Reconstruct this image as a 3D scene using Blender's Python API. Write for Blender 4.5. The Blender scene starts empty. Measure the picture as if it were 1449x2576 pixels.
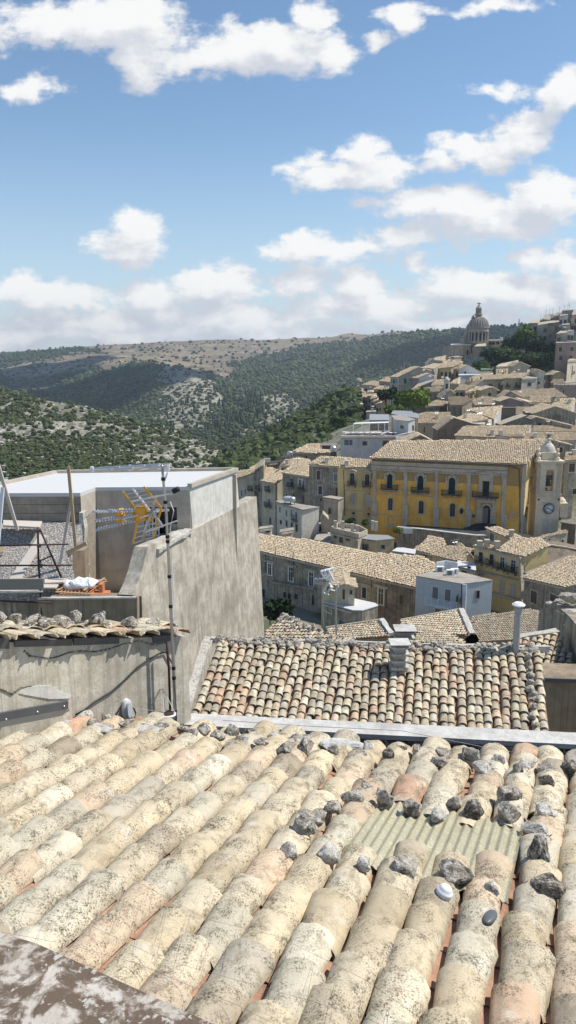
import bpy, bmesh, math, random
import numpy as np
from mathutils import Vector, noise as mnoise
R = math.radians
random.seed(7); rng = np.random.default_rng(11)
scene = bpy.context.scene
COL = scene.collection

# ---------------------------------------------------------------- camera geometry (metres; the eye is the origin)
FPX, CX, CY, HOR = 1935.0, 724.5, 1288.0, 880.0
PITCH = math.atan((CY - HOR) / FPX)
cp, sp = math.cos(PITCH), math.sin(PITCH)
def ray(x, y):
    a = (x - CX) / FPX; b = -(y - CY) / FPX
    return np.array([a, cp + b * sp, -sp + b * cp])
def at(x, y, D):
    r = ray(x, y); return r * (D / r[1])
def at_z(x, y, Z):
    r = ray(x, y); return r * (Z / r[2])
def on_plane(x, y, P, N):
    r = ray(x, y); return r * (np.dot(P, N) / np.dot(r, N))
FR = dict(v=(0, 0, 1), a=(0, 1100.6, .5), b=(629, 1100.6, .566), c=(817.6, 723.3, .4358), d=(1069, 742, .2622),
          h4=(817.6, 867.9, .217), h5=(1134.6, 867.9, .217), h1=(849, 1119.5, .217), h2=(1134.6, 1094.3, .217),
          h3=(597.5, 1119.5, .217), e=(654, 1295.6, .2604), g=(1008.8, 1295.6, .3038), s=(0, 1163.5, .217),
          t=(213.8, 1163.5, .217), n=(629, 1824, .566), m=(817.6, 1792.5, .4358), k=(0, 1509.4, .5))
def F(f, x, y):
    o = FR[f]; return (o[0] + x * o[2], o[1] + y * o[2])
def unit(v):
    v = np.asarray(v, float); return v / np.linalg.norm(v)
UP = np.array([0, 0, 1.0])
SUN = unit([.561, .10, .819])

# ---------------------------------------------------------------- objects
def link(o, parent=None):
    COL.objects.link(o)
    if parent is not None:
        o.parent = parent
        o.matrix_parent_inverse = parent.matrix_world.inverted() if parent.parent is None else (parent.parent.matrix_world @ parent.matrix_parent_inverse @ parent.matrix_basis).inverted()
    return o
def tag(o, label=None, cat=None, group=None, kind=None):
    for k_, v_ in (('label', label), ('category', cat), ('group', group), ('kind', kind)):
        if v_: o[k_] = v_
    return o
def thing(name, loc, label, cat, group=None):
    o = bpy.data.objects.new(name, None); o.empty_display_size = .2
    o.location = Vector([float(c) for c in loc]); COL.objects.link(o)
    o.matrix_basis.translation = o.location
    return tag(o, label, cat, group)

class MB:
    """collects geometry for ONE mesh object"""
    def __init__(s): s.v = []; s.f = []; s.c = []; s.n = 0; s.has = False; s.uv = None
    def add(s, verts, faces, col=None):
        verts = np.asarray(verts, float).reshape(-1, 3); s.v.append(verts)
        off = s.n; s.n += len(verts)
        if isinstance(faces, np.ndarray):
            s.f.append(faces + off); nf = len(faces)
        else:
            s.f.append([[i + off for i in f] for f in faces]); nf = len(faces)
        if col is None: col = (1, 1, 1)
        else: s.has = True
        col = np.asarray(col, float)
        if col.ndim == 1: col = np.tile(col, (nf, 1))
        s.c.append(col)
    def box(s, c, size, ax=None, col=None):
        c = np.asarray(c, float); ax = np.eye(3) if ax is None else np.asarray(ax, float)
        h = np.asarray(size, float) / 2
        vs = [c + ax[0] * a * h[0] + ax[1] * b * h[1] + ax[2] * d * h[2] for a in (-1, 1) for b in (-1, 1) for d in (-1, 1)]
        s.add(vs, [[0, 1, 3, 2], [4, 6, 7, 5], [0, 4, 5, 1], [2, 3, 7, 6], [0, 2, 6, 4], [1, 5, 7, 3]], col)
    def bar(s, p, q, w, h, col=None, up=UP):
        p = np.asarray(p, float); q = np.asarray(q, float); d = q - p; L = np.linalg.norm(d); d = d / L
        a = np.cross(d, up)
        if np.linalg.norm(a) < 1e-4: a = np.cross(d, [1, 0, 0])
        a = unit(a); b = np.cross(a, d)
        s.box((p + q) / 2, (L, w, h), [d, a, b], col)
    def tube(s, pts, r, seg=8, col=None, cap=True):
        pts = [np.asarray(p, float) for p in pts]
        rs = r if hasattr(r, '__len__') else [r] * len(pts)
        vs = []; fs = []
        for i, p in enumerate(pts):
            d = unit((pts[min(i + 1, len(pts) - 1)] - pts[max(i - 1, 0)]))
            a = np.cross(d, UP)
            if np.linalg.norm(a) < .05: a = np.cross(d, [1, 0, 0])
            a = unit(a); b = np.cross(a, d)
            for k_ in range(seg):
                t = 2 * math.pi * k_ / seg; vs.append(p + rs[i] * (a * math.cos(t) + b * math.sin(t)))
        for i in range(len(pts) - 1):
            for k_ in range(seg):
                k2 = (k_ + 1) % seg
                fs.append([i * seg + k_, i * seg + k2, (i + 1) * seg + k2, (i + 1) * seg + k_])
        if cap:
            fs.append(list(range(seg))[::-1]); fs.append([(len(pts) - 1) * seg + k_ for k_ in range(seg)])
        s.add(vs, fs, col)
    def lathe(s, c, prof, seg=16, col=None, sx=1, sy=1, flute=0):
        c = np.asarray(c, float); vs = []; fs = []
        for r_, z in prof:
            for k_ in range(seg):
                t = 2 * math.pi * k_ / seg; rr = r_ * (1 - flute * (k_ % 2))
                vs.append(c + np.array([rr * math.cos(t) * sx, rr * math.sin(t) * sy, z]))
        for i in range(len(prof) - 1):
            for k_ in range(seg):
                k2 = (k_ + 1) % seg; fs.append([i * seg + k_, i * seg + k2, (i + 1) * seg + k2, (i + 1) * seg + k_])
        fs.append(list(range(seg))[::-1]); fs.append([(len(prof) - 1) * seg + k_ for k_ in range(seg)])
        s.add(vs, fs, col)
    def prism(s, poly, vec, col=None):
        """solid between polygon and polygon+vec"""
        poly = np.asarray(poly, float); n = len(poly); vec = np.asarray(vec, float)
        q = poly + vec if vec.ndim == 1 else vec
        fs = [list(range(n)), [n + i for i in range(n)][::-1]] + [[(i + 1) % n, i, n + i, n + (i + 1) % n] for i in range(n)]
        s.add(np.vstack([poly, q]), fs, col)
    def build(s, name, mat, parent=None, smooth=False, bevel=0, sub=0, rough=0, rs=3.0, uvs=None):
        me = bpy.data.meshes.new(name)
        V = np.vstack(s.v)
        if parent is None: org = V.mean(0)
        else: org = np.zeros(3)
        flat = []; tot = []
        for f in s.f:
            if isinstance(f, np.ndarray): flat.append(f.ravel()); tot.append(np.full(len(f), f.shape[1]))
            else:
                flat.append(np.array([i for g_ in f for i in g_], int)); tot.append(np.array([len(g_) for g_ in f], int))
        flat = np.concatenate(flat); tot = np.concatenate(tot)
        me.vertices.add(len(V)); me.vertices.foreach_set('co', (V - org).ravel())
        me.loops.add(len(flat)); me.loops.foreach_set('vertex_index', flat.astype(np.int32))
        me.polygons.add(len(tot)); st = np.concatenate([[0], np.cumsum(tot)[:-1]])
        me.polygons.foreach_set('loop_start', st.astype(np.int32)); me.polygons.foreach_set('loop_total', tot.astype(np.int32))
        me.polygons.foreach_set('use_smooth', np.full(len(tot), smooth))
        me.update(calc_edges=True); me.validate()
        if s.has and len(me.polygons) == len(tot):
            C = np.vstack(s.c); a = me.attributes.new('tint', 'FLOAT_COLOR', 'FACE')
            a.data.foreach_set('color', np.hstack([C, np.ones((len(C), 1))]).ravel())
        if bevel or sub or rough:
            bm = bmesh.new(); bm.from_mesh(me); bmesh.ops.remove_doubles(bm, verts=bm.verts, dist=1e-5)
            if rough or sub:
                for _ in range(sub): bmesh.ops.subdivide_edges(bm, edges=[e for e in bm.edges if e.calc_length() > rs * .12], cuts=1, use_grid_fill=True)
                if rough:
                    for v in bm.verts:
                        p = v.co * rs; v.co += mnoise.noise_vector(p + Vector((3.1, 1.7, 5.2))) * rough
            if bevel: bmesh.ops.bevel(bm, geom=[e for e in bm.edges if len(e.link_faces) == 2 and e.calc_face_angle(0) > .5], offset=bevel, segments=2, affect='EDGES')
            bmesh.ops.recalc_face_normals(bm, faces=bm.faces); bm.to_mesh(me); bm.free()
        if name == 'roof_tiles' and smooth: me.set_sharp_from_angle(angle=R(48))
        me.materials.append(mat)
        o = bpy.data.objects.new(name, me)
        if parent is None: o.location = Vector(org)
        COL.objects.link(o)
        if parent is not None:
            o.parent = parent
            L = Vector((0, 0, 0)); q = parent
            while q is not None: L += q.location; q = q.parent
            # every part keeps world coordinates in its mesh: undo the parents' offset once
            me.transform(__import__('mathutils').Matrix.Translation(-L)); 
        return o

# ---------------------------------------------------------------- materials
MAT = {}
class NT:
    def __init__(s, name, world=False):
        if world: s.t = scene.world.node_tree
        else:
            m = bpy.data.materials.new(name); m.use_nodes = True; s.m = m; s.t = m.node_tree
        s.t.nodes.clear()
    def n(s, typ, **kw):
        nd = s.t.nodes.new(typ)
        for k_, v_ in kw.items():
            if k_ in ('i',): continue
            setattr(nd, k_, v_)
        for k_, v_ in kw.get('i', {}).items():
            if hasattr(v_, 'links') or isinstance(v_, bpy.types.NodeSocket): s.t.links.new(v_, nd.inputs[k_])
            else: nd.inputs[k_].default_value = v_
        return nd
    def math(s, op, a, b=0.0, c=None, clamp=False):
        i = {0: a, 1: b}
        if c is not None: i[2] = c
        return s.n('ShaderNodeMath', operation=op, use_clamp=clamp, i=i).outputs[0]
    def vmath(s, op, a, b=None, out=0, scale=None):
        i = {0: a}
        if b is not None: i[1] = b
        if scale is not None: i['Scale'] = scale
        return s.n('ShaderNodeVectorMath', operation=op, i=i).outputs[out]
    def noise(s, vec, scale, detail=4, rough=.55, dist=0, out=0):
        return s.n('ShaderNodeTexNoise', i={'Vector': vec, 'Scale': scale, 'Detail': detail, 'Roughness': rough, 'Distortion': dist}).outputs[out]
    def ramp(s, f, lo, hi):
        return s.n('ShaderNodeMapRange', interpolation_type='SMOOTHSTEP', i={0: f, 1: lo, 2: hi, 3: 0.0, 4: 1.0}).outputs[0]
    def mix(s, f, a, b, mode='MIX'):
        nd = s.t.nodes.new('ShaderNodeMix'); nd.data_type = 'RGBA'; nd.blend_type = mode
        for idx, v_ in ((0, f), (6, a), (7, b)):
            if isinstance(v_, bpy.types.NodeSocket): s.t.links.new(v_, nd.inputs[idx])
            elif idx == 0: nd.inputs[0].default_value = v_
            else: nd.inputs[idx].default_value = (*v_, 1) if len(v_) == 3 else v_
        return nd.outputs[2]
    def pos(s, sc=(1, 1, 1)):
        p = s.n('ShaderNodeNewGeometry').outputs['Position']
        return s.vmath('MULTIPLY', p, sc) if sc != (1, 1, 1) else p
    def tint(s):
        return s.n('ShaderNodeAttribute', attribute_name='tint').outputs['Color']
    def done(s, color, rough=.9, bump=None, bstr=.4, bdist=.02, metal=0, trans=0, spec=.3, **kw):
        b = s.n('ShaderNodeBsdfPrincipled', i={'Roughness': rough, 'Metallic': metal, 'Specular IOR Level': spec, 'Transmission Weight': trans})
        if isinstance(color, bpy.types.NodeSocket): s.t.links.new(color, b.inputs['Base Color'])
        else: b.inputs['Base Color'].default_value = (*color, 1)
        for k_, v_ in kw.items(): b.inputs[k_].default_value = v_
        if bump is not None:
            bn = s.n('ShaderNodeBump', i={'Strength': bstr, 'Distance': bdist, 'Height': bump}); s.t.links.new(bn.outputs[0], b.inputs['Normal'])
        o = s.n('ShaderNodeOutputMaterial'); s.t.links.new(b.outputs[0], o.inputs[0]); return s.m

def wall(name, base, dirt=(.12, .11, .10), light=None, amt=.5, sc=1.0, streak=.6, speck=.0, spcol=(.05, .045, .04), bd=.02, tint=False, bstr=.5):
    """weathered render: blotches, vertical run-off streaks, lichen specks"""
    m = NT(name); p = m.pos(); light = light or tuple(min(.85, c * 1.25 + .03) for c in base)
    big = m.noise(p, .35 * sc, 6, .6); mid = m.noise(p, 2.2 * sc, 6, .65); fine = m.noise(p, 14 * sc, 5, .7)
    c = m.mix(m.ramp(mid, .38, .62), base, light)
    c = m.mix(m.math('MULTIPLY', m.ramp(big, .46, .66), amt, clamp=True), c, dirt)
    st = m.math('ADD', m.math('MULTIPLY', m.noise(m.pos((5.5 * sc, 5.5 * sc, .12 * sc)), 1, 5, .65), .65), m.math('MULTIPLY', m.noise(m.pos((19 * sc, 19 * sc, .5 * sc)), 1, 3, .6), .35))
    c = m.mix(m.math('MULTIPLY', m.ramp(st, .47, .62), streak), c, dirt)
    c = m.mix(m.math('MULTIPLY', m.ramp(fine, .5, .75), .35), c, tuple(k_ * .55 for k_ in base))
    if speck:
        v = m.noise(p, 26 * sc, 4, .75); g_ = m.ramp(m.noise(p, 1.6 * sc, 3, .6), .35, .6)
        c = m.mix(m.math('MULTIPLY', m.math('MULTIPLY', m.ramp(v, .52, .6), g_), speck), c, spcol)
    if tint: c = m.mix(1.0, c, m.tint(), 'MULTIPLY')
    h = m.math('ADD', m.math('MULTIPLY', mid, .6), m.math('MULTIPLY', fine, .4))
    MAT[name] = m.done(c, .92, h, bstr, bd, spec=.15); return MAT[name]
def flat(name, col, rough=.7, metal=0, var=.25, sc=6, **kw):
    m = NT(name); n_ = m.noise(m.pos(), sc, 5, .6)
    c = m.mix(n_, tuple(k_ * (1 - var) for k_ in col), tuple(min(1, k_ * (1 + var)) for k_ in col))
    MAT[name] = m.done(c, rough, n_, .15, .01, metal=metal, **kw); return MAT[name]

def tile_mat(name, sc=1.0, lich=.8, base=(1, 1, 1), dark=(.062, .048, .032)):
    m = NT(name); p = m.pos(); t = m.mix(1.0, m.tint(), base, 'MULTIPLY')
    g1 = m.noise(p, 3.1 * sc, 5, .65); g2 = m.noise(p, 9 * sc, 6, .7, .6); f = m.noise(p, 85 * sc, 6, .8, .4); f2 = m.noise(p, 150 * sc, 3, .7)
    c = m.mix(m.ramp(g1, .35, .7), t, m.mix(.5, t, (.62, .54, .38)))
    c = m.mix(m.math('MULTIPLY', m.ramp(g2, .47, .66), .5), c, (.29, .245, .165))                      # grey film of lichen
    c = m.mix(m.math('MULTIPLY', m.ramp(m.noise(p, 5.3 * sc, 4, .6), .58, .72), .6), c, (.72, .67, .56))  # pale lichen
    patch = m.ramp(m.noise(p, 3.1 * sc, 5, .65, .8), .38, .58)
    sp_ = m.math('MULTIPLY', m.ramp(m.math('ADD', f, m.math('MULTIPLY', m.math('SUBTRACT', g2, .5), .35)), .49, .60), m.math('ADD', m.math('MULTIPLY', patch, .9), .12))
    c = m.mix(m.math('MULTIPLY', sp_, lich), c, dark)
    c = m.mix(m.math('MULTIPLY', m.ramp(f2, .5, .7), .3), c, (.2, .17, .12))
    h = m.math('ADD', m.math('MULTIPLY', f, .5), m.math('ADD', m.math('MULTIPLY', g2, 1.0), m.math('MULTIPLY', f2, .2)))
    MAT[name] = m.done(c, .93, h, .55, .012 / sc, spec=.12); return MAT[name]
tile_mat('tile_near', 1.0, .85, base=(1.04, 1.02, 1.0))
tile_mat('tile_mid', .8, .8)
tile_mat('tile_town', .32, .62, base=(1.20, 1.11, 1.03))
wall('concrete_streaked', (.43, .385, .305), (.21, .18, .14), (.60, .54, .45), .5, 1.2, .5, .35, bd=.03)
wall('concrete_new', (.45, .39, .315), (.30, .26, .215), (.54, .48, .40), .3, 1.2, .15, bd=.01)
wall('render_white', (.62, .59, .53), (.36, .34, .30), (.72, .69, .63), .45, 2.2, .35, bd=.02)
wall('wall_left_house', (.52, .46, .36), (.27, .24, .19), (.66, .61, .50), .45, 2.2, .5, .5, (.2, .18, .14), bd=.02)
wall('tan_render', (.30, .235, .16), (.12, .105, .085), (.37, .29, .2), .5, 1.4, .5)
wall('block_grey', (.31, .265, .205), (.19, .165, .13), (.39, .335, .27), .4, 2, .25)
wall('coping', (.52, .50, .46), (.30, .28, .25), (.66, .64, .60), .4, 2.5, .1, .4, (.16, .15, .14), bd=.01)
def stone_mat(name, base, pale, dark, cov):
    m = NT(name); p = m.pos(); a = m.noise(p, 26, 6, .7, .4); b = m.noise(p, 70, 5, .75); g_ = m.noise(p, 5, 4, .6); k_ = m.noise(p, 11, 5, .65, .8)
    c = m.mix(m.ramp(g_, .35, .65), base, tuple(q_ * 1.35 for q_ in base))
    c = m.mix(m.ramp(a, .5, .57), c, pale); c = m.mix(m.math('MULTIPLY', m.ramp(k_, .5 - cov, .60 - cov), .85), c, dark)
    c = m.mix(m.math('MULTIPLY', m.ramp(b, .52, .6), .7), c, dark); c = m.mix(m.math('MULTIPLY', m.ramp(m.noise(p, 40, 4, .7), .57, .63), .8), c, pale)
    MAT[name] = m.done(c, .96, m.math('ADD', a, m.math('MULTIPLY', b, .6)), .9, .012, spec=.08)
stone_mat('lichen_stone', (.32, .285, .235), (.60, .56, .49), (.095, .078, .06), -.01)
stone_mat('stone_pale', (.46, .43, .37), (.68, .65, .60), (.13, .11, .09), -.05)
stone_mat('stone_dark', (.20, .175, .14), (.50, .465, .40), (.06, .048, .038), .03)
wall('town_grey', (.31, .265, .205), (.115, .10, .082), (.46, .40, .32), .7, .8, .85, bd=.05)
wall('town_stone', (.42, .365, .285), (.19, .165, .13), (.52, .46, .365), .6, .8, .7, bd=.05)
wall('town_cream', (.58, .50, .37), (.30, .26, .195), (.66, .58, .44), .5, .8, .55, bd=.04)
wall('town_pale', (.60, .55, .46), (.32, .29, .24), (.68, .63, .54), .45, .8, .45, bd=.04)
wall('town_yellow', (.62, .49, .28), (.30, .24, .15), (.68, .55, .34), .5, .8, .5, bd=.04)
wall('town_pink', (.36, .26, .22), (.20, .16, .14), (.42, .31, .27), .5, .8, .4, bd=.04)
wall('town_red', (.26, .09, .08), (.15, .07, .06), None, .4, .8, .3)
wall('town_white', (.64, .63, .60), (.36, .35, .33), (.72, .71, .69), .4, .8, .35, bd=.03)
wall('palace_yellow', (.93, .49, .09), (.60, .31, .07), (.95, .57, .15), .6, .6, .45, bd=.03)
wall('palace_light', (.76, .57, .26), (.52, .39, .19), (.82, .64, .32), .4, .5, .3, bd=.03)
wall('trim_stone', (.52, .44, .345), (.27, .23, .185), (.62, .54, .43), .5, 1.5, .5, bd=.04)
wall('belfry_stone', (.74, .62, .46), (.42, .35, .26), (.80, .69, .53), .5, .6, .4, bd=.04)
wall('brick_dark', (.20, .155, .115), (.10, .085, .07), (.29, .23, .17), .6, 2.5, .3, bd=.06)
wall('blue_house', (.47, .50, .52), (.38, .405, .42), (.51, .54, .56), .35, .6, .2, bd=.01)
wall('blue_pale', (.60, .62, .63), (.5, .51, .51), None, .3, .6, .2, bd=.01)
wall('church_stone', (.40, .35, .28), (.20, .18, .15), (.48, .43, .35), .5, .4, .6, bd=.05)
wall('dome_lead', (.30, .30, .285), (.17, .17, .165), (.40, .40, .38), .4, .4, .8, bd=.03)
wall('asphalt', (.055, .055, .055), (.035, .035, .035), (.075, .075, .07), .5, 1, 0, bd=.01)
wall('roof_flat', (.34, .30, .25), (.19, .17, .14), (.42, .38, .33), .5, 1.2, .0, bd=.01)
wall('roof_far', (.47, .40, .31), (.27, .225, .17), (.58, .51, .40), .6, 4, .0, .5, (.16, .13, .1), bd=.05)
wall('terracotta', (.40, .22, .145), (.22, .13, .09), (.50, .31, .21), .5, 3, 0, .3, bd=.01)
wall('rubble_floor', (.46, .43, .40), (.27, .25, .23), (.62, .59, .56), .4, 3, 0, .4, (.12, .11, .10), bd=.05)
flat('white_roof', (.60, .595, .58), .7, var=.03); flat('white_paint', (.78, .78, .77), .6, var=.06)
flat('pane', (.018, .02, .024), .2, var=.4, spec=.5); flat('shutter_green', (.010, .026, .020), .6)
flat('shutter_brown', (.10, .05, .03), .6); flat('shutter_grey', (.16, .17, .18), .6); flat('iron', (.03, .03, .03), .5, metal=.3)
flat('door_white', (.62, .62, .60), .5, var=.08); flat('curtain', (.45, .43, .40), .8)
flat('galvanised', (.48, .47, .45), .38, metal=.75, var=.2, sc=30); flat('rod_metal', (.66, .66, .66), .35, metal=.6, var=.15, sc=30)
flat('orange_plastic', (.70, .36, .05), .45, var=.12); flat('rusty_tube', (.075, .04, .04), .6, metal=.3, var=.4, sc=20)
flat('black_plastic', (.015, .015, .016), .4); flat('grey_plastic', (.12, .125, .13), .4); flat('zinc', (.36, .365, .36), .45, metal=.2, var=.12)
flat('slate_strip', (.10, .10, .105), .5, var=.3); flat('tank_metal', (.52, .53, .54), .35, metal=.5); flat('dark_metal', (.09, .085, .085), .5)
flat('plastic_bag', (.78, .79, .80), .35, var=.05); flat('brick_orange', (.52, .21, .10), .85, var=.2, sc=20)
flat('potted_soil', (.06, .04, .03), .9); flat('white_plastic', (.78, .78, .78), .35, var=.04); flat('glass_lamp', (.6, .63, .63), .2, var=.1)
flat('green_awning', (.10, .30, .22), .6); flat('solar', (.03, .04, .07), .2); flat('red_cloth', (.55, .04, .07), .7); flat('clock_white', (.72, .72, .70), .5, var=.04)
flat('clock_blue', (.03, .045, .10), .5); flat('bronze', (.05, .075, .06), .5, metal=.4); flat('wire', (.28, .26, .24), .5, metal=.4)
def wood(name, col):
    m = NT(name); g_ = m.noise(m.pos((14, 14, 14)), 2, 5, .6, 1.5); c = m.mix(g_, tuple(k_ * .7 for k_ in col), tuple(min(1, k_ * 1.2) for k_ in col))
    MAT[name] = m.done(c, .8, g_, .3, .005)
wood('wood_pale', (.60, .54, .47)); wood('wood_raw', (.52, .37, .22)); wood('wood_grey', (.32, .28, .235)); wood('bark', (.11, .085, .06))
def fibreglass():
    m = NT('fibreglass'); p = m.pos(); a = m.noise(p, 38, 3, .6, 2.5); b = m.noise(p, 2.5, 4, .6)
    c = m.mix(m.ramp(a, .5, .66), (.40, .36, .235), (.62, .58, .44)); c = m.mix(m.math('MULTIPLY', m.ramp(b, .45, .7), .5), c, (.30, .27, .17))
    MAT['fibreglass'] = m.done(c, .38, a, .3, .004, spec=.5)
fibreglass()
def leaf_mat(name, col, tr=.25):
    m = NT(name); c = m.mix(1.0, m.mix(m.noise(m.pos(), .6, 4), tuple(k_ * .65 for k_ in col), tuple(k_ * 1.35 for k_ in col)), m.tint(), 'MULTIPLY')
    MAT[name] = m.done(c, .75, None, spec=.15)
leaf_mat('leaf', (.075, .105, .032)); leaf_mat('leaf_dark', (.042, .066, .027)); leaf_mat('leaf_far', (.052, .070, .030))

# ---------------------------------------------------------------- roof tiles (real half-round tiles, one mesh per roof)
CREAM = np.array([[.66, .56, .39], [.60, .50, .34], [.70, .61, .45], [.55, .47, .34], [.64, .50, .36], [.60, .55, .43], [.64, .46, .32], [.55, .35, .24], [.44, .37, .28], [.50, .45, .36], [.72, .66, .52]])
def tint_pick(n, w, jit=.08, pal=CREAM):
    w = np.array(w, float); w /= w.sum()
    c = pal[rng.choice(len(pal), n, p=w)]
    return np.clip(c * (1 + rng.normal(0, jit, (n, 1))) , .03, .9)
W_NEAR = [8, 6, 8, 5, 5, 6, 1.6, .5, 1.5, 4, 4]; W_MID = [6, 5, 4, 5, 5, 3, 4, 2.5, 5, 4, 3]; W_TOWN = [5, 6, 4, 7, 5, 4, 2, .8, 6, 6, 2]
def tiles(mb, P, V, U, L=.42, r=.1, seg=8, rise=.035, h=.8, inner=True, jit=.012, w=W_NEAR, thick=.014, bri=1.0):
    """P: uphill-end centres, V: downhill unit, U: across unit (all N,3)"""
    n = len(P); N_ = np.cross(U, V); N_ *= np.sign(N_[:, 2:3]); N_ /= np.linalg.norm(N_, axis=1, keepdims=True)
    ang = rng.normal(0, jit * 2.2, n)[:, None]; V2 = V * np.cos(ang) + U * np.sin(ang); U2 = U * np.cos(ang) - V * np.sin(ang)
    P = P + U * rng.normal(0, jit, (n, 1)) + V * rng.normal(0, jit * 1.3, (n, 1)) + N_ * np.abs(rng.normal(0, jit * .4, (n, 1)))
    rr = r * (1 + rng.normal(0, .05, (n, 1)))
    th = np.linspace(0, math.pi, seg + 1); rings = []
    spec_ = [(0, .80, .0, 0), (L, 1.04, rise, 0)] + ([(L, 1.04, rise, thick), (0, .80, 0, thick)] if inner else [])
    for (d, k_, z, t) in spec_:
        c = P + V2 * d + N_ * z
        a = c[:, None, :] + U2[:, None, :] * (rr * k_ - t)[:, :, None] * np.cos(th)[None, :, None] + N_[:, None, :] * ((rr * k_ - t) * h)[:, :, None] * np.sin(th)[None, :, None]
        rings.append(a)
    A = np.stack(rings, 1)                      # n, rings, seg+1, 3
    m = len(spec_); base = (np.arange(n) * m * (seg + 1))[:, None, None]
    fs = []
    for q in range(m - 1):
        i = np.arange(seg); f = np.stack([q * (seg + 1) + i, q * (seg + 1) + i + 1, (q + 1) * (seg + 1) + i + 1, (q + 1) * (seg + 1) + i], -1)
        fs.append(f)
    f = np.concatenate(fs)[None] + base
    if inner and seg > 8:      # chipped, uneven lips
        A[:, 1:3] += V2[:, None, None, :] * (rng.normal(0, .006, (n, 1, seg + 1, 1)) - .02 * (rng.random((n, 1, seg + 1, 1)) < .03))
        A += N_[:, None, None, :] * rng.normal(0, .0022, (n, 1, seg + 1, 1))
    C = tint_pick(n, w) * bri
    C = np.repeat(C, (m - 1) * seg, 0)
    mb.add(A.reshape(-1, 3), f.reshape(-1, 4), C)
def tile_quad(mb, A, B, C, D, pitch, expo, stag=.4, **kw):
    """A,B eave left/right; C,D ridge right/left. Tiles run ridge->eave"""
    A, B, C, D = [np.asarray(q, float) for q in (A, B, C, D)]
    nc = max(2, int(round(np.linalg.norm(B - A) / pitch))); nr = max(2, int(round(np.linalg.norm((A + B - C - D) / 2) / expo)))
    s = (np.arange(nc) + .5) / nc; t = (np.arange(nr)) / nr
    S, T = np.meshgrid(s, t, indexing='ij'); T = np.clip(T + rng.uniform(-stag, stag, (nc, 1)) / nr, 0, 1.2); S = S + .12 / nc * np.sin(T * 5 + rng.uniform(0, 6, (nc, 1))); S = S.ravel()[:, None]; T = T.ravel()[:, None]
    top = D + (C - D) * S; bot = A + (B - A) * S; P = top + (bot - top) * T
    V = bot - top; V /= np.linalg.norm(V, axis=1, keepdims=True)
    U = (B - A) * T + (C - D) * (1 - T); U -= V * (U * V).sum(1, keepdims=True); U /= np.linalg.norm(U, axis=1, keepdims=True)
    tiles(mb, P, V, U, **kw)
def inpoly(x, y, poly):
    x = np.asarray(x); ins = np.zeros(x.shape, bool); n = len(poly); j = n - 1
    for i in range(n):
        xi, yi = poly[i]; xj, yj = poly[j]
        c = ((yi > y) != (yj > y)) & (x < (xj - xi) * (y - yi) / ((yj - yi) + 1e-12) + xi)
        ins ^= c; j = i
    return ins
def tile_poly(mb, poly, u, v, pitch, expo, **kw):
    """poly: 3-D planar points; u across, v downhill"""
    poly = np.asarray(poly, float); O = poly[0]; u = unit(u); v = unit(np.asarray(v) - u * np.dot(u, v))
    q = np.stack([(poly - O) @ u, (poly - O) @ v], 1); lo = q.min(0); hi = q.max(0)
    us = np.arange(lo[0] + pitch / 2, hi[0], pitch); vs = np.arange(lo[1], hi[1], expo)
    Ug, Vg = np.meshgrid(us, vs, indexing='ij'); Ug = Ug.ravel(); Vg = Vg.ravel()
    ok = inpoly(Ug, Vg + expo * .5, q); Ug = Ug[ok][:, None]; Vg = Vg[ok][:, None]
    if len(Ug) == 0: return
    P = O + u * Ug + v * Vg
    tiles(mb, P, np.tile(v, (len(P), 1)), np.tile(u, (len(P), 1)), **kw)

def rock(name, c, size, mat, label, group, squash=(1, 1, 1), seed=0, rot=0, disp=.1, pts=16, cat='stone'):
    r_ = random.Random(seed); bm = bmesh.new()
    for _ in range(pts):
        v = Vector((r_.gauss(0, 1), r_.gauss(0, 1), r_.gauss(0, 1))).normalized() * r_.uniform(.85, 1.1)
        bm.verts.new((v.x * squash[0] * size, v.y * squash[1] * size, v.z * squash[2] * size))
    res = bmesh.ops.convex_hull(bm, input=bm.verts[:])
    bmesh.ops.delete(bm, geom=[g_ for g_ in res['geom_interior'] if isinstance(g_, bmesh.types.BMVert)], context='VERTS')
    bmesh.ops.bevel(bm, geom=bm.edges[:], offset=size * .07, segments=1, affect='EDGES')
    bmesh.ops.triangulate(bm, faces=bm.faces[:])
    for _ in range(3): bmesh.ops.subdivide_edges(bm, edges=[e for e in bm.edges if e.calc_length() > size * .16], cuts=1)
    for v in bm.verts:
        p = v.co / size * 2.2 + Vector((seed * 1.3, seed * .7, 2)); v.co += v.normal * 0 + mnoise.noise_vector(p) * size * disp + mnoise.noise_vector(p * 3) * size * disp * .45
    me = bpy.data.meshes.new(name); bm.to_mesh(me); bm.free(); me.materials.append(MAT[mat])
    o = bpy.data.objects.new(name, me); o.location = Vector([float(k_) for k_ in c]); o.rotation_euler = (0, 0, rot); COL.objects.link(o)
    return tag(o, label, cat, group)
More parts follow.
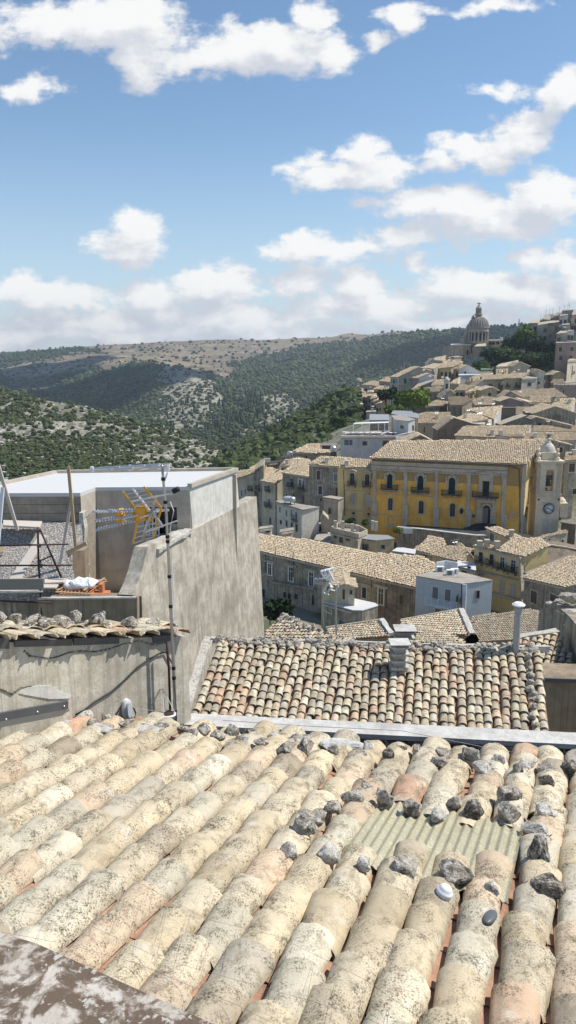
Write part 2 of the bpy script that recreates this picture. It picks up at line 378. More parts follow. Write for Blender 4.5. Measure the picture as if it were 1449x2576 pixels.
# ---------------------------------------------------------------- camera, sun, sky
cam = bpy.data.objects.new('camera', bpy.data.cameras.new('camera')); COL.objects.link(cam); scene.camera = cam
cam.location = (0, 0, 0); cam.rotation_euler = (math.pi / 2 - PITCH, 0, 0)
cam.data.sensor_fit = 'VERTICAL'; cam.data.sensor_height = 24; cam.data.lens = 24 * FPX / 2576
cam.data.clip_start = .05; cam.data.clip_end = 30000
sun = bpy.data.objects.new('sun', bpy.data.lights.new('sun', 'SUN')); COL.objects.link(sun)
sun.data.energy = 4.3; sun.data.angle = R(.53); sun.data.color = (1, .955, .88)
sun.rotation_euler = Vector([float(k_) for k_ in SUN]).to_track_quat('Z', 'Y').to_euler()
sun.location = (0, 0, 60)
w = bpy.data.worlds.new('World'); scene.world = w; w.use_nodes = True
N = NT('', world=True)
CL = [(230,55,300,75),(350,130,75,75),(100,30,170,50),(85,215,62,34),(590,150,130,62),(720,130,120,70),(830,120,72,60),(520,155,80,45),(790,40,70,60),
 (1005,35,62,42),(940,95,35,22),(1210,8,110,18),(1240,215,95,26),(1410,235,55,58),(1330,300,85,40),(1200,375,130,52),(1090,410,68,40),(1320,345,95,52),
 (850,435,160,46),(900,380,62,42),(1150,520,270,52),(1380,500,120,58),(1250,560,190,48),(330,622,100,46),(347,562,50,28),(850,632,205,38),(985,600,100,36),(1055,660,40,28),
 (30,712,75,34),(180,752,150,44),(370,735,80,46),(560,718,120,46),(740,705,90,40),(900,700,80,36),(1340,645,70,28),(1425,650,60,38),(600,795,270,38),(930,765,220,50),
 (1220,735,250,56),(1449,715,110,48),(200,815,260,38),(60,850,260,34),(700,835,380,26),(1150,815,320,30),(350,850,300,22)]
def cloud_group():
    g = bpy.data.node_groups.new('cloud_field', 'ShaderNodeTree')
    g.interface.new_socket('UV', in_out='INPUT', socket_type='NodeSocketVector'); g.interface.new_socket('Density', in_out='OUTPUT', socket_type='NodeSocketFloat')
    h = NT.__new__(NT); h.t = g
    gi = h.n('NodeGroupInput').outputs[0]; go = h.n('NodeGroupOutput')
    wn = h.noise(gi, 7, 4, .6, out=1)
    p = h.vmath('ADD', gi, h.vmath('SCALE', h.vmath('SUBTRACT', wn, (.5, .5, .5)), scale=.075))
    cur = None
    for (x, y, rx, ry) in CL:
        r0 = ray(x, y); u, v = r0[0] / r0[1], r0[2] / r0[1]
        r1 = ray(x + rx, y); r2 = ray(x, y - ry); su = abs(r1[0] / r1[1] - u); sv = abs(r2[2] / r2[1] - v)
        d = h.vmath('LENGTH', h.vmath('MULTIPLY', h.vmath('SUBTRACT', p, (u, v, 0)), (1 / su, 1 / sv, 0)), out=1)
        # weight small clouds so that their soft rim has the same width as that of large ones
        d = h.math('MULTIPLY', h.math('SUBTRACT', 1.0, d), (min(su, sv * 1.5) / .035) ** .5)
        cur = d if cur is None else h.math('SMOOTH_MAX', cur, d, .25)
    n1 = h.noise(gi, 11, 9, .62, .15); 
    st = h.noise(h.vmath('MULTIPLY', gi, (1, 2.2, 1)), 26, 7, .6)
    f = h.math('ADD', h.math('MULTIPLY', cur, .85), h.math('MULTIPLY', h.math('SUBTRACT', n1, .47), 2.1))
    f = h.math('ADD', f, h.math('MULTIPLY', h.math('SUBTRACT', st, .5), 1.2))
    g.links.new(f, go.inputs[0]); return g
CG = cloud_group()
d0 = N.n('ShaderNodeTexCoord').outputs['Generated']
sx = N.n('ShaderNodeSeparateXYZ', i={0: d0})
yy = N.math('MAXIMUM', N.math('ABSOLUTE', sx.outputs[1]), .08)
uv = N.n('ShaderNodeCombineXYZ', i={0: N.math('DIVIDE', sx.outputs[0], yy), 1: N.math('DIVIDE', sx.outputs[2], yy)}).outputs[0]
def dens(off):
    g = N.n('ShaderNodeGroup', node_tree=CG, i={0: N.vmath('ADD', uv, off)}); return g.outputs[0]
el = sx.outputs[2]
D0 = dens((0, 0, 0)); D1 = dens((.012, .030, 0))
sky = N.n('ShaderNodeTexSky', sky_type='NISHITA', sun_disc=False, sun_elevation=math.asin(SUN[2]), sun_rotation=math.atan2(SUN[0], SUN[1]), altitude=450, air_density=1.0, dust_density=.15, ozone_density=1.6)
mask = N.ramp(D0, -.14, .36)
lit = N.ramp(N.math('SUBTRACT', D0, D1), -.45, .7)
thick = N.ramp(D0, .3, 1.7)
cw = N.mix(lit, (4.1, 4.3, 4.75), (6.3, 6.28, 6.2))
cw = N.mix(N.math('MULTIPLY', thick, N.math('SUBTRACT', 1.0, lit)), cw, (3.8, 4.0, 4.45))
skyc = N.mix(1.0, sky.outputs[0], (.81, .875, .885), 'MULTIPLY'); skyc = N.mix(N.math('MULTIPLY', N.math('SUBTRACT', 1.0, N.ramp(el, .0, .28)), .6), skyc, (3.3, 4.1, 5.1))
fin = N.mix(N.math('MULTIPLY', mask, .96), skyc, cw)
bgn = N.n('ShaderNodeBackground', i={'Color': fin, 'Strength': .135})
wo = N.n('ShaderNodeOutputWorld'); N.t.links.new(bgn.outputs[0], wo.inputs[0])
scene.view_settings.view_transform = 'Standard'; scene.view_settings.look = 'None'
scene.view_settings.exposure = .22; scene.view_settings.gamma = 1
scene.render.engine = 'CYCLES'
scene.cycles.max_bounces = 5; scene.cycles.diffuse_bounces = 3; scene.cycles.glossy_bounces = 2; scene.cycles.transmission_bounces = 2; scene.cycles.volume_bounces = 0
scene.cycles.use_denoising = True

# ---------------------------------------------------------------- hills
def resample(pl, n):
    pl = np.array(pl, float); t = np.linspace(pl[0, 0], pl[-1, 0], n)
    return np.stack([t, np.interp(t, pl[:, 0], pl[:, 1]), np.interp(t, pl[:, 0], pl[:, 2])], 1)
def hill(name, lines, nx, sub, mat, amp, cover, fsc=.004, back=(400, -250)):
    """loft through contour lines given as (x, y, distance); the last line is the crest, behind it the ground falls away"""
    rows = [resample(l, nx) for l in lines]
    W3 = [np.array([at(x, y, D) for x, y, D in r]) for r in rows]
    full = []; 
    for i in range(len(W3) - 1):
        for k_ in range(sub):
            t = k_ / sub; full.append(W3[i] * (1 - t) + W3[i + 1] * t)
    full.append(W3[-1])
    nfront = len(full)
    full.append(W3[-1] + np.array([0, back[0] * .4, back[1] * .15])); full.append(W3[-1] + np.array([0, back[0], back[1]]))
    G = np.array(full)
    for i in range(G.shape[0]):
        for j in range(G.shape[1]):
            e = min(1, i / 3) * (.35 if i >= nfront - 1 else 1)
            p = Vector(G[i, j] * fsc); G[i, j, 2] += (mnoise.fractal(p, 1, 2, 5)) * amp * e
    m = MB(); nr, nc = G.shape[:2]
    i, j = np.meshgrid(np.arange(nr - 1), np.arange(nc - 1), indexing='ij'); i = i.ravel(); j = j.ravel()
    f = np.stack([i * nc + j, i * nc + j + 1, (i + 1) * nc + j + 1, (i + 1) * nc + j], 1)
    cen = (G[:-1, :-1] + G[1:, 1:]).reshape(-1, 3) / 2
    col = cover(*projA(cen), cen)
    m.add(G.reshape(-1, 3), f, col)
    o = m.build(name, MAT[mat], smooth=True); tag(o, kind='structure'); return G
def proj(c):
    fw = c[1] * cp - c[2] * sp; up_ = c[1] * sp + c[2] * cp
    return CX + FPX * c[0] / fw, CY - FPX * up_ / fw
def ground_mat(name, sc, rockc=(.50, .47, .41), dryc=(.25, .20, .14)):
    m = NT(name); p = m.pos(); n1 = m.noise(p, .05 * sc, 8, .7); n2 = m.noise(p, .3 * sc, 6, .75); n3 = m.noise(m.pos((1, 1, 4)), .08 * sc, 6, .7)
    a = m.n('ShaderNodeSeparateColor', i={0: m.tint()}); fo, ro, dr = a.outputs[0], a.outputs[1], a.outputs[2]
    green = m.mix(n2, (.028, .040, .018), (.065, .075, .035)); rk = m.mix(m.ramp(n2, .4, .62), (.2, .18, .13), rockc)
    rk = m.mix(m.ramp(n1, .46, .6), rk, m.mix(n2, (.08, .09, .045), (.17, .16, .09)))
    fl = m.noise(m.pos((1, 1, 3)), .0045 * sc, 5, .6, .6); fb = m.noise(p, .013 * sc, 5, .65); dry = m.mix(m.ramp(n1, .4, .6), dryc, (.37, .30, .20)); dry = m.mix(m.math('MULTIPLY', m.ramp(fl, .47, .52), .75), dry, (.175, .135, .105)); dry = m.mix(m.math('MULTIPLY', m.ramp(fb, .56, .6), .8), dry, (.075, .08, .045)); dry = m.mix(m.math('MULTIPLY', m.ramp(m.noise(p, .02 * sc, 4, .6), .58, .63), .7), dry, (.46, .40, .28)); dry = m.mix(m.ramp(n3, .5, .6), dry, (.15, .125, .09)); dry = m.mix(m.math('MULTIPLY', m.ramp(n2, .55, .65), .6), dry, (.10, .11, .06))
    c = m.mix(m.ramp(m.math('ADD', ro, m.math('MULTIPLY', m.math('SUBTRACT', n1, .5), .5)), .35, .65), green, rk)
    c = m.mix(m.ramp(m.math('ADD', dr, m.math('MULTIPLY', m.math('SUBTRACT', n3, .5), .6)), .35, .6), c, dry)
    MAT[name] = m.done(c, .95, n2, .6, 1.2 / sc, spec=.05)
ground_mat('hill_near', 4.0); ground_mat('hill_mid', 1.6); ground_mat('hill_far', .8)
def projA(c):
    fw = c[:, 1] * cp - c[:, 2] * sp; up_ = c[:, 1] * sp + c[:, 2] * cp
    return CX + FPX * c[:, 0] / fw, CY - FPX * up_ / fw
def vnoise(c, s): return np.array([mnoise.noise(Vector((a * s, b * s, d * s))) for a, b, d in c.tolist()])
def P_(x, y, poly): return inpoly(x, y, poly)
DRY = [(-400,945),(0,945),(60,955),(150,950),(300,928),(330,912),(430,914),(500,950),(560,950),(600,915),(640,890),(720,880),(780,865),(900,852),(990,842),(1000,835),(800,830),(0,860),(-400,880)]
WOODTOP = [(-400,940),(0,930),(80,912),(180,893),(260,880),(180,872),(0,878),(-400,890)]
WOODSH = [(115,1000),(160,955),(250,932),(330,930),(400,935),(400,1060),(300,1050),(200,1010)]
ROCKM = [(400,905),(520,945),(560,1000),(600,985),(640,1000),(690,985),(755,1010),(740,1060),(640,1100),(560,1090),(420,1080),(370,1040),(400,960)]
CYP = [(560,1000),(660,985),(665,1060),(600,1090),(530,1095)]
CULT = [(760,845),(920,838),(905,858),(800,866)]
def cov_far(x, y, c):
    o = np.tile([1.0, 0, 0], (len(x), 1)); w1 = vnoise(c, .009); w2 = vnoise(c + 77, .03); x = x + w1 * 34 + w2 * 18; y = y + (w2 * 9 + w1 * 9) * (y > 885)
    def put(m, v): o[m] = v
    put((x > 20) & (x < 230) & (y < 985), (.5, .45, .3)); put((y < 852) & (x > 930) & (c[:, 1] > 2300), (0, 0, .8))
    put(P_(x, y, ROCKM), (.2, .75, .1)); put(P_(x, y, CYP), (1, .15, 0)); put(P_(x, y, DRY), (0, .2, 1)); put(P_(x, y, WOODSH), (1, 0, 0)); put(P_(x, y, WOODTOP), (1, 0, 0)); put(P_(x, y, CULT), (0, 0, 1))
    return o
def cov_near(x, y, c):
    n_ = vnoise(c, .012); base = np.where(y > 990 + .12 * x, .62, .35)
    base = np.where((x > 560) | (y > 1215) | ((x < 330) & (y > 1150 + n_ * 40)), .25, base)
    return np.stack([np.full(len(x), .6), base + n_ * .35, np.zeros(len(x))], 1)
far_lines = [
 [(-500,1230,700),(200,1230,700),(540,1235,620),(640,1215,600),(800,1150,640),(1000,1120,680),(1900,1120,680)],
 [(-500,1100,1000),(0,1090,1000),(300,1100,950),(540,1160,760),(660,1130,780),(800,1080,820),(1000,1050,850),(1900,1040,850)],
 [(-500,1020,1400),(0,1010,1400),(200,1030,1350),(400,1040,1150),(560,1060,1020),(680,1050,980),(800,1020,1020),(1000,1000,1100),(1900,990,1100)],
 [(-500,985,1800),(0,985,1800),(200,965,1700),(400,960,1400),(480,960,1350),(600,1000,1300),(750,1005,1250),(850,970,1350),(1000,940,1400),(1200,925,1400),(1900,900,1400)],
 [(-500,950,2200),(0,950,2200),(200,925,2000),(400,912,1800),(520,940,1700),(620,935,1800),(700,920,1900),(850,905,1800),(1000,885,1700),(1200,865,1650),(1900,850,1650)],
 [(-500,915,2700),(0,915,2700),(200,900,2500),(400,890,2350),(520,905,2200),(640,890,2300),(760,875,2300),(850,866,2250),(1000,850,2000),(1190,828,1850),(1900,818,1850)],
 [(-500,896,3300),(0,886,3300),(150,876,3200),(250,868,3100),(400,861,3100),(520,856,3100),(680,853,3100),(800,850,3000),(860,843,2900),(1000,838,2500),(1190,827,2100),(1300,824,2100),(1449,818,2100),(1900,812,2100)],
]
Gfar = hill('far_hills', far_lines, 300, 14, 'hill_mid', 9, cov_far, .006, (1500, -200))
near_lines = [
 [(-600,1500,170),(0,1480,170),(300,1460,180),(500,1420,200),(700,1400,230)],
 [(-600,1260,300),(0,1250,300),(300,1260,310),(500,1250,330),(700,1260,350)],
 [(-600,1110,430),(0,1120,430),(300,1145,430),(480,1170,430),(700,1215,430)],
 [(-600,1040,520),(0,1045,520),(200,1060,520),(350,1085,500),(500,1130,490),(700,1200,470)],
 [(-600,960,640),(0,986,610),(70,995,610),(150,1015,600),(230,1028,595),(300,1042,590),(420,1082,570),(520,1116,550),(560,1138,540),(585,1168,520),(620,1195,510),(700,1230,500)]]
Gnear = hill('rocky_hill', near_lines, 240, 22, 'hill_near', 5, cov_near, .018, (160, -110))

# scatter of crowns on the hills: single blobs per tree, one object per wood
def ico(sub=1):
    bm = bmesh.new(); bmesh.ops.create_icosphere(bm, subdivisions=sub, radius=1); v = np.array([q.co[:] for q in bm.verts]); f = np.array([[q.index for q in g_.verts] for g_ in bm.faces]); bm.free(); return v, f
ICO1 = ico(1); ICO2 = ico(2)
def crowns(name, pts, size, tints, squash, mat, label=None, cat=None, base=ICO2, kind='stuff', lump=.35, smooth=False):
    v, f = base; n = len(pts); m = MB()
    sz = np.asarray(size)[:, None, None]; V = v[None] * (1 + rng.uniform(-lump, lump, (n, len(v), 1)))
    V = V * sz * np.asarray(squash)[:, None, :]
    V = V + pts[:, None, :] + np.array([0, 0, 1.0]) * (np.asarray(squash)[:, 2] * np.asarray(size) * .75)[:, None, None]
    Fc = f[None] + (np.arange(n) * len(v))[:, None, None]
    C = np.repeat(tints, len(f), 0) * rng.uniform(.75, 1.25, (n * len(f), 1))
    m.add(V.reshape(-1, 3), Fc.reshape(-1, 3), C)
    o = m.build(name, MAT[mat], smooth=smooth); tag(o, label, cat, None, kind); return o
def sample(G, n, test):
    """random surface points, roughly even in the picture, that pass test(x, y, world)"""
    nr, nc = G.shape[0] - 2, G.shape[1]
    X, Y = projA(G[:nr].reshape(-1, 3)); PX = np.stack([X, Y], 1).reshape(nr, nc, 2)
    a = np.abs((PX[1:, 1:, 0] - PX[:-1, :-1, 0]) * (PX[1:, :-1, 1] - PX[:-1, :-1, 1])); a[PX[:-1, :-1, 0] < -150] = 0; a[PX[:-1, :-1, 0] > 1600] = 0
    idx = rng.choice(a.size, n, p=a.ravel() / a.sum()); i, j = np.divmod(idx, nc - 1); s, t = rng.random((2, n, 1))
    c = (G[i, j] * (1 - s) + G[i + 1, j] * s) * (1 - t) + (G[i, j + 1] * (1 - s) + G[i + 1, j + 1] * s) * t
    x, y = projA(c); return c[test(x, y, c)]
TG = lambda n: np.array([1, 1, 1.0]) * rng.uniform(.65, 1.35, (n, 1)) * np.array([[1, 1, 1]]) + rng.uniform(-.12, .18, (n, 1)) * np.array([[1.0, .5, 0]])
p = sample(Gfar, 26000, lambda x, y, c: (cov_far(x, y, c)[:, 0] > .9) & (y < 1175))
n = len(p); crowns('forest', p, rng.uniform(2.0, 4.2, n) * np.clip(p[:, 1] / 1500, .6, 1.3), TG(n) * 1.35 * (1 + .55 * vnoise(p, .012)[:, None] + .25 * vnoise(p, .05)[:, None]), np.stack([rng.uniform(.9, 1.2, n), rng.uniform(.9, 1.2, n), rng.uniform(.8, 1.2, n)], 1), 'leaf_far', 'dark green woods covering the slopes across the valley', 'forest', ICO1)
SPUR = [(400,1000),(560,1010),(700,990),(1000,900),(1000,1000),(760,1050),(700,1120),(420,1080)]
p = sample(Gfar, 5200, lambda x, y, c: P_(x, y, CYP) | ((rng.random(len(x)) < .22) & P_(x, y, SPUR)))
n = len(p); crowns('cypress_wood', p, rng.uniform(1.8, 2.8, n), TG(n) * .8, np.stack([np.full(n, .7), np.full(n, .7), rng.uniform(2.0, 3.4, n)], 1), 'leaf_far', 'stand of pointed dark cypresses on the rocky spur in the valley', 'forest', ICO1)
def scr(x, y, c):
    cv = cov_far(x, y, c); h = np.array([abs(mnoise.noise(Vector((a * .012, b * .13, 0)))) < .05 for a, b in zip(x, y)]); r_ = rng.random(len(x))
    return ((cv[:, 1] > .4) & (r_ < .75)) | ((cv[:, 2] > .7) & (r_ < .16 + .7 * h))
p = sample(Gfar, 16000, scr)
n = len(p); crowns('scrub', p, rng.uniform(1.4, 3.4, n) * np.clip(p[:, 1] / 1500, 1, 1.8), TG(n), np.stack([rng.uniform(.9, 1.3, n), rng.uniform(.9, 1.3, n), rng.uniform(.6, .9, n)], 1), 'leaf_far', 'scattered trees and bushes on the dry plateau and rocky spur', 'scrub', ICO1)
def near_t(x, y, c):
    n_ = vnoise(c, .02) * .5 + vnoise(c, .05) * .4
    d = .46 + n_ * .95 + .3 * ((x < 330) & (y > 1140)) + .3 * (x > 560) - .12 * ((y < 1150) & (x > 330))
    return rng.random(len(x)) < d
p = sample(Gnear, 19000, near_t)
n = len(p); crowns('hillside_bushes', p, rng.uniform(.4, 1.6, n) * np.clip(p[:, 1] / 450, .7, 1.2), TG(n) * np.array([1.15, 1.1, .95]), np.stack([rng.uniform(.9, 1.3, n), rng.uniform(.9, 1.3, n), rng.uniform(.65, .95, n)], 1), 'leaf_far', 'green bushes dotted over the pale rocky hillside beyond the white roof', 'bushes', ICO2)
p = sample(Gnear, 4200, lambda x, y, c: vnoise(c, .02) < .2)
wall('rock_far', (.50, .475, .43), (.25, .24, .21), (.62, .59, .54), .4, .5, .1)
n = len(p); v, f = ICO1; m = MB(); sz = rng.uniform(.3, 1.2, n)[:, None, None]
V = v[None] * (1 + rng.uniform(-.35, .35, (n, len(v), 1))) * sz * np.stack([rng.uniform(1, 2.4, n), np.full(n, 1.0), rng.uniform(.4, .8, n)], 1)[:, None, :] + p[:, None, :]
m.add(V.reshape(-1, 3), (f[None] + (np.arange(n) * len(v))[:, None, None]).reshape(-1, 3))
tag(m.build('limestone_outcrops', MAT['rock_far']), 'pale limestone boulders scattered over the bushy hillside', 'rocks', None, 'stuff')

# ---------------------------------------------------------------- air between here and the plateau
m = MB(); m.box((0, 1900, -200), (9000, 4800, 600)); hz = NT('haze'); vol = hz.n('ShaderNodeVolumePrincipled', i={'Color': (.80, .89, 1, 1), 'Density': .00012, 'Anisotropy': .25})
ho = hz.n('ShaderNodeOutputMaterial'); hz.t.links.new(vol.outputs[0], ho.inputs['Volume'])
hzo = m.build('haze', hz.m); tag(hzo, kind='stuff')
# ================================================================ our own roof (foreground), falling away from the eye
P0 = at(1250, 1930, 6.4)
az = math.atan2(1500 - CX, FPX * math.cos(0) * 1.0); AZ = math.atan2(ray(1500, 1205)[0], ray(1500, 1205)[1])
d1 = unit([math.sin(AZ), math.cos(AZ), -math.tan(R(9.3))]); d2 = np.array([math.cos(AZ), -math.sin(AZ), 0.0]); NR = np.cross(d2, d1); NR = NR * np.sign(NR[2])
def rp(x, y, up_=0.0): return on_plane(x, y, P0 + NR * up_, NR)
own = thing('tiled_roof', rp(800, 2200), 'large cream tiled roof filling the foreground, with stones and a plastic skylight sheet on it', 'roof')
roof_px = [(-420, 1905), (100, 1846), (330, 1832), (470, 1850), (640, 1870), (900, 1895), (1190, 1915), (1449, 1932), (1900, 1965)]
far3 = [rp(*q) for q in roof_px]
near3 = [far3[-1] - d1 * 6.2, far3[0] - d1 * 11]
poly = far3 + near3
hole_px = [(948, 2040), (1040, 2066), (1140, 2085), (1282, 2105), (1262, 2215), (1180, 2222), (985, 2192), (850, 2140)]
m = MB()
O = P0; q = np.stack([(np.array(poly) - O) @ d2, (np.array(poly) - O) @ d1], 1)
hq = np.stack([(np.array([rp(*h) for h in hole_px]) - O) @ d2, (np.array([rp(*h) for h in hole_px]) - O) @ d1], 1)
PT, EX = .262, .335
us = np.arange(q[:, 0].min(), q[:, 0].max(), PT)
Ps = []; Vs = []; Us = []
for u in us:
    off = rng.uniform(0, EX); ph = rng.uniform(0, 6); amp = rng.uniform(.0, .016)
    for v in np.arange(q[:, 1].min() - off, q[:, 1].max() + .02, EX):
        c2 = v + EX * .5
        if not inpoly(np.array([u]), np.array([c2]), q)[0]: continue
        if inpoly(np.array([u]), np.array([c2 + .05]), hq)[0]: continue
        P = O + d2 * (u + amp * math.sin(v * 1.3 + ph)) + d1 * v
        if np.dot(unit(P), [0, 0, 1]) > 0 or P[1] < .5: continue
        Ps.append(P + NR * .01); Vs.append(d1); Us.append(d2)
tiles(m, np.array(Ps), np.array(Vs), np.array(Us), L=.43, r=.127, seg=14, rise=.03, h=.78, w=W_NEAR, jit=.013, thick=.016)
m.build('roof_tiles', MAT['tile_near'], own, smooth=True)
# under-tiles: terracotta channels, with the deck and the wall of our house under them
m = MB()
for u in us + PT / 2:
    rows_ = [v for v in np.arange(q[:, 1].min(), q[:, 1].max(), EX) if inpoly(np.array([u]), np.array([v + .1]), q)[0] and not inpoly(np.array([u]), np.array([v + .1]), hq)[0]]
    if rows_:
        th = np.linspace(-1, 1, 6)
        for v in rows_:
            a = [O + d2 * (u + t * .085) + d1 * (v + e * (EX + .05)) + NR * (.012 + .035 * t * t - .012 * e + .01 * rng.random()) for e in (0, 1) for t in th]
            m.add(a, [[i, i + 1, i + 7, i + 6] for i in range(5)], rng.uniform(.8, 1.2) * np.ones(3))
m.build('channel_tiles', MAT['terracotta'], own)
m = MB(); m.prism([p_ - NR * .03 for p_ in poly], (0, 0, -.25)); m.build('roof_deck', MAT['terracotta'], own)
m = MB(); m.prism([p_ - NR * .03 + np.array([0, 0, -.25]) - d1 * .25 for p_ in poly], (0, 0, -9)); m.build('house_wall', MAT['town_stone'], own)
# corrugated sheet
TL, TR, BR, BL = rp(930, 2030), rp(1300, 2100), rp(1285, 2250), rp(820, 2170)
m = MB(); nu, nv = 150, 10; G = np.zeros((nv, nu, 3))
sq = np.stack([(np.array([TL, TR, BR, BL]) - O) @ d2, (np.array([TL, TR, BR, BL]) - O) @ d1], 1)
ua, ub = sq[:, 0].min(), sq[:, 0].max(); va, vb = sq[:, 1].min() - .05, sq[:, 1].max()
uu = np.linspace(ua, ub, nu)
for i, tt in enumerate(np.linspace(0, 1, nv)):
    for j, u in enumerate(uu):
        v = (va + (u - ua) * 0) * (1 - tt) + vb * tt
        G[i, j] = O + d2 * u + d1 * v + NR * (.075 + .010 * math.sin(2 * math.pi * u / .066))
i, j = np.meshgrid(np.arange(nv - 1), np.arange(nu - 1), indexing='ij'); i = i.ravel(); j = j.ravel()
f = np.stack([i * nu + j, i * nu + j + 1, (i + 1) * nu + j + 1, (i + 1) * nu + j], 1)
m.add(G.reshape(-1, 3), f); m.add(G.reshape(-1, 3) - NR * .004, f[:, ::-1])
sh = m.build('corrugated_sheet', MAT['fibreglass'], None, smooth=True)
tag(sh, 'greenish translucent corrugated plastic sheet let into the tiled roof', 'roof sheet')

# coping wall beyond the far edge of our roof
A = at(452, 1822, 7.9); A = at_z(452, 1822, A[2]); B = at_z(1760, 1889, A[2]); A2 = at_z(520, 1808, A[2]); 
A2 = at_z(480, 1806, A[2]); B2 = at_z(1760, 1872 + 4, A[2])
cw_ = thing('coping_wall', (A + B) / 2, 'long low wall with pale stone coping between the near roof and the next roof', 'wall')
dirc = unit(B - A); nrm = np.cross(dirc, UP); nrm = nrm * np.sign(nrm[1])
A_ = A - dirc * .0; wd = .27
m = MB(); m.prism([A_, B, B + nrm * wd, A_ + nrm * wd], (0, 0, -.055)); m.build('coping', MAT['coping'], cw_, sub=3, rough=.004, rs=4)
m = MB(); o_ = nrm * .03; m.prism([A_ + o_ + UP * -.055, B + o_ + UP * -.055, B + nrm * (wd - .03) + UP * -.055, A_ + nrm * (wd - .03) + UP * -.055], (0, 0, -6)); m.build('wall_body', MAT['stone_dark'], cw_)
m = MB(); w1 = at(560, 1812, 7.5); w2 = at(1010, 1838, 7.1); w3 = at(1500, 1926, 6.7)
m.tube([w1, (w1 + w2) / 2 - UP * .01, w2, (w2 + w3) / 2 - UP * .02, w3], .003, 5); tag(m.build('wire', MAT['rod_metal']), 'thin grey wire stretched along in front of the pale coping', 'wire')

# near parapet with lichen, bottom left corner of the picture
pz = at(300, 2480, 1.05)[2]
pp = [at_z(-330, 2250, pz), at_z(0, 2352, pz), at_z(90, 2380, pz), at_z(185, 2420, pz), at_z(330, 2482, pz), at_z(520, 2570, pz), at_z(700, 2660, pz), at_z(700, 3300, pz), at_z(-330, 3300, pz)]
m = MB(); m.prism(pp, (0, 0, -.12))
wall('parapet_lichen', (.60, .585, .57), (.30, .28, .27), (.72, .71, .70), .3, 8, .0, .0, bd=.006)
pm = NT('parapet_near'); p = pm.pos(); a1 = pm.noise(p, 17, 5, .62, .5); a2 = pm.noise(p, 42, 5, .65, .3); a3 = pm.noise(p, 6, 4, .6)
c = pm.mix(pm.ramp(a3, .35, .65), (.60, .545, .48), (.46, .41, .345)); c = pm.mix(pm.ramp(a2, .50, .60), c, (.30, .25, .20)); c = pm.mix(pm.ramp(a1, .42, .53), c, (.15, .11, .08)); c = pm.mix(pm.math('MULTIPLY', pm.ramp(a2, .56, .62), pm.ramp(a1, .5, .56)), c, (.5, .47, .42))
MAT['parapet_near'] = pm.done(c, .95, pm.math('ADD', a1, a2), .6, .006, spec=.1)
o = m.build('parapet', MAT['parapet_near'], sub=4, rough=.006, rs=6); tag(o, 'blotchy lichen covered parapet top in the bottom left corner', 'parapet')
# wire netting hanging over the near tiles
m = MB()
def netp(x, y): return on_plane(x, y, P0 + NR * .16, NR)
for pts in ([(0, 2288), (190, 2312), (400, 2418), (700, 2500), (900, 2560), (1000, 2600)], [(0, 2352), (170, 2375), (340, 2420), (600, 2525), (760, 2610)], [(235, 2200), (330, 2215), (520, 2310), (700, 2360), (920, 2470), (1060, 2560)]):
    m.tube([netp(*p_) + NR * rng.uniform(-.01, .02) for p_ in pts], .0009, 4)
for a, b in (((240, 2175), (172, 2318)), ((326, 2218), (292, 2330)), ((372, 2243), (340, 2390)), ((425, 2268), (395, 2402)), ((481, 2293), (447, 2430)), ((540, 2315), (505, 2455)), ((595, 2337), (560, 2475)), ((722, 2390), (690, 2520)), ((790, 2420), (765, 2560)), ((850, 2450), (828, 2576)), ((915, 2480), (895, 2600)), ((985, 2505), (968, 2610)), ((60, 2292), (40, 2352)), ((120, 2298), (95, 2360))):
    m.tube([netp(*a), (netp(*a) + netp(*b)) / 2 + NR * .01, netp(*b)], .0008, 4)
tag(m.build('wire_netting', MAT['wire']), 'loose thin wire netting lying over the nearest roof tiles', 'netting')

# stones: (frame, x, y, radius in picture px of that frame, squash, material)
def stones(frame, rows, group, lab, h=1.0, plane=None, seed0=0):
    for i, r_ in enumerate(rows):
        x, y, rad = r_[:3]; sq_ = r_[3] if len(r_) > 3 and r_[3] else (1, 1, .85); mt = r_[4] if len(r_) > 4 else 'lichen_stone'
        px, py = F(frame, x, y); s_ = FR[frame][2]; py2 = py + rad * s_ * .35
        b = plane(px, py2) if plane else rp(px, py2, .09)
        size = rad * s_ * np.linalg.norm(b) / FPX * .98
        c = b + UP * size * sq_[2] * .55
        rock('stone', c, size, mt, lab[i], group, sq_, seed0 + i, random.Random(seed0 + i).uniform(0, 6))
SL = (1.5, 1, .32)
NS = [(165,575,48),(240,460,62,(.9,.9,1.1)),(305,410,42),(370,375,46),(455,330,52,(1.2,.9,.8)),(510,285,32),(595,335,54,(.9,.9,1)),(722,370,47),(848,405,46,(1.1,.9,.8),'stone_pale'),(903,345,42),(990,385,48,None,'stone_dark'),(1148,395,54),(1140,318,58,(1.2,.9,.75)),(345,585,58,None,'stone_pale'),(505,635,46,(.8,.8,1.1),'stone_pale'),(690,645,60,(.9,.9,1.1)),(915,672,78,(1.15,.95,.75)),(1075,735,38,None,'stone_pale'),(1298,395,52,None,'stone_pale'),(1275,468,56,(1.2,.8,.6),'stone_pale'),(1275,580,66,(.85,.85,1.2)),(1325,710,76,(1.1,.95,.9),'stone_dark')]
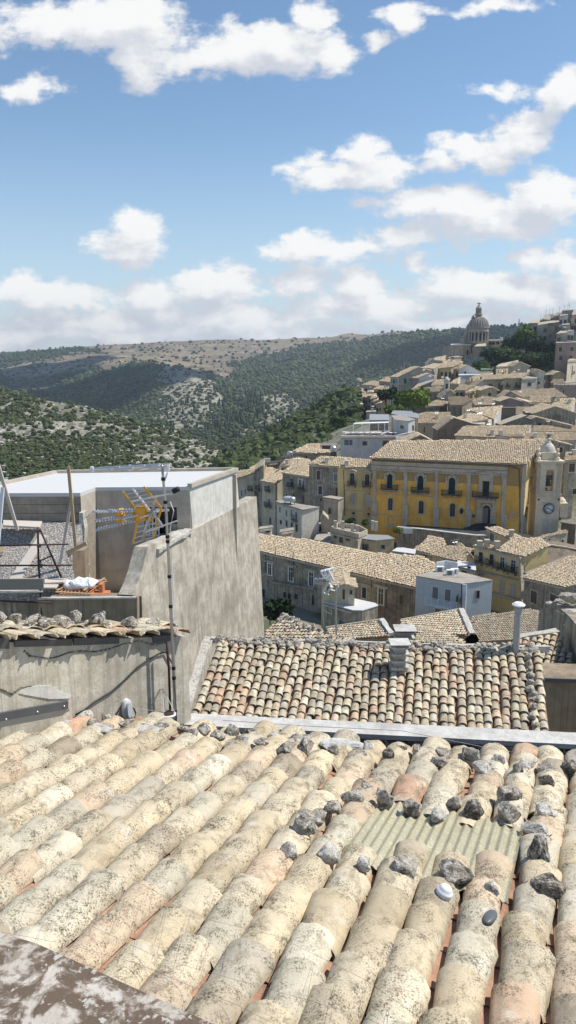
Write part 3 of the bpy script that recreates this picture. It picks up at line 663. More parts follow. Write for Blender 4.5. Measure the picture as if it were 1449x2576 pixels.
NL = ['small grey stone left of the tall angular one, near the left sheet corner','tall angular stone with pale top, left of the skylight sheet','narrow dark stone touching the tall angular one left of the sheet','speckled stone in the middle of the row up the left side of the sheet','wide dark stone high on the left side of the skylight sheet','smallest stone at the top of the row left of the sheet','grey rounded stone at the top left corner of the skylight sheet','dark speckled stone between the first two tile ends above the sheet','broad pale stone between tile ends above the middle of the sheet','upright black and white stone behind the pale one above the sheet','dark square stone resting on a tile above the sheet right of middle','large pitted grey stone at the top right corner of the skylight sheet','wide brownish stone above the pitted grey one at the sheet corner','black and white stone below the left corner of the skylight sheet','bright white faced stone standing below the left part of the sheet','pointed dark stone standing below the middle of the skylight sheet','biggest dome shaped lichen stone below the sheet, above the white ball','small pale stone at the bottom right corner of the skylight sheet','white topped stone right of the sheet, highest of the column there','flat pale stone lying under the white topped one right of the sheet','tall white splashed stone beside the right edge of the sheet','heavy dark stone lowest of the column right of the sheet']
stones('n', NS, 'stones around the skylight sheet', NL, seed0=100)
FS = [(50,85,38),(105,55,32,None,'stone_pale'),(150,105,42),(215,62,55,SL),(248,100,48),(375,120,34,None,'stone_dark'),(410,74,76,SL,'coping'),(480,130,40,(1.2,.9,.7)),(528,95,36,(1.2,.8,.7),'stone_pale'),(615,145,40,(.8,.9,1),'stone_dark'),(670,105,28),(742,120,30,(.7,.9,1.1)),(752,165,30),(855,125,42,(1.2,.9,.6)),(842,168,40),(985,142,54),(1045,195,54,(1.3,.9,.55),'stone_pale'),(1105,160,36,None,'stone_pale'),(1192,212,36,(.8,.8,1.1)),(1228,175,40,(1.3,1,.6),'stone_pale'),(1315,195,42),(1320,262,46,None,'stone_dark'),(1435,195,46,None,'stone_dark'),(0,42,30)]
o1 = ['first','second','third','fourth','fifth','sixth','seventh','eighth','ninth','tenth','eleventh','twelfth','thirteenth','fourteenth','fifteenth','sixteenth','seventeenth','eighteenth','nineteenth','twentieth','twenty-first','twenty-second','twenty-third','twenty-fourth']
look = {'lichen_stone': 'grey lichened stone', 'stone_dark': 'dark stone', 'stone_pale': 'pale stone', 'coping': 'flat grey slab'}
ordr = sorted(range(len(FS)), key=lambda i: FS[i][0]); rk_ = {k_: j for j, k_ in enumerate(ordr)}
ME = len(FS)
FL = [('%s, %s from the right along the far tile edge' % (look[(r_[4] if len(r_) > 4 else 'lichen_stone')], o1[ME - 1 - rk_[i]])) for i, r_ in enumerate(FS)]
stones('n', FS, 'stones along the far edge of the near roof', FL, seed0=200)
KS = [(425,590,42,(1.2,.9,.8),'stone_pale'),(328,602,58,(1.2,.8,.25),'coping'),(505,632,66,(1.3,.8,.2),'coping'),(735,642,68,(1.3,.8,.2),'coping'),(530,597,34),(640,607,40,(1.2,.9,.5)),(812,632,36,(1.3,.9,.6)),(915,655,30),(965,675,36),(1030,650,38),(1095,690,42),(1165,665,42),(1195,712,62,SL),(1262,672,38,(1.2,.9,.7)),(455,612,30,(1.5,1,.5))]
KL = ['rough pale stone under the black cable at the left house wall','pale flat slab beside the grey metal sheet at the wall foot','second flat pale slab from the left at the wall foot','third flat grey slab, left of the white hanging pot','small dark stone at the wall foot between two slabs','low flat stone under the white oval wall lamp','stone under the white hanging pot at the wall foot','dark little stone just right of the antenna mast foot','grey stone in front of the left end of the coping','peaked grey stone touching the left end of the coping','cube like stone below the left end of the coping','broad peaked stone on the coping corner, fifth right of the mast','flat grey slab lying under the peaked stones near the coping','dark humped stone after the flat slab near the coping','thin broken stone between the first two slabs at the wall foot']
stones('k', KS, 'stones at the foot of the left house wall', KL, seed0=300)
# white ball and dark shard
b = rp(*F('n', 863, 745), .13); r_ = 33 * .566 * np.linalg.norm(b) / FPX
m = MB(); v, f = ico(4); v = v * (1 + .05 * np.sin(v[:, 2:3] * 9 + v[:, :1] * 3)) ; m.add(v * r_ + b, f)
tag(m.build('ball', MAT['white_plastic'], smooth=True), 'white crumpled ball lying under the biggest lichen stone', 'ball')
b = rp(*F('n', 1065, 868), .10); e1 = unit(rp(*F('n', 1090, 830)) - rp(*F('n', 1035, 910)))
m = MB(); v, f = ico(3); s_ = np.linalg.norm(b) / FPX * .566; a2 = unit(np.cross(NR, e1)); vv = v[:, :1] * e1 * 54 * s_ + v[:, 1:2] * a2 * 24 * s_ + v[:, 2:3] * NR * 14 * s_ + b + NR * .02; m.add(vv, f)
tag(m.build('slate_shard', MAT['grey_plastic'], smooth=True), 'smooth dark grey shard wedged between two tile rows below the sheet', 'shard')
b = rp(*F('k', 1030, 1163), .05)
b = rp(581, 2478, .1); m = MB(); v, f = ico(2); m.add(v * (1 + rng.uniform(-.2, .2, (len(v), 1))) * .012 + b, f); tag(m.build('pebble', MAT['white_plastic']), 'tiny white pebble among the nearest tiles', 'pebble')

# ================================================================ left house with its tiled eave
LA, LB = 6.3, 7.95
tl, tr = at(-140, 1608, LA - .5), at(466, 1592, LB); bl, br = at(-140, 1900, LA - .5) , at(478, 1850, LB)
wd = unit((tr - tl) * [1, 1, 0]); wn = np.cross(wd, UP); wn = wn * np.sign(-wn[1])   # towards us
def onw(x, y, off=0.0): return on_plane(x, y, tl + wn * off, wn)
lh = thing('neighbour_house', (tl + tr) / 2 - UP * 1.5, 'stained plaster house wall at left under a short tiled eave weighed down with stones', 'house')
zt = onw(-140, 1622); zr = onw(468, 1600); zb = onw(-140, 1905) - UP * 2; zbr = onw(482, 1832); zbr2 = zbr - UP * 3
m = MB(); front = [zt, zr, zbr, zbr2, zb]
back = -wn * .42; m.prism(front, back)
m.build('house_wall', MAT['wall_left_house'], lh)
# plaster crack ledges and bare patches
m = MB()
for pts, r_ in (([(60, 1636), (75, 1650), (100, 1653), (130, 1656), (150, 1650), (175, 1640), (205, 1638), (240, 1640), (275, 1632), (310, 1620), (350, 1612), (390, 1622), (420, 1615)], .008), ([(0, 1733), (30, 1744), (55, 1728), (80, 1726)], .010)):
    P3 = [onw(x, y + rng.uniform(-1, 1), .003) for x, y in pts]
    m.tube(P3, [r_ * rng.uniform(.5, 1.3) for _ in P3], 5)
m.build('plaster_crack', MAT['stone_dark'], lh)
m = MB(); m.prism([onw(x, y, -.02) for x, y in ((44, 1742), (62, 1728), (85, 1724), (120, 1722), (140, 1735), (175, 1748), (170, 1755), (120, 1756), (90, 1752), (60, 1746))], wn * .03); m.build('bare_patch', MAT['render_white'], lh, sub=2, rough=.004, rs=8)
# slate strips under the eave
m = MB()
for a, b, y0, y1, y2, y3 in ((-140, 24, 1607, 1605, 1632, 1632), (38, 182, 1612, 1608, 1628, 1624), (186, 300, 1606, 1603, 1624, 1619), (386, 434, 1600, 1597, 1618, 1612)):
    m = MB(); m.prism([onw(a, y0, .03), onw(b, y1, .03), onw(b, y3, .01), onw(a, y2, .01)], -wn * .05); m.build('slate_strip', MAT['slate_strip'], lh)
# eave: short tiled roof sloping towards us, seen almost edge-on
ez = onw(-140, 1606, -.09); er = onw(450, 1589, -.09); rl = ez - wn * .46 + UP * .0; rr_ = er - wn * .46 + UP * .0
m = MB(); tile_quad(m, ez, er, rr_, rl, .255, .34, stag=.06, L=.43, r=.12, seg=10, rise=.02, h=.45, jit=.014, w=[8, 6, 8, 5, 5, 4, 3, 2.5, 1, 2, 6]); m.build('roof_tiles', MAT['tile_near'], lh)
m = MB(); m.prism([ez - UP * .03, er - UP * .03, rr_ - UP * .03, rl - UP * .03], (0, 0, -.045)); m.build('eave_board', MAT['dark_metal'], lh)
m = MB(); m.prism([rl - UP * .075, rr_ - UP * .075, rr_ - wn * 3.4 - UP * 3.6, rl - wn * 3.4 - UP * 3.6], (0, 0, -.2)); m.build('back_roof', MAT['tan_render'], lh)
def leave(x, y):
    P = ez - wn * .55 + UP * .13; nn = unit(np.cross(wd, rl - ez)); nn *= np.sign(nn[2]); return on_plane(x, y, ez + nn * .07, nn)
ES = [(10,92,36,(1,.8,.9)),(82,97,32),(178,98,56,(1.5,.8,.4)),(222,116,46,(1.1,.8,.8)),(300,114,50,(1.2,.8,.8)),(352,128,38),(385,88,40,(1,.8,.9)),(495,100,56,(1.1,.8,.8)),(655,108,62,(1.6,.8,.4),'stone_dark'),(765,112,50,(1.3,.8,.6)),(862,118,34,(1.3,.8,.5)),(478,128,40,(1,.8,.6)),(545,122,34,(1.2,.8,.5))]
eo = sorted(range(len(ES)), key=lambda i: ES[i][0]); er_k = {k_: j for j, k_ in enumerate(eo)}
EL = ['%s of the stones from the left on the tiled eave of the left house' % o1[er_k[i]] for i in range(len(ES))]
nn_ = unit(np.cross(wd, rl - ez)); nn_ *= np.sign(nn_[2])
def eplane(x, y): return onw(x, y, -.22)
stones('k', ES, 'stones on the eave of the left house', EL, plane=eplane, seed0=400)
# cable, lamp, hook, hanging pot
m = MB(); m.tube([onw(*F('k', x, y), .02) for x, y in ((380, 578), (420, 556), (480, 510), (560, 462), (620, 410), (690, 340), (740, 305), (800, 270), (835, 262), (850, 290), (872, 330))], .008, 6); tag(m.build('cable', MAT['black_plastic'], smooth=True), 'black cable running diagonally across the stained house wall', 'cable')
lt = thing('wall_lamp', onw(*F('k', 627, 540)), 'white oval bulkhead lamp on the stained house wall', 'lamp')
c0 = onw(*F('k', 630, 545)); sc_ = np.linalg.norm(c0) / FPX * .5
def oval(mb, c, a, b, dpt, seg=24, col=None):
    pts = [c + wd * a * math.cos(t) + UP * (math.copysign(abs(math.sin(t)) ** .8, math.sin(t)) * b) for t in np.linspace(0, 2 * math.pi, seg, endpoint=False)]
    mb.prism(pts, wn * dpt)
m = MB(); oval(m, c0, 27 * sc_, 52 * sc_, .05); m.build('lamp_body', MAT['white_plastic'], lt, bevel=.008)
m = MB(); oval(m, c0 + wn * .05, 18 * sc_, 42 * sc_, .025); m.build('lamp_glass', MAT['glass_lamp'], lt, bevel=.008)
m = MB(); m.tube([onw(*F('k', x, y), .03) for x, y in ((570, 600), (590, 570), (600, 545), (612, 530))], .006, 6); m.build('lamp_cable', MAT['black_plastic'], lt)
m = MB(); m.tube([onw(*F('k', x, y), .03) for x, y in ((655, 552), (662, 540), (675, 548), (683, 570), (678, 590), (668, 600))], .008, 6); tag(m.build('hook', MAT['rusty_tube']), 'curled rusty hook on the wall right of the oval lamp', 'hook')
m = MB(); m.tube([onw(*F('k', x, y), .05) for x, y in ((685, 545), (760, 555), (860, 568), (955, 580), (1010, 582))], .0022, 4); tag(m.build('clothes_line', MAT['rod_metal']), 'thin washing line stretched from the hook past the hanging pot', 'line')
pc = onw(*F('k', 848, 600), .16); s_ = np.linalg.norm(pc) / FPX * .5
hp = thing('hanging_pot', pc, 'small white flower pot hanging by white cords on the house wall', 'flower pot')
m = MB(); m.lathe(pc - UP * 36 * s_, [(24 * s_, 0), (33 * s_, 56 * s_), (37 * s_, 57 * s_), (37 * s_, 66 * s_), (31 * s_, 66 * s_)], 20); m.build('pot', MAT['white_plastic'], hp, smooth=True)
m = MB(); v, f = ico(2); m.add(v * np.array([30, 30, 10]) * s_ * (1 + rng.uniform(-.15, .15, (len(v), 1))) + pc + UP * 28 * s_, f); m.build('soil', MAT['potted_soil'], hp)
m = MB(); top = onw(*F('k', 820, 448), .10)
for t in (0, 2.1, 4.2): m.tube([top, pc + np.array([math.cos(t), math.sin(t), 0]) * 35 * s_ + UP * 28 * s_], .0045, 5)
m.build('cord', MAT['white_plastic'], hp)
m = MB(); m.tube([onw(*F('k', 806, 450), .0), top], .007, 6); m.build('bracket', MAT['white_plastic'], hp)
# grey metal sheet and flashing in the corner
g0 = [rp(-60, 1855, .02), rp(60, 1838, .02), rp(150, 1806, .02), onw(172, 1790, .02), onw(175, 1783, .02), onw(-60, 1830, .02)]
fl = thing('metal_gutter', onw(90, 1800), 'grey sheet metal gutter with a dark riveted strip at the foot of the left wall', 'gutter')
m = MB(); m.prism([onw(-60, 1822, .012), onw(173, 1781, .012), rp(190, 1815, .04), rp(90, 1850, .04), rp(-60, 1880, .04)], (0, 0, -.012)); m.build('sheet', MAT['zinc'], fl)
m = MB(); m.prism([onw(-60, 1806, .03), onw(172, 1764, .03), onw(172, 1783, .03), onw(-60, 1826, .03)], -wn * .03); st_ = m.build('strip', MAT['slate_strip'], fl)
for x, y in ((15, 1810), (94, 1791), (161, 1777)):
    m = MB(); v, f = ico(2); m.add(v * .011 + onw(x, y, .03), f); m.build('rivet', MAT['galvanised'], st_)

# ================================================================ antenna mast on the left house
mt = lambda x, y, d=0.0: at(x, y, 7.55 + d)
mast = thing('antenna_mast', mt(442, 1822), 'tall slim metal mast clamped to the corner of the left house', 'mast')
ml = [(442, 1824), (437, 1690), (431, 1560), (424, 1400), (418, 1285), (411, 1210), (407, 1166)]
m = MB(); m.tube([mt(*p_) for p_ in ml], [.018, .018, .017, .015, .014, .013, .012], 10); m.build('pole', MAT['galvanised'], mast, smooth=True)
m = MB(); m.tube([mt(x - 6, y) - np.array([0, -.03, 0]) for x, y in ((434, 1815), (430, 1690), (425, 1620))], .013, 8); m.build('side_tube', MAT['rusty_tube'], mast, smooth=True)
for i in (1205, 1263, 1350, 1362, 1450, 1525, 1680, 1705, 1790):
    x = np.interp(-i, [-q_[1] for q_ in ml], [q_[0] for q_ in ml]); m = MB(); m.tube([mt(x, i - 4), mt(x, i + 4)], .021, 10); m.build('clamp', MAT['black_plastic'], mast)
m = MB(); m.tube([mt(428, 1262), mt(437, 1285), mt(428, 1330), mt(433, 1420), mt(440, 1560), mt(448, 1600)], .005, 6); m.build('coax_cable', MAT['white_plastic'], mast)
T = lambda x, y, d=0.0: mt(*F('t', x, y), d)
# orange antenna
an = thing('television_antenna', T(760, 580), 'orange and metal television antenna with folded grid reflector on the mast', 'antenna')
UA, UB, UC, UD = T(425, 325, .15), T(680, 280, -.12), T(885, 530, -.12), T(625, 590, .15); LA_, LB_ = T(555, 940, .15), T(790, 865, -.12)
for a, b, mtn in ((UA, UD, 'orange_plastic'), (UB, UC, 'orange_plastic'), (UD, LA_, 'orange_plastic'), (UC, LB_, 'orange_plastic')):
    m = MB(); m.bar(a, b, .022, .014, up=np.array([0, 1, 0])); m.build('reflector_rail', MAT[mtn], an, bevel=.003)
m = MB()
for t in np.linspace(0.02, .98, 7): m.tube([UA + (UD - UA) * t, UB + (UC - UB) * t], .0055, 6)
for t in np.linspace(.12, 1, 6): m.tube([UD + (LA_ - UD) * t, UC + (LB_ - UC) * t], .0055, 6)
m.tube([(UA + UB) / 2, (UD + UC) / 2], .012, 8); m.tube([(UD + UC) / 2, (LA_ + LB_) / 2], .012, 8); m.build('reflector_grid', MAT['rod_metal'], an)
m = MB(); m.bar(T(600, 560, 0), T(975, 552, 0), .022, .022); m.tube([T(370, 560, 0), T(620, 560, 0)], .01, 6)
m.build('boom', MAT['rod_metal'], an)
for (x0, y0, x1, y1, kx, ky) in ((85, 568, 620, 552, 0, 0), (105, 676, 640, 606, 0, 0), (125, 782, 640, 650, 0, 0)):
    m = MB(); a, b = T(x0, y0), T(x1, y1); m.tube([a, b], .008, 6)
    for t in np.linspace(.03, .9, 15): c = a + (b - a) * t; m.bar(c + np.array([-.004, -.05, -.008]), c + np.array([.006, .05, .008]), .012, .006)
    m.build('director_row', MAT['rod_metal'], an)
for (x, y, a, b) in ((388, 632, 34, 92), (585, 625, 42, 88)):
    m = MB(); c = T(x, y); s_ = np.linalg.norm(c) / FPX * .217
    pts = [c + np.array([a * s_ * math.cos(t), .0, -b * s_ * math.sin(t)]) for t in np.linspace(0, 2 * math.pi, 20, endpoint=False)]
    m.prism(pts, (.02, .09, 0)); m.build('director_plate', MAT['orange_plastic'], an, bevel=.006)
m = MB(); m.box(T(655, 585), (.11, .09, .14)); m.box(T(752, 630), (.06, .05, .10)); m.build('dipole_box', MAT['orange_plastic'], an, bevel=.01)
# rod antenna with dark end cap
a2_ = thing('rod_antenna', T(800, 560, -.1), 'grey crossed rod antenna with a dark knob at its right end', 'antenna')
m = MB(); m.tube([T(832, 382, -.15), T(800, 470, -.13), T(785, 560, -.12)], [.006, .012, .022], 8); m.tube([T(785, 560, -.12), T(840, 650, -.12), T(905, 748, -.15)], [.024, .014, .014], 8); m.tube([T(785, 560, -.12), T(735, 690, -.1), T(672, 905, -.05)], [.018, .012, .012], 8); m.build('frame_rod', MAT['galvanised'], a2_, smooth=True)
m = MB(); m.tube([T(435, 655, -.05), T(620, 605, -.05)], .008, 6); m.tube([T(540, 452, -.2), T(780, 402, -.2), T(1030, 356, -.2)], .009, 6); m.tube([T(705, 808, -.2), T(900, 735, -.2), T(1070, 675, -.2)], .009, 6); m.tube([T(640, 640, -.1), T(900, 560, -.1)], .008, 6); m.build('element', MAT['rod_metal'], a2_)
m = MB(); m.tube([T(1018, 338, -.2), T(1090, 302, -.2)], .026, 12); m.build('end_cap', MAT['black_plastic'], a2_, smooth=True)
# long flat antenna at the mast head
a3_ = thing('long_antenna', T(890, 50), 'long flat antenna of many thin rods at the very top of the mast', 'antenna')
m = MB()
for (x0, y0, d0, x1, y1, d1_) in ((75, 92, 0, 880, 50, 0), (75, 82, .3, 890, 40, .3), (180, 60, .2, 870, 20, -.2), (120, 95, .3, 560, 62, -.3), (240, 95, .3, 690, 30, -.4), (420, 98, .3, 860, 36, -.3), (520, 50, .1, 990, 12, -.1), (60, 70, .2, 400, 52, -.1), (700, 90, .3, 960, 40, -.2)):
    m.tube([T(x0, y0, d0), T(x1, y1, d1_)], .009, 6)
m.build('rods', MAT['rod_metal'], a3_)
for x_, y_ in ((80, 80), (520, 62)):
    m = MB(); m.box(T(x_, y_, .1), (.035, .04, .06)); m.build('insulator', MAT['white_plastic'], a3_, bevel=.006)
m = MB(); m.box(T(948, 58), (.06, .05, .08)); m.tube([T(955, 80), T(955, 118)], .012, 8); m.tube([T(955, 118), T(935, 180), T(910, 235)], .005, 6); m.build('junction_box', MAT['white_plastic'], a3_, bevel=.01)
# ================================================================ the speckled roof below the coping (sloping towards us)
def slope_plane(A, B, deg, sgn=1):
    """plane through the eave line A-B rising away from the eye by deg"""
    u = unit((B - A)); h = np.cross(UP, u); h[2] = 0; h = unit(h); h = h * np.sign(h[1]); v = h * math.cos(R(deg)) + UP * math.sin(R(deg)) * sgn
    n = np.cross(u, v); n = n * np.sign(n[2]); return u, v, unit(n)
mA = at(474, 1812, 17.7); mB = at_z(1380, 1854, mA[2]); u, v, n_ = slope_plane(mA, mB, 20)
mC = on_plane(1356, 1632, mA, n_); mD = on_plane(550, 1612, mA, n_)
mh = thing('tiled_roof', (mA + mC) / 2, 'steep speckled tile roof in the middle distance behind the pale coping', 'roof')
m = MB(); tile_quad(m, mA - v * .3, mB - v * .3, mC, mD, .217, .275, L=.36, r=.105, seg=8, rise=.034, h=.9, w=W_MID, jit=.013, thick=.014); m.build('roof_tiles', MAT['tile_mid'], mh)
m = MB(); m.prism([mA - n_ * .02 - v * .3, mB - n_ * .02 - v * .3, mC - n_ * .02, mD - n_ * .02], -n_ * .12); m.build('roof_deck', MAT['terracotta'], mh)
m = MB(); m.prism([mA - n_ * .1, mB - n_ * .1, mC - n_ * .1, mD - n_ * .1], (0, 0, -8)); m.build('house_wall', MAT['tan_render'], mh)
# rough mortar verge at left and ridge with rubble
m = MB(); k_ = unit(mD - mA); e_ = unit(mB - mA)
m.bar(mA - e_ * .16, mD - e_ * .30 + k_ * .1, .24, .14, up=n_); m.build('mortar_verge', MAT['stone_pale'], mh, sub=4, rough=.05, rs=4)
m = MB(); m.bar(mD - e_ * .2 + UP * .02, mC + e_ * .25 + UP * .0, .15, .13); m.build('mortar_ridge', MAT['stone_pale'], mh, sub=5, rough=.06, rs=5)
m = MB(); v_, f_ = ico(2)
for t in np.sort(rng.uniform(0, 1, 190)):
    c = mD + (mC - mD) * t - v * rng.uniform(-.05, .26) + n_ * .10; m.add(v_ * rng.uniform(.04, .10) * (1 + rng.uniform(-.3, .3, (len(v_), 1))) * [1.2, 1, .8] + c, f_)
o = m.build('ridge_rubble', MAT['lichen_stone'], mh); o['kind'] = 'stuff'
vs_ = [(1.5, .14), (1.15, .1), (1.32, .12), (1.8, .1), (2.05, .12), (2.5, .1), (2.8, .13), (3.05, .09), (.9, .1), (.55, .12), (2.3, .08), (.25, .1)]
for i, (d_, s_) in enumerate(vs_):
    c = mB - e_ * .32 + (mC - mB) * (d_ / 3.3) + n_ * .14 + e_ * rng.uniform(-.08, .08)
    rock('stone', c, s_, 'lichen_stone', '%s stone from the bottom up the right verge of the speckled roof' % o1[sorted(range(12), key=lambda q_: vs_[q_][0]).index(i)], 'stones up the right verge of the speckled roof', (1, .9, .8), 500 + i)
# brick chimney with stacked louvre tiles, in front of its twin beyond the ridge
def chimney(px, py0, py1, D, label, wpx=62, sides=True):
    c = at(px, (py0 + py1) / 2, D); s_ = D / FPX; h = (py1 - py0) * s_ * 1.03; w_ = wpx * s_
    t = thing('chimney', c - UP * h / 2, label, 'chimney', 'louvred concrete chimneys')
    m = MB(); m.box(c - UP * h * .05, (w_ * .55, w_ * .55, h * .9)); m.build('stack', MAT['concrete_new'], t)
    n__ = 4
    for i in range(n__):
        z = h * (.42 - .25 * i); m = MB(); m.box(c + UP * (z - .02), (w_ * .86, w_ * .86, .035)); m.box(c + UP * (z - .055), (w_ * .74, w_ * .74, .04)); m.build('louvre_slab', MAT['stone_pale'], t, bevel=.01)
    m = MB(); m.box(c + UP * h * .5, (w_ * .95, w_ * .9, .03)); m.build('cap_slab', MAT['coping'], t, bevel=.01, sub=1, rough=.006)
    return t, c
cD = on_plane(1004, 1690, mA, n_)[1]
chimney(1004, 1612, 1686, cD, 'stubby louvred concrete chimney standing in the speckled roof', 58)
chimney(1017, 1578, 1634, 24.5, 'second louvred chimney just beyond the ridge of the speckled roof', 60)
c = on_plane(985, 1680, mA, n_); m = MB(); m.prism([on_plane(978, 1655, mA + n_ * .1, n_), on_plane(1030, 1652, mA + n_ * .1, n_), on_plane(1036, 1668, mA + n_ * .1, n_), on_plane(1022, 1686, mA + n_ * .1, n_), on_plane(978, 1684, mA + n_ * .1, n_)], -n_ * .1); m.build('cement_base', MAT['stone_pale'], mh, sub=2, rough=.02, rs=6)
# flue pipe
fp = thing('flue_pipe', at(1297, 1630, 19.2), 'tall grey metal flue pipe with a round cap at the ridge of the speckled roof', 'flue')
c0 = at(1297, 1640, 19.6); s_ = 19.6 / FPX
zt_ = (1640 - 1518) * s_ * 1.03
m = MB(); m.lathe(c0, [(9 * s_, -.4), (9 * s_, zt_ - .12), (11.5 * s_, zt_ - .12), (11.5 * s_, zt_)], 20); m.build('pipe', MAT['zinc'], fp, smooth=False)
m = MB(); m.lathe(c0 + UP * zt_, [(6 * s_, 0), (6 * s_, .05), (17 * s_, .055), (17 * s_, .08), (10 * s_, .13), (1 * s_, .14)], 24); m.build('cap', MAT['white_paint'], fp)

# ================================================================ unfinished house with the white flat roof
D0 = 21.0; z0 = at(202, 1240, D0)[2]
W = lambda x, y, dz=0.0: at_z(x, y, z0) + UP * dz
wh = thing('concrete_house', W(300, 1226) - UP * 4, 'unfinished grey concrete house with a white flat roof, left of the tall wall', 'house')
c_l = W(-120, 1241); c_n = W(202, 1240); c_i = W(240, 1226); c_r = W(477, 1224.5); c_b = W(595, 1183); c_bl = W(142, 1190); c_ll = W(-120, 1262)
c_ll = W(-220, 1262)
c_far = W(-120, 1228)
top = [c_l, c_n, c_i, c_r, c_b, c_bl, W(8, 1219), W(-120, 1236.0)]
m = MB(); m.prism(top, (0, 0, -.10)); m.build('white_roof', MAT['white_roof'], wh)
# kerb round the far edges
m = MB()
kb = [W(-120, 1236.0), W(8, 1219), c_bl, c_b, c_r]
for a, b in zip(kb[:-1], kb[1:]): m.bar(a + UP * .03, b + UP * .03, .14, .12)
m.build('roof_kerb', MAT['concrete_new'], wh)
def wallquad(mb, a, b, z1, th, back):
    mb.prism([a, b, b + UP * z1, a + UP * z1], back * th)
dn = lambda P, y, x=None: None
fw = np.array([0, 1.0, 0])
zfloor = -1.42
m = MB(); o_ = UP * -.10
m.prism([c_l + o_, c_n + o_, c_n + UP * -.95, c_l + UP * -.95], fw * .3); m.build('block_wall', MAT['block_grey'], wh)
# block joints: thin dark coloured strips set slightly proud, no groove cut
m = MB()
for zz in (-.33, -.58, -.82): m.prism([c_l + UP * zz - fw * .004, c_n + UP * zz - fw * .004, c_n + UP * (zz + .012) - fw * .004, c_l + UP * (zz + .012) - fw * .004], fw * .01)
for r_i, zz in enumerate((-.32, -.57)):
    for x in np.arange(-2 + .25 * (r_i % 2), 0.0, .5):
        p = c_n + np.array([x, 0, zz]); m.box(p - fw * .0 + UP * .11, (.012, .008, .22))
m.build('block_joints', MAT['dark_metal'], wh)
m = MB(); m.prism([c_l + UP * -.82 - fw * .05, c_n + UP * -.82 - fw * .05, c_n + UP * -.97 - fw * .05, c_l + UP * -.97 - fw * .05], fw * .3); m.build('beam', MAT['tan_render'], wh)
rv = c_i - c_n; m = MB(); wx = np.array([-.3, 0, 0])
m.prism([c_n + o_, c_i + o_, c_i + UP * -.62, c_n + rv * .75 + UP * -.66, c_n + rv * .3 + UP * -.74, c_n + UP * -.86], wx); m.build('return_wall', MAT['concrete_new'], wh)
m = MB()   # jagged edge below the return wall, down to the ledge
prev = c_n + np.array([-.02, .02, -.86])
jag = [(210, 1290), (208, 1310), (213, 1330), (211, 1352), (208, 1380), (214, 1395), (211, 1412), (217, 1428), (213, 1440), (219, 1462)]
m.prism([at(x, y, D0 - .15) for x, y in jag] + [at(200, 1470, D0 - .15), at(198, 1290, D0 - .15)], fw * .35); m.build('broken_edge', MAT['stone_pale'], wh, sub=2, rough=.03, rs=6)
# recessed main wall with a window opening
zb_ = -4.6; ox0, oy0 = 362, 1276; ox1, oy1 = 445, 1349
Wn = unit(np.cross(c_r - c_i, UP)); Wn = Wn * np.sign(-Wn[1])
wp = lambda x, y, off=0.0: on_plane(x, y, c_i + Wn * off, Wn)
m = MB(); th_ = -Wn * .28
L0, R0, T0, B0 = wp(ox0, oy0), wp(ox1, oy0), None, wp(ox1, oy1)
tL, tR = c_i + o_, c_r + o_; bL, bR = c_i + UP * zb_, c_r + UP * zb_
oTL, oTR, oBR, oBL = wp(ox0, oy0), wp(ox1, oy0), wp(ox1, oy1), wp(ox0, oy1)
def up_to(P, z): return np.array([P[0], P[1], z])
m.prism([tL, up_to(oTL, tL[2]), up_to(oBL, bL[2]), bL], th_); m.prism([up_to(oTR, tL[2]), tR, bR, up_to(oBR, bL[2])], th_)
m.prism([up_to(oTL, tL[2]), up_to(oTR, tL[2]), oTR, oTL], th_); m.prism([oBL, oBR, up_to(oBR, bL[2]), up_to(oBL, bL[2])], th_)
m.build('recessed_wall', MAT['concrete_new'], wh)
m = MB(); m.prism([oTL + th_ * 1.2, oTR + th_ * 1.2, oBR + th_ * 1.2, oBL + th_ * 1.2], th_ * .1); wq = m.build('window', MAT['pane'], wh)
m = MB(); a, b, c, d = wp(367, 1316), wp(400, 1316), wp(400, 1348), wp(367, 1348)
m.prism([a - Wn * .1, b - Wn * .1, c - Wn * .1, d - Wn * .1], -Wn * .04); m.build('glass_block', MAT['green_awning'], wq)
m = MB()
for x in (368, 376, 384, 392, 400): m.tube([wp(x, 1300, -.06), wp(x, 1348, -.06)], .02, 6)
for y in (1300, 1318, 1333, 1347): m.tube([wp(366, y, -.06), wp(401, y, -.06)], .02, 6)
m.build('grille', MAT['white_paint'], wq)
m = MB(); m.prism([wp(426, 1318, .04), wp(445, 1318, .04), wp(445, 1352, .04), wp(426, 1352, .04)], -Wn * .04); m.build('render_patch', MAT['block_grey'], wh)
# right face
dv = c_b - c_r; m = MB(); sN = np.cross(dv, UP); sN = unit(sN * [1, 1, 0]); m.prism([c_r + o_, c_b + o_, on_plane(602, 1275, c_r, sN), on_plane(486, 1350, c_r, sN)], np.array([-.3, .1, 0])); m.build('side_wall', MAT['render_white'], wh)
m = MB(); m.prism([c_b + o_, c_bl + o_, c_bl + UP * -8, c_b + UP * -8], -fw * .3); m.build('rear_wall', MAT['concrete_new'], wh)
m = MB(); m.prism([c_n + UP * -.9, c_i + UP * -.6, c_i + UP * -4.4, c_n + UP * -4.4], (-.25, 0, 0)); m.build('inner_wall', MAT['block_grey'], wh)
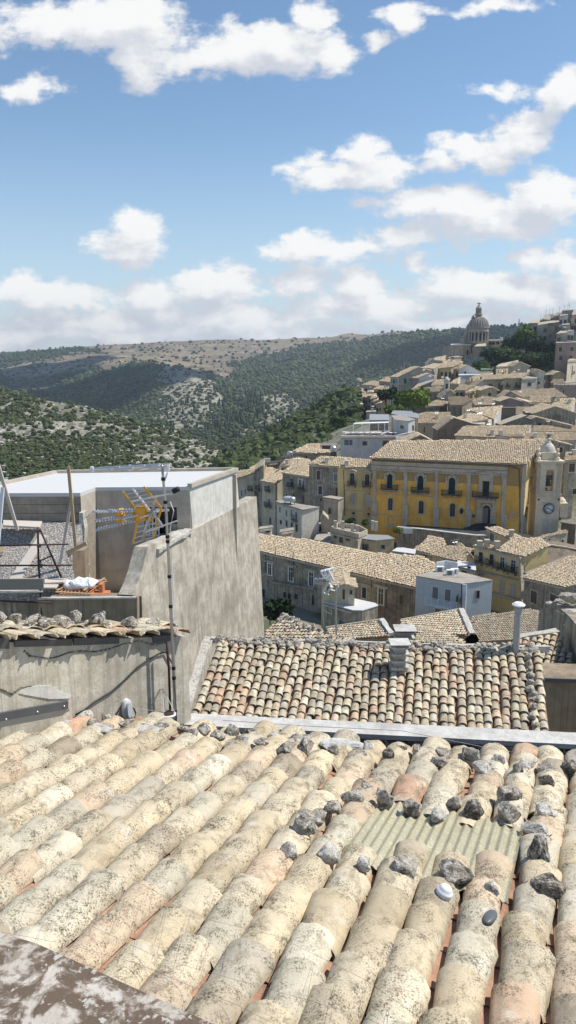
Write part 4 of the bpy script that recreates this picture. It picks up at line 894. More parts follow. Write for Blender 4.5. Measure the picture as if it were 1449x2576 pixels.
# low wing: sloping rubble roof with tan wall
lw = thing('low_wing', at(90, 1400, 20), 'half demolished low wing with a rubble strewn sloping roof left of the concrete house', 'building')
m = MB(); pr = [at(-140, 1318, 20.9), at(206, 1312, 20.9), at(208, 1352, 20.4), at(186, 1378, 19.9), at(180, 1400, 19.6), at(184, 1440, 19.2), at(182, 1482, 18.8), at(-140, 1484, 18.8)]
m.prism(pr, (0, 0, -.35)); 
rm = NT('rubble'); p = rm.pos(); vo = rm.n('ShaderNodeTexVoronoi', i={'Vector': p, 'Scale': 20.0}); n1 = rm.noise(p, 20, 5, .7)
c = rm.mix(rm.n('ShaderNodeSeparateColor', i={0: vo.outputs['Color']}).outputs[0], (.40, .365, .32), (.64, .59, .53)); c = rm.mix(rm.ramp(vo.outputs['Distance'], .35, .6), c, (.25, .235, .22)); c = rm.mix(rm.math('MULTIPLY', rm.ramp(n1, .5, .6), .4), c, (.3, .28, .26))
MAT['rubble'] = rm.done(c, .95, rm.math('SUBTRACT', n1, vo.outputs['Distance']), .8, .03)
m.build('rubble_roof', MAT['rubble'], lw, sub=3, rough=.05, rs=2)
m = MB(); m.prism([at(176, 1388, 19.6), at(213, 1384, 19.9), at(216, 1500, 19.9), at(176, 1500, 19.6)], fw * .4); m.build('tan_panel', MAT['tan_render'], lw)
m = MB(); m.prism([at(-140, 1478, 18.9), at(176, 1478, 18.9), at(176, 1640, 18.9), at(-140, 1640, 18.9)], fw * .5); m.build('shaded_wall', MAT['town_grey'], lw)
# ledge wall in front
lg = thing('terrace_wall', at(230, 1530, 18), 'tan rendered terrace wall with a grey coping under the brick pile', 'wall')
m = MB(); m.prism([at(96, 1506, 18.3), at(345, 1503, 18.3), at(345, 1700, 18.3), at(96, 1700, 18.3)], fw * .3); m.build('wall_body', MAT['tan_render'], lg)
m = MB(); m.prism([at(95, 1505, 18.22), at(342, 1502, 18.22), at(338, 1495, 18.75), at(108, 1495, 18.75)], (0, 0, -.045)); m.build('coping', MAT['coping'], lg, bevel=.008)
m = MB(); m.prism([at(120, 1496, 18.8), at(345, 1496, 18.8), at(345, 1493, 21.9), at(215, 1490, 21.5), at(150, 1490, 20)], (0, 0, -.3)); m.build('terrace_floor', MAT['concrete_new'], lg)
m = MB(); m.prism([at(196, 1506, 18.26), at(206, 1506, 18.26), at(206, 1700, 18.26), at(198, 1700, 18.26)], fw * .1); m.build('drain_stain', MAT['town_grey'], lg)

# tall streaked wall
tw = thing('tall_wall', at(520, 1500, 23), 'tall streaked grey concrete wall rising behind the tile roofs left of centre', 'wall')
q1, q2, q3 = at(372, 1376, 20.1), at(487, 1333, 21.9), at(645, 1249, 26.9)
yl = [(372, 1376, 20.1), (366, 1400, 20.1), (356, 1440, 20.05), (345, 1470, 20.0), (333, 1497, 19.95), (356, 1500, 20.05), (359, 1575, 20.05), (368, 1830, 20.0)]
NW = np.cross(q3 - q2, at(665, 1600, 26.75) - q3); NW = unit(NW * np.sign(NW[0]))
tp = lambda x, y, off=0.0: on_plane(x, y, q3 + NW * off, NW)
front = [tp(*q_) for q_ in ((372, 1376), (400, 1364), (440, 1350), (487, 1333), (645, 1249), (650, 1330), (657, 1450), (665, 1600), (672, 1760), (480, 1900), (368, 1830), (359, 1575), (356, 1500), (333, 1497), (345, 1470), (356, 1440), (366, 1400))]
bk = -NW * .4; m = MB(); m.prism(front, bk); m.build('wall_body', MAT['concrete_streaked'], tw)
m = MB()
for (x0, y0, x1, y1, o__) in ((374, 1374, 480, 1327, -.3), (388, 1384, 478, 1333, -.05)):
    m.bar(tp(x0, y0, o__), tp(x1, y1, o__), .3, .10)
m.build('broken_coping', MAT['stone_pale'], tw, sub=4, rough=.07, rs=3)
m = MB(); m.bar(tp(346, 1466, -.2), tp(373, 1380, -.2), .36, .12); m.build('broken_end', MAT['lichen_stone'], tw, sub=4, rough=.07, rs=4)
# site clutter: scaffold, planks, props, brick pile
sc = thing('scaffold', at(98, 1520, 18.4), 'rusty tube scaffold with toe board on the rubble roof at left', 'scaffold')
def tb(p, q_, r_=.024, name='tube', mat='rusty_tube', par=None): m = MB(); m.tube([at(*p), at(*q_)], r_, 8); return m.build(name, MAT[mat], par or sc, smooth=True)
tb((95, 1326, 18.5), (97, 1420, 18.4), .026, 'upright'); tb((97, 1420, 18.4), (102, 1490, 18.35), .026, 'upright'); tb((102, 1490, 18.35), (106, 1560, 18.3), .026, 'upright')
tb((100, 1330, 18.5), (155, 1454, 18.3), .024, 'brace'); tb((-60, 1374, 18.4), (172, 1369, 18.4), .022, 'guard_rail'); tb((-60, 1423, 18.4), (181, 1422, 18.4), .022, 'guard_rail'); tb((98, 1412, 18.4), (130, 1398, 18.4), .016, 'stub'); tb((-60, 1510, 18.3), (130, 1516, 18.2), .024, 'ledger')
for x, y in ((96, 1336), (98, 1373), (99, 1413), (102, 1423), (102, 1489), (106, 1530)):
    m = MB(); m.box(at(x, y, 18.4), (.10, .10, .08), [unit([1, .3, .2]), unit([-.3, 1, 0]), UP]); m.build('coupler', MAT['dark_metal'], sc, bevel=.01)
m = MB(); m.prism([at(-60, 1457, 18.1), at(108, 1456, 18.1), at(110, 1484, 18.1), at(-60, 1485, 18.1)], fw * .045); m.build('toe_board', MAT['wood_grey'], sc, bevel=.008)
def plank(pts, th, label, mat='wood_pale', grp='loose planks on the rubble roof', name='plank', cat='plank'):
    m = MB(); m.prism([at(*p_) for p_ in pts], (0, 0, -th)); tag(m.build(name, MAT[mat]), label, cat, grp)
plank([(8, 1321, 20.2), (100, 1326, 20.2), (106, 1311, 20.7), (8, 1308, 20.7)], .05, 'broad pale plank lying along the top of the rubble roof')
plank([(23, 1456, 18.8), (52, 1456, 18.8), (117, 1345, 20.1), (98, 1345, 20.1)], .045, 'broad pink white plank sloping across the rubble roof')
plank([(108, 1478, 18.4), (140, 1478, 18.4), (152, 1464, 18.9), (108, 1464, 18.9)], .04, 'short board beside the scaffold, lower of the two')
plank([(112, 1466, 18.7), (160, 1464, 18.7), (175, 1455, 19.1), (112, 1454, 19.1)], .04, 'short board beside the scaffold, upper of the two')
plank([(-20, 1490, 18.2), (108, 1488, 18.2), (108, 1483, 18.5), (-20, 1483, 18.5)], .03, 'long thin board along the foot of the toe board')
plank([(52, 1460, 18.75), (98, 1459, 18.75), (98, 1454, 18.9), (56, 1454, 18.9)], .03, 'small raw wood strip behind the toe board', 'wood_raw')
plank([(-40, 1405, 19.4), (8, 1388, 19.4), (10, 1372, 19.6), (-40, 1380, 19.6)], .03, 'orange wooden offcut at the left picture edge', 'wood_raw')
def prop(p, q_, w_, h_, label, mat='wood_raw', name='wooden_prop', cat='prop', grp='timber props leaning round the rubble roof'):
    m = MB(); m.bar(at(*p), at(*q_), w_, h_, up=fw); tag(m.build(name, MAT[mat], bevel=.006), label, cat, grp)
prop((172, 1174, 19.2), (191, 1383, 19.2), .075, .06, 'tall wooden prop standing upright in front of the block wall')
prop((181, 1250, 19.3), (150, 1425, 19.3), .07, .05, 'thinner leaning batten crossing the tall wooden prop', 'wood_pale')
prop((-6, 1165, 19.5), (44, 1334, 19.9), .085, .06, 'grey leaning prop at far left rising above the white roof', 'wood_pale')
prop((7, 1226, 19.6), (-6, 1375, 19.4), .09, .06, 'white painted post at the left edge of the picture', 'white_paint')
prop((168, 1391, 19.1), (218, 1366, 19.1), .10, .05, 'short raw crosspiece nailed at the foot of the tall prop')
bp = thing('brick_pallet', at(205, 1490, 18.9), 'stack of orange hollow bricks under laths on the terrace coping', 'bricks')
m = MB(); hs = 18.9 / FPX
for i in range(5):
    for j in range(2 if i > 2 else 1):
        pass
m = MB(); m.prism([at(150, 1494, 18.6), at(236, 1494, 18.6), at(240, 1470, 19.4), at(170, 1466, 19.4)], (0, 0, -.16)); m.build('bricks', MAT['brick_orange'], bp)
m = MB(); m.prism([at(236, 1494, 18.6), at(278, 1493, 18.7), at(278, 1485, 19.1), at(240, 1484, 19.1)], (0, 0, -.08)); m.build('bricks', MAT['brick_orange'], bp)
m = MB(); m.box(at(256, 1480, 18.9), (.10, .25, .28)); m.build('bricks', MAT['brick_orange'], bp)
for (a, b) in (((143, 1488, 18.6), (200, 1456, 19.3)), ((210, 1488, 18.6), (264, 1457, 19.3)), ((160, 1480, 18.9), (270, 1466, 19.2)), ((140, 1492, 18.5), (230, 1497, 18.5)), ((200, 1460, 19.3), (268, 1463, 19.3))):
    m = MB(); m.bar(at(*a) + UP * .03, at(*b) + UP * .03, .05, .03); m.build('lath', MAT['wood_raw'], bp)
m = MB()
for x in np.linspace(150, 225, 9): m.bar(at(x, 1492, 18.55) + UP * .02, at(x + 22, 1474, 19.1) + UP * .02, .02, .02)
m.build('slats', MAT['brick_orange'], bp)
for i, (x, y, s_) in enumerate(((186, 1478, .26), (206, 1474, .30), (225, 1471, .22))):
    v_, f_ = ico(3); V = v_ * [s_, s_ * .8, s_ * .5]; V = np.array([q_ + np.array(mnoise.noise_vector(Vector(q_ * 7 + i))) * .07 for q_ in V])
    m = MB(); m.add(V + at(x, y, 18.9) + UP * .06, f_); tag(m.build('plastic_sack', MAT['plastic_bag']), ['left crumpled white sack on the orange bricks', 'middle crumpled white sack on the orange bricks', 'right crumpled white sack on the orange bricks'][i], 'sack', 'white sacks on the bricks')
# ================================================================ the town: houses given by their roof outline in picture px, the eave first
BASES = []
def trim_ring(mb, c, a, n, w, h, t=.16, d=.06):
    for (dx, dz, ww, hh) in ((0, h / 2 + t / 2, w + 2 * t, t), (0, -h / 2 - t / 2, w + 2 * t, t), (-w / 2 - t / 2, 0, t, h), (w / 2 + t / 2, 0, t, h)):
        mb.box(c + a * dx + UP * dz + n * d / 2, (ww, d, hh), [a, n, UP])
STY = dict(d=('trim_stone', 'pane'), s=('trim_stone', 'shutter_green'), b=('trim_stone', 'shutter_brown'), w=('white_paint', 'pane'), c=('trim_stone', 'curtain'), g=('town_white', 'shutter_grey'), k=('town_grey', 'pane'), v=('door_white', 'pane'))
def balcony(par, c, a, n, w, dep=.85, hgt=.95, slab='town_grey', arch=False):
    m = MB(); m.box(c + n * dep / 2, (w, dep, .16), [a, n, UP])
    for t in np.linspace(-.4, .4, max(2, int(w / .7))): m.box(c + a * w * t + n * dep * .4 - UP * .25, (.16, dep * .7, .34), [a, n, UP])
    b = m.build('balcony', MAT[slab], par)
    m = MB(); rr = .018
    L = c - a * w / 2 + n * dep; R_ = c + a * w / 2 + n * dep
    for z in (.12, hgt): m.bar(L + UP * z, R_ + UP * z, .07, .07); m.bar(L + UP * z, L - n * dep + UP * z, .04, .04); m.bar(R_ + UP * z, R_ - n * dep + UP * z, .04, .04)
    for t in np.linspace(0, 1, max(6, int(w / .13))): m.bar(L + (R_ - L) * t + UP * .1, L + (R_ - L) * t + UP * hgt, .05, .05)
    for e in (L, R_):
        for t in (.25, .5, .75): m.bar(e - n * dep * t + UP * .1, e - n * dep * t + UP * hgt, .025, .025)
    m.build('railing', MAT['iron'], b)
def window(par, c, a, n, w, h, sty='d', bal=0, mull=True):
    tm, pm_ = STY[sty]; m = MB(); trim_ring(m, c, a, n, w, h, max(.12, min(.2, w * .16)))
    f_ = m.build('window', MAT[tm], par)
    m = MB(); m.box(c + n * .015, (w, .03, h), [a, n, UP]); m.build('pane', MAT[pm_], f_)
    if mull and w > .8:
        m = MB(); m.box(c + n * .035, (.07, .02, h), [a, n, UP]); m.box(c + n * .035 + a * w * .46, (.07, .02, h), [a, n, UP]); m.box(c + n * .035 - a * w * .46, (.07, .02, h), [a, n, UP]); m.box(c + n * .036 + UP * h * .22, (w * .84, .015, .06), [a, n, UP]); m.build('casement', MAT['door_white' if sty in 'vwc' else 'shutter_grey'], f_)
    if bal: balcony(par, c - UP * (h / 2 + .1), a, n, bal)
def rowbox(a): return a
class House: pass
def house(fr, pts, D, label, wm='town_stone', slope=18, h=9, D1=None, roof='tile', wins=(), side=(), cat='house', name='house', group=None, sgn=1, rear=True, grid=None, sgrid=None, cornice=True, over=.35, pitch=None, bri=1.0, parapet=0, thick=None, base=True):
    px = [F(fr, *p_) for p_ in pts]
    A = at(px[0][0], px[0][1], D)
    B = at_z(px[1][0], px[1][1], A[2]) if D1 is None else at(px[1][0], px[1][1], D1)
    u, v, n = slope_plane(A, B, slope)
    u = unit(B - A)
    if slope == 0: n = UP if D1 is None else n
    P = [A, B] + [on_plane(x, y, A, n) for x, y in px[2:]]
    for i in range(2, len(P)):
        far_ = 70 if D < 240 else 32
        if P[i][1] > max(A[1], B[1]) + far_ or P[i][1] < min(A[1], B[1]) - 25 or (D > 240 and P[i][1] < A[1] + 1): P[i] = at(px[i][0], px[i][1], max(A[1], B[1]) + (9 if D > 240 else 20))
    t = thing(name, (A + B) / 2 - UP * h, label, cat, group); H = House(); H.t = t; H.P = P; H.A = A; H.B = B; H.u = u; H.n = n
    m = MB(); m.prism([p_ - UP * .06 for p_ in P], (0, 0, -h))
    fn = np.cross(u, UP); fn = unit(fn * [1, 1, 0]); fn = fn * np.sign(-fn[1]); H.fn = fn; H.fr = fr
    if rear and slope > 0 and len(P) >= 4:
        hv = v * [1, 1, 0]; zs = [p_[2] for p_ in P]; C_, D_ = P[2], P[-1]
        run = max(np.dot(C_ - A, unit(hv)), .5); r2 = unit(hv) * run - UP * run * math.tan(R(slope))
        rp_ = [C_, D_, D_ + r2, C_ + r2]; m.prism([p_ - UP * .06 for p_ in rp_], (0, 0, -h))
    m.build('wall', MAT[wm], t)
    # roof
    cen = np.mean(P, 0); PO = []
    for i, p_ in enumerate(P):
        e = p_ - cen; e = e - n * np.dot(e, n); L = np.linalg.norm(e); PO.append(p_ + e / L * over * (1 if i < 2 else .35) + n * .03)
    if roof == 'tile':
        pt = pitch or (.30 if D < 135 else .36 if D < 180 else .42 if D < 240 else .55); ex = pt * 1.35
        m = MB(); m.prism([p_ + n * .0 for p_ in PO], -n * .12)
        rf = m.build('roof', MAT['roof_far'], t)
        m = MB(); tile_poly(m, PO, u, -v, pt, ex, L=ex * 1.25, r=pt * .5, seg=4, rise=.05, h=.75, w=W_TOWN, inner=False, jit=.03, bri=bri)
        if m.n: m.build('roof_tiles', MAT['tile_town'], rf)
        if rear and len(P) >= 4:
            m = MB(); m.prism([p_ + UP * .02 for p_ in rp_], -n * .1); m.build('roof', MAT['roof_far'], t)
            q_ = [p_ + UP * .04 for p_ in (rp_[3], rp_[2], rp_[1], rp_[0])]
            m = MB(); m.tube([PO[2] + UP * .05, PO[-1] + UP * .05], .14, 6, col=(.6, .52, .4)); m.build('ridge_cap', MAT['tile_town'], rf)
    else:
        m = MB(); m.prism([p_ + n * .05 for p_ in (PO if parapet == 0 else P)], -n * .1); rf = m.build('roof', MAT[roof], t)
        if parapet:
            m = MB(); Q = [p_ for p_ in P]
            for i in range(len(Q)):
                a, b = Q[i], Q[(i + 1) % len(Q)]; d = unit(b - a); m.bar(a + UP * parapet / 2 , b + UP * parapet / 2, .22, parapet)
            m.build('parapet', MAT[wm], t)
    if cornice:
        m = MB(); m.bar(A + fn * .12 - UP * .28, B + fn * .12 - UP * .28, .3, .26); m.build('cornice', MAT['trim_stone'], t)
    H.front = lambda x, y, off=0.0: on_plane(*F(H.fr, x, y), A + fn * off, fn)
    sd = P[2] - B if (len(P) > 2) else u; sd = unit(sd * [1, 1, 0]); sn = np.cross(sd, UP); sn = sn * np.sign(np.dot(sn, -B)) ; H.sn = unit(sn); H.sd = sd
    H.side = lambda x, y, off=0.0: on_plane(*F(H.fr, x, y), B + H.sn * off, H.sn)
    for lst, fnc, aa, nn in ((wins, H.front, u * [1, 1, 0], fn), (side, H.side, sd, H.sn)):
        aa = unit(aa); 
        if np.dot(aa, [1, 0, 0]) < 0: aa = -aa
        for w_ in lst:
            x, y, ww, hh = w_[:4]; st = w_[4] if len(w_) > 4 else 'd'; c = fnc(x, y); s_ = np.linalg.norm(c) / FPX * FR[fr][2]
            window(t, c, aa, nn, ww * s_ / max(.35, abs(aa[0])), hh * s_, st, (w_[5] * s_ if len(w_) > 5 else 0))
    for g_, P0_, P1_, nn in ((grid, A, B, fn), (sgrid, B, P[2] if len(P) > 2 else B, H.sn)):
        if g_:
            nx, ny, ww, hh, st = g_[:5]; dz = g_[5] if len(g_) > 5 else 3.4; z0_ = g_[6] if len(g_) > 6 else 2.1
            p1 = np.array([P1_[0], P1_[1], min(P0_[2], P1_[2])]); p0 = np.array([P0_[0], P0_[1], p1[2]]); aa = unit(p1 - p0)
            for i in range(nx):
                for j in range(ny):
                    if rng.random() < .08: continue
                    c = p0 + (p1 - p0) * ((i + .5 + rng.uniform(-.06, .06)) / nx) - UP * (z0_ + j * dz + rng.uniform(-.1, .1))
                    window(t, c, aa, nn, ww * rng.uniform(.9, 1.1), hh * rng.uniform(.88, 1.1), st if rng.random() < .7 else random.choice('dsbc'), (2.0 if (hh > 1.9 and rng.random() < .45) else 0))
    if D > 120 and roof in ('tile', 'roof_far') and rng.random() < .6:
        for _ in range(rng.integers(1, 3)):
            t_ = rng.uniform(.15, .85); s2 = rng.uniform(.2, .7); c = (P[0] * (1 - t_) + P[1] * t_) * (1 - s2) + (P[-1] * (1 - t_) + P[2] * t_) * s2
            if rng.random() < .5: m = MB(); m.box(c + UP * .45, (.7, .6, 1.3)); m.box(c + UP * 1.12, (.9, .8, .1)); m.build('chimney', MAT['town_pale'], t)
            else: m = MB(); m.tube([c, c + UP * 2.6], .05, 5); m.tube([c + UP * 2.3 + np.array([-.7, 0, 0]), c + UP * 2.4 + np.array([.7, 0, 0])], .035, 4); m.tube([c + UP * 2.0 + np.array([-.4, -.2, 0]), c + UP * 2.0 + np.array([.5, .2, 0])], .03, 4); m.build('aerial', MAT['galvanised'], t)
    if base: BASES.extend([A - UP * h * .92, B - UP * h * .92, P[2] - UP * (h * .92 + (P[2][2] - A[2]) * .9)])
    return H
def gable(fr, eL, ap, eR, D, label, run=12, D1=None, wm='town_stone', h=8, roof='tile', wins=(), grid=None, bri=1.0, cat='house', drift=(0, 1), group=None):
    """gable end towards us"""
    pL, pA, pR = F(fr, *eL), F(fr, *ap), F(fr, *eR); A = at(*pL, D); B = at(*pR, D1 or D)
    u = unit((B - A) * [1, 1, 0]); fn = np.cross(u, UP); fn = fn * np.sign(-fn[1]); C = on_plane(*pA, A, fn); back = unit([drift[0], drift[1], 0]) * run
    t = thing('house', (A + B) / 2 - UP * h, label, cat, group); m = MB(); bot = min(A[2], B[2]) - h
    m.prism([A, C, B, up_to(B, bot), up_to(A, bot)], back); m.build('wall', MAT[wm], t)
    H = House(); H.t = t; H.A = A; H.B = B; H.u = u; H.fn = fn; H.fr = fr
    for (e, s_) in ((A, 1), (B, -1)):
        d = unit(e - C); nn = np.cross(d, back); nn = unit(nn * np.sign(nn[2])); q_ = [C + nn * .04 + fn * .2, e + d * .3 + nn * .04 + fn * .2, e + d * .3 + nn * .04 + back, C + nn * .04 + back]
        m = MB(); m.prism(q_, -nn * .12); rf = m.build('roof', MAT['roof_far'], t)
        if roof == 'tile':
            pt = .36 if D < 180 else .42 if D < 240 else .55
            m = MB(); tile_poly(m, q_, unit(back), d, pt, pt * 1.35, L=pt * 1.7, r=pt * .5, seg=4, rise=.05, h=.75, w=W_TOWN, inner=False, jit=.03, bri=bri)
            if m.n: m.build('roof_tiles', MAT['tile_town'], rf)
    for w_ in wins:
        c = on_plane(*F(fr, *w_[:2]), A, fn); s_ = np.linalg.norm(c) / FPX * FR[fr][2]; window(t, c, u, fn, w_[2] * s_, w_[3] * s_, w_[4] if len(w_) > 4 else 'd', (w_[5] * s_ if len(w_) > 5 else 0))
    BASES.extend([up_to(A, bot + .5), up_to(B, bot + .5), up_to(B, bot + .5) + back]); return H

# ---- the long grey palazzo below
Hl = house('b', [(40, 500), (737, 661), (838, 570), (760, 528), (560, 514), (270, 456), (40, 430)], 118, 'long stained palazzo with one huge mottled tile roof running down to the right', 'town_grey', 18, 13, rear=False, pitch=.30,
  wins=[(88, 586, 17, 50, 'w'), (182, 607, 20, 62, 'v'), (272, 630, 20, 62, 'v'), (508, 690, 17, 50, 'v'), (582, 706, 22, 72, 'v'), (500, 610, 8, 14, 'k'), (672, 720, 10, 40, 'k'), (60, 690, 14, 36, 'k'), (155, 700, 12, 28, 'k'), (175, 706, 12, 28, 'k'), (206, 706, 12, 24, 'k'), (280, 722, 9, 44, 'k')])
m = MB(); a, b = Hl.front(95, 640, .3), Hl.front(290, 672, .3); m.bar(a, b, .7, .25); m.build('balcony', MAT['town_grey'], Hl.t)
for x, y in ((88, 552), (182, 568), (272, 590), (508, 655), (582, 662)):
    m = MB(); c = Hl.front(x, y, .12); m.box(c, (2.3, .25, .35), [Hl.u, Hl.fn, UP]); m.build('lintel', MAT['town_stone'], Hl.t)
for x0, y0, y1 in ((113, 488, 530), (192, 510, 620), (604, 630, 760), (68, 510, 600)):
    m = MB(); m.tube([Hl.front(x0, y0, .15), Hl.front(x0, y1, .15)], .06, 6); m.build('pipe', MAT['dark_metal'], Hl.t)
m = MB(); m.tube([at(*F('b', 320, 548), 112), at(*F('b', 320, 530), 112)], .18, 8); m.build('chimney_pot', MAT['terracotta'], Hl.t)
# tower block with tiled lean-to and white terrace in front of it
house('b', [(318, 640), (392, 655), (445, 590), (385, 575)], 98, 'small yellowish annex with a lean-to tile roof before the long palazzo', 'town_yellow', 20, 9, rear=False, wins=[(350, 668, 10, 26, 'k')], D1=93)
gable('b', (382, 668), (425, 650), (465, 664), 93, 'little cream stair tower standing on the white terrace', 3.5, 92, 'town_cream', 5, wins=[(417, 697, 11, 46, 'b'), (450, 688, 10, 16, 'k')])
Ht = house('b', [(330, 733), (457, 768), (498, 770), (568, 748), (555, 738), (450, 715), (380, 716)], 95, 'grey block with a bright white terrace roof in front of the long palazzo', 'town_grey', 0, 9, roof='white_roof', wins=[(410, 828, 26, 26, 'k')], D1=90, over=.2)
m = MB(); m.tube([Ht.front(335, 772, .1), Ht.front(362, 785, .1), Ht.front(362, 765, .1)], .06, 6); m.build('pipe', MAT['white_paint'], Ht.t)
# blue house
Hb = house('b', [(738, 616), (941, 651), (1078, 636), (985, 612), (925, 598), (835, 590)], 95, 'pale blue flat roofed house with a railed balcony in the middle of the old roofs', 'blue_house', 0, 9, roof='roof_flat', cornice=False, over=.12,
  wins=[(824, 692, 22, 56, 'g'), (879, 703, 22, 56, 'g'), (836, 773, 22, 26, 'g')], side=[(1012, 697, 14, 32, 'k')])
a = Hb.front(790, 733, .0); b = Hb.front(930, 760, .0); uu_ = unit(b - a); m = MB(); m.bar(a + Hb.fn * .45, b + Hb.fn * .45, .95, .16); bl_ = m.build('balcony', MAT['blue_pale'], Hb.t)
m = MB()
for z in (.25, .5, .75, 1.0): m.bar(a + Hb.fn * .9 + UP * z, b + Hb.fn * .9 + UP * z, .04, .04)
for t_ in np.linspace(0, 1, 6): m.bar(a + (b - a) * t_ + Hb.fn * .9, a + (b - a) * t_ + Hb.fn * .9 + UP, .05, .05)
m.build('railing', MAT['white_paint'], bl_)
m = MB(); m.tube([Hb.front(940, 655, .1), Hb.front(938, 790, .1)], .08, 6); m.build('downpipe', MAT['dark_metal'], Hb.t)
m = MB(); m.box((Hb.B + Hb.fn * .02) - UP * 4 + Hb.u * .25, (.8, .12, 8), [Hb.u, Hb.fn, UP]); m.build('corner_strip', MAT['blue_pale'], Hb.t)
zt2 = Hb.A[2]
m = MB(); pr_ = [(826, 590), (868, 582), (922, 592)]; pr3 = [at_z(*F('b', *q_), zt2) for q_ in pr_]
for q1_, q2_ in zip(pr3[:-1], pr3[1:]): m.bar(q1_ + UP * .55, q2_ + UP * .55, .15, 1.1)
m.build('roof_screen', MAT['blue_pale'], Hb.t)
for i, (x, y) in enumerate(((845, 598), (889, 613), (908, 608))):
    c = at_z(*F('b', x, y), zt2) + UP * .4; ac = thing('air_conditioner', c - UP * .4, ['air conditioner unit on the blue house roof, standing alone at left', 'middle air conditioner unit on the blue house roof', 'right air conditioner unit on the blue house roof'][i], 'air conditioner', 'air conditioners on the blue house')
    m = MB(); m.box(c, (1.05, .5, .75)); m.build('casing', MAT['white_paint'], ac, bevel=.03); m = MB(); m.box(c - np.array([.12, .26, 0]), (.6, .03, .55)); m.build('fan_grille', MAT['shutter_grey'], ac)
pl_ = Hb.front(925, 735, .5); po = thing('potted_cactus', pl_, 'green potted cactus at the right end of the blue house balcony', 'plant')
m = MB(); m.lathe(pl_ - UP * .3, [(.18, 0), (.25, .45)], 10); m.build('pot', MAT['terracotta'], po)
m = MB()
for k_ in range(6): p_ = pl_ + np.array([rng.uniform(-.25, .25), rng.uniform(-.1, .1), .1]); m.tube([p_, p_ + UP * rng.uniform(.5, 1.1)], [.09, .05], 6, col=(1, 1, 1))
m.build('stems', MAT['leaf'], po)
# yellow palazzo right
Hy = house('b', [(998, 480), (1214, 527), (1326, 480), (1292, 450), (1170, 446), (1108, 490), (1052, 470)], 118, 'ochre palazzo with two rows of tall balcony windows right of the blue house', 'palace_light', 14, 14, rear=False,
  wins=[(1026, 529, 13, 40, 'v', 34), (1074, 541, 14, 44, 'v', 36), (1122, 556, 15, 46, 'v', 40), (1170, 570, 16, 48, 'v', 44), (1026, 618, 14, 26, 'c'), (1120, 662, 14, 50, 'c'), (1168, 682, 15, 54, 'c')])
for x0, y0, x1, y1, w_ in ((1000, 590, 1212, 640, .5), (1080, 690, 1212, 725, .9), (998, 700, 1080, 690, .3)):
    m = MB(); m.bar(Hy.front(x0, y0, .2), Hy.front(x1, y1, .2), w_, .22); m.build('string_course', MAT['trim_stone'], Hy.t)
m = MB(); m.bar(Hy.front(1206, 530, .1), Hy.front(1212, 760, .1), 1.0, .3); m.build('corner_pilaster', MAT['trim_stone'], Hy.t)
for x, y in ((1020, 490), (1052, 485), (1097, 492)): m = MB(); c = at_z(*F('b', x, y), Hy.A[2] + .2); m.box(c + UP * .5, (.8, .8, 1.3)); m.build('roof_pillar', MAT['trim_stone'], Hy.t)
q_ = [at(*F('b', 1217, 528), 112), at(*F('b', 1330, 478), 120), at(*F('b', 1400, 488), 121), at(*F('b', 1460, 500), 121.5), at(*F('b', 1460, 560), 121), at(*F('b', 1235, 700), 112)]
tt_ = thing('brick_gable', q_[0], 'long brown rubble gable wall joined to the right of the ochre palazzo', 'wall'); m = MB(); m.prism([Hy.B] + q_[1:5] + [q_[5]], (1, 3, 0)); m.build('rubble_wall', MAT['brick_dark'], tt_)
m = MB()
for a, b in zip([Hy.B] + q_[1:3], q_[1:4]): m.bar(a + UP * .05, b + UP * .05, .6, .18)
m.build('verge_tiles', MAT['roof_far'], tt_)
house('b', [(1220, 620), (1402, 661), (1462, 650), (1462, 515), (1240, 600)], 105, 'grey house at the right edge under a wide mottled tile roof below the brown gable', 'town_grey', 15, 9, rear=False, wins=[(1262, 710, 16, 52, 'b'), (1365, 722, 34, 30, 'b')], D1=96)
m = MB(); a, b = at(*F('b', 1222, 606), 107), at(*F('b', 1462, 510), 122); m.bar(a, b, .5, .35); tag(m.build('wall_coping', MAT['stone_dark']), 'dark stone coping climbing right between the brown gable and the lower roof', 'coping')
# huddle between
Hm1 = house('b', [(732, 497), (812, 516), (870, 476), (855, 450), (795, 438), (765, 470)], 128, 'low house with a ragged very steep tile roof below the piazza wall', 'town_grey', 24, 6, rear=False, wins=[(779, 522, 14, 22, 'k')])
house('b', [(812, 518), (935, 545), (990, 496), (900, 482), (850, 490)], 124, 'low ochre house with brown mottled roof right of the ragged one', 'town_yellow', 16, 7, rear=False, wins=[(870, 548, 14, 16, 'k')], bri=.7)
gable('b', (922, 545), (965, 505), (1000, 545), 122, 'pale narrow gable with dark loft opening left of the ochre palazzo', 6, 122, 'town_pale', 6, wins=[(990, 520, 12, 24, 'k'), (945, 552, 14, 14, 'k')])
house('b', [(920, 570), (1000, 590), (1000, 560), (925, 550)], 116, 'small stepped pale house squeezed behind the blue house', 'town_pale', 0, 6, roof='white_roof', wins=[(952, 592, 14, 18, 'k'), (975, 580, 8, 10, 'k')])
house('b', [(480, 447), (560, 456), (640, 450), (610, 436), (515, 432)], 128, 'low yellow house with a flat grey metal edged roof below the palace', 'town_yellow', 0, 7, roof='zinc', wins=[(510, 487, 26, 24, 'k'), (592, 486, 14, 16, 'k')], over=.4)
Hc = house('b', [(360, 418), (480, 447), (520, 430), (480, 408), (390, 398)], 131, 'cream house with a terrace of small pillars below the left wing of the palace', 'town_cream', 0, 7, roof='roof_flat', wins=[(380, 440, 8, 14, 'k'), (405, 455, 16, 26, 'd'), (435, 450, 14, 16, 'k')], parapet=.8)
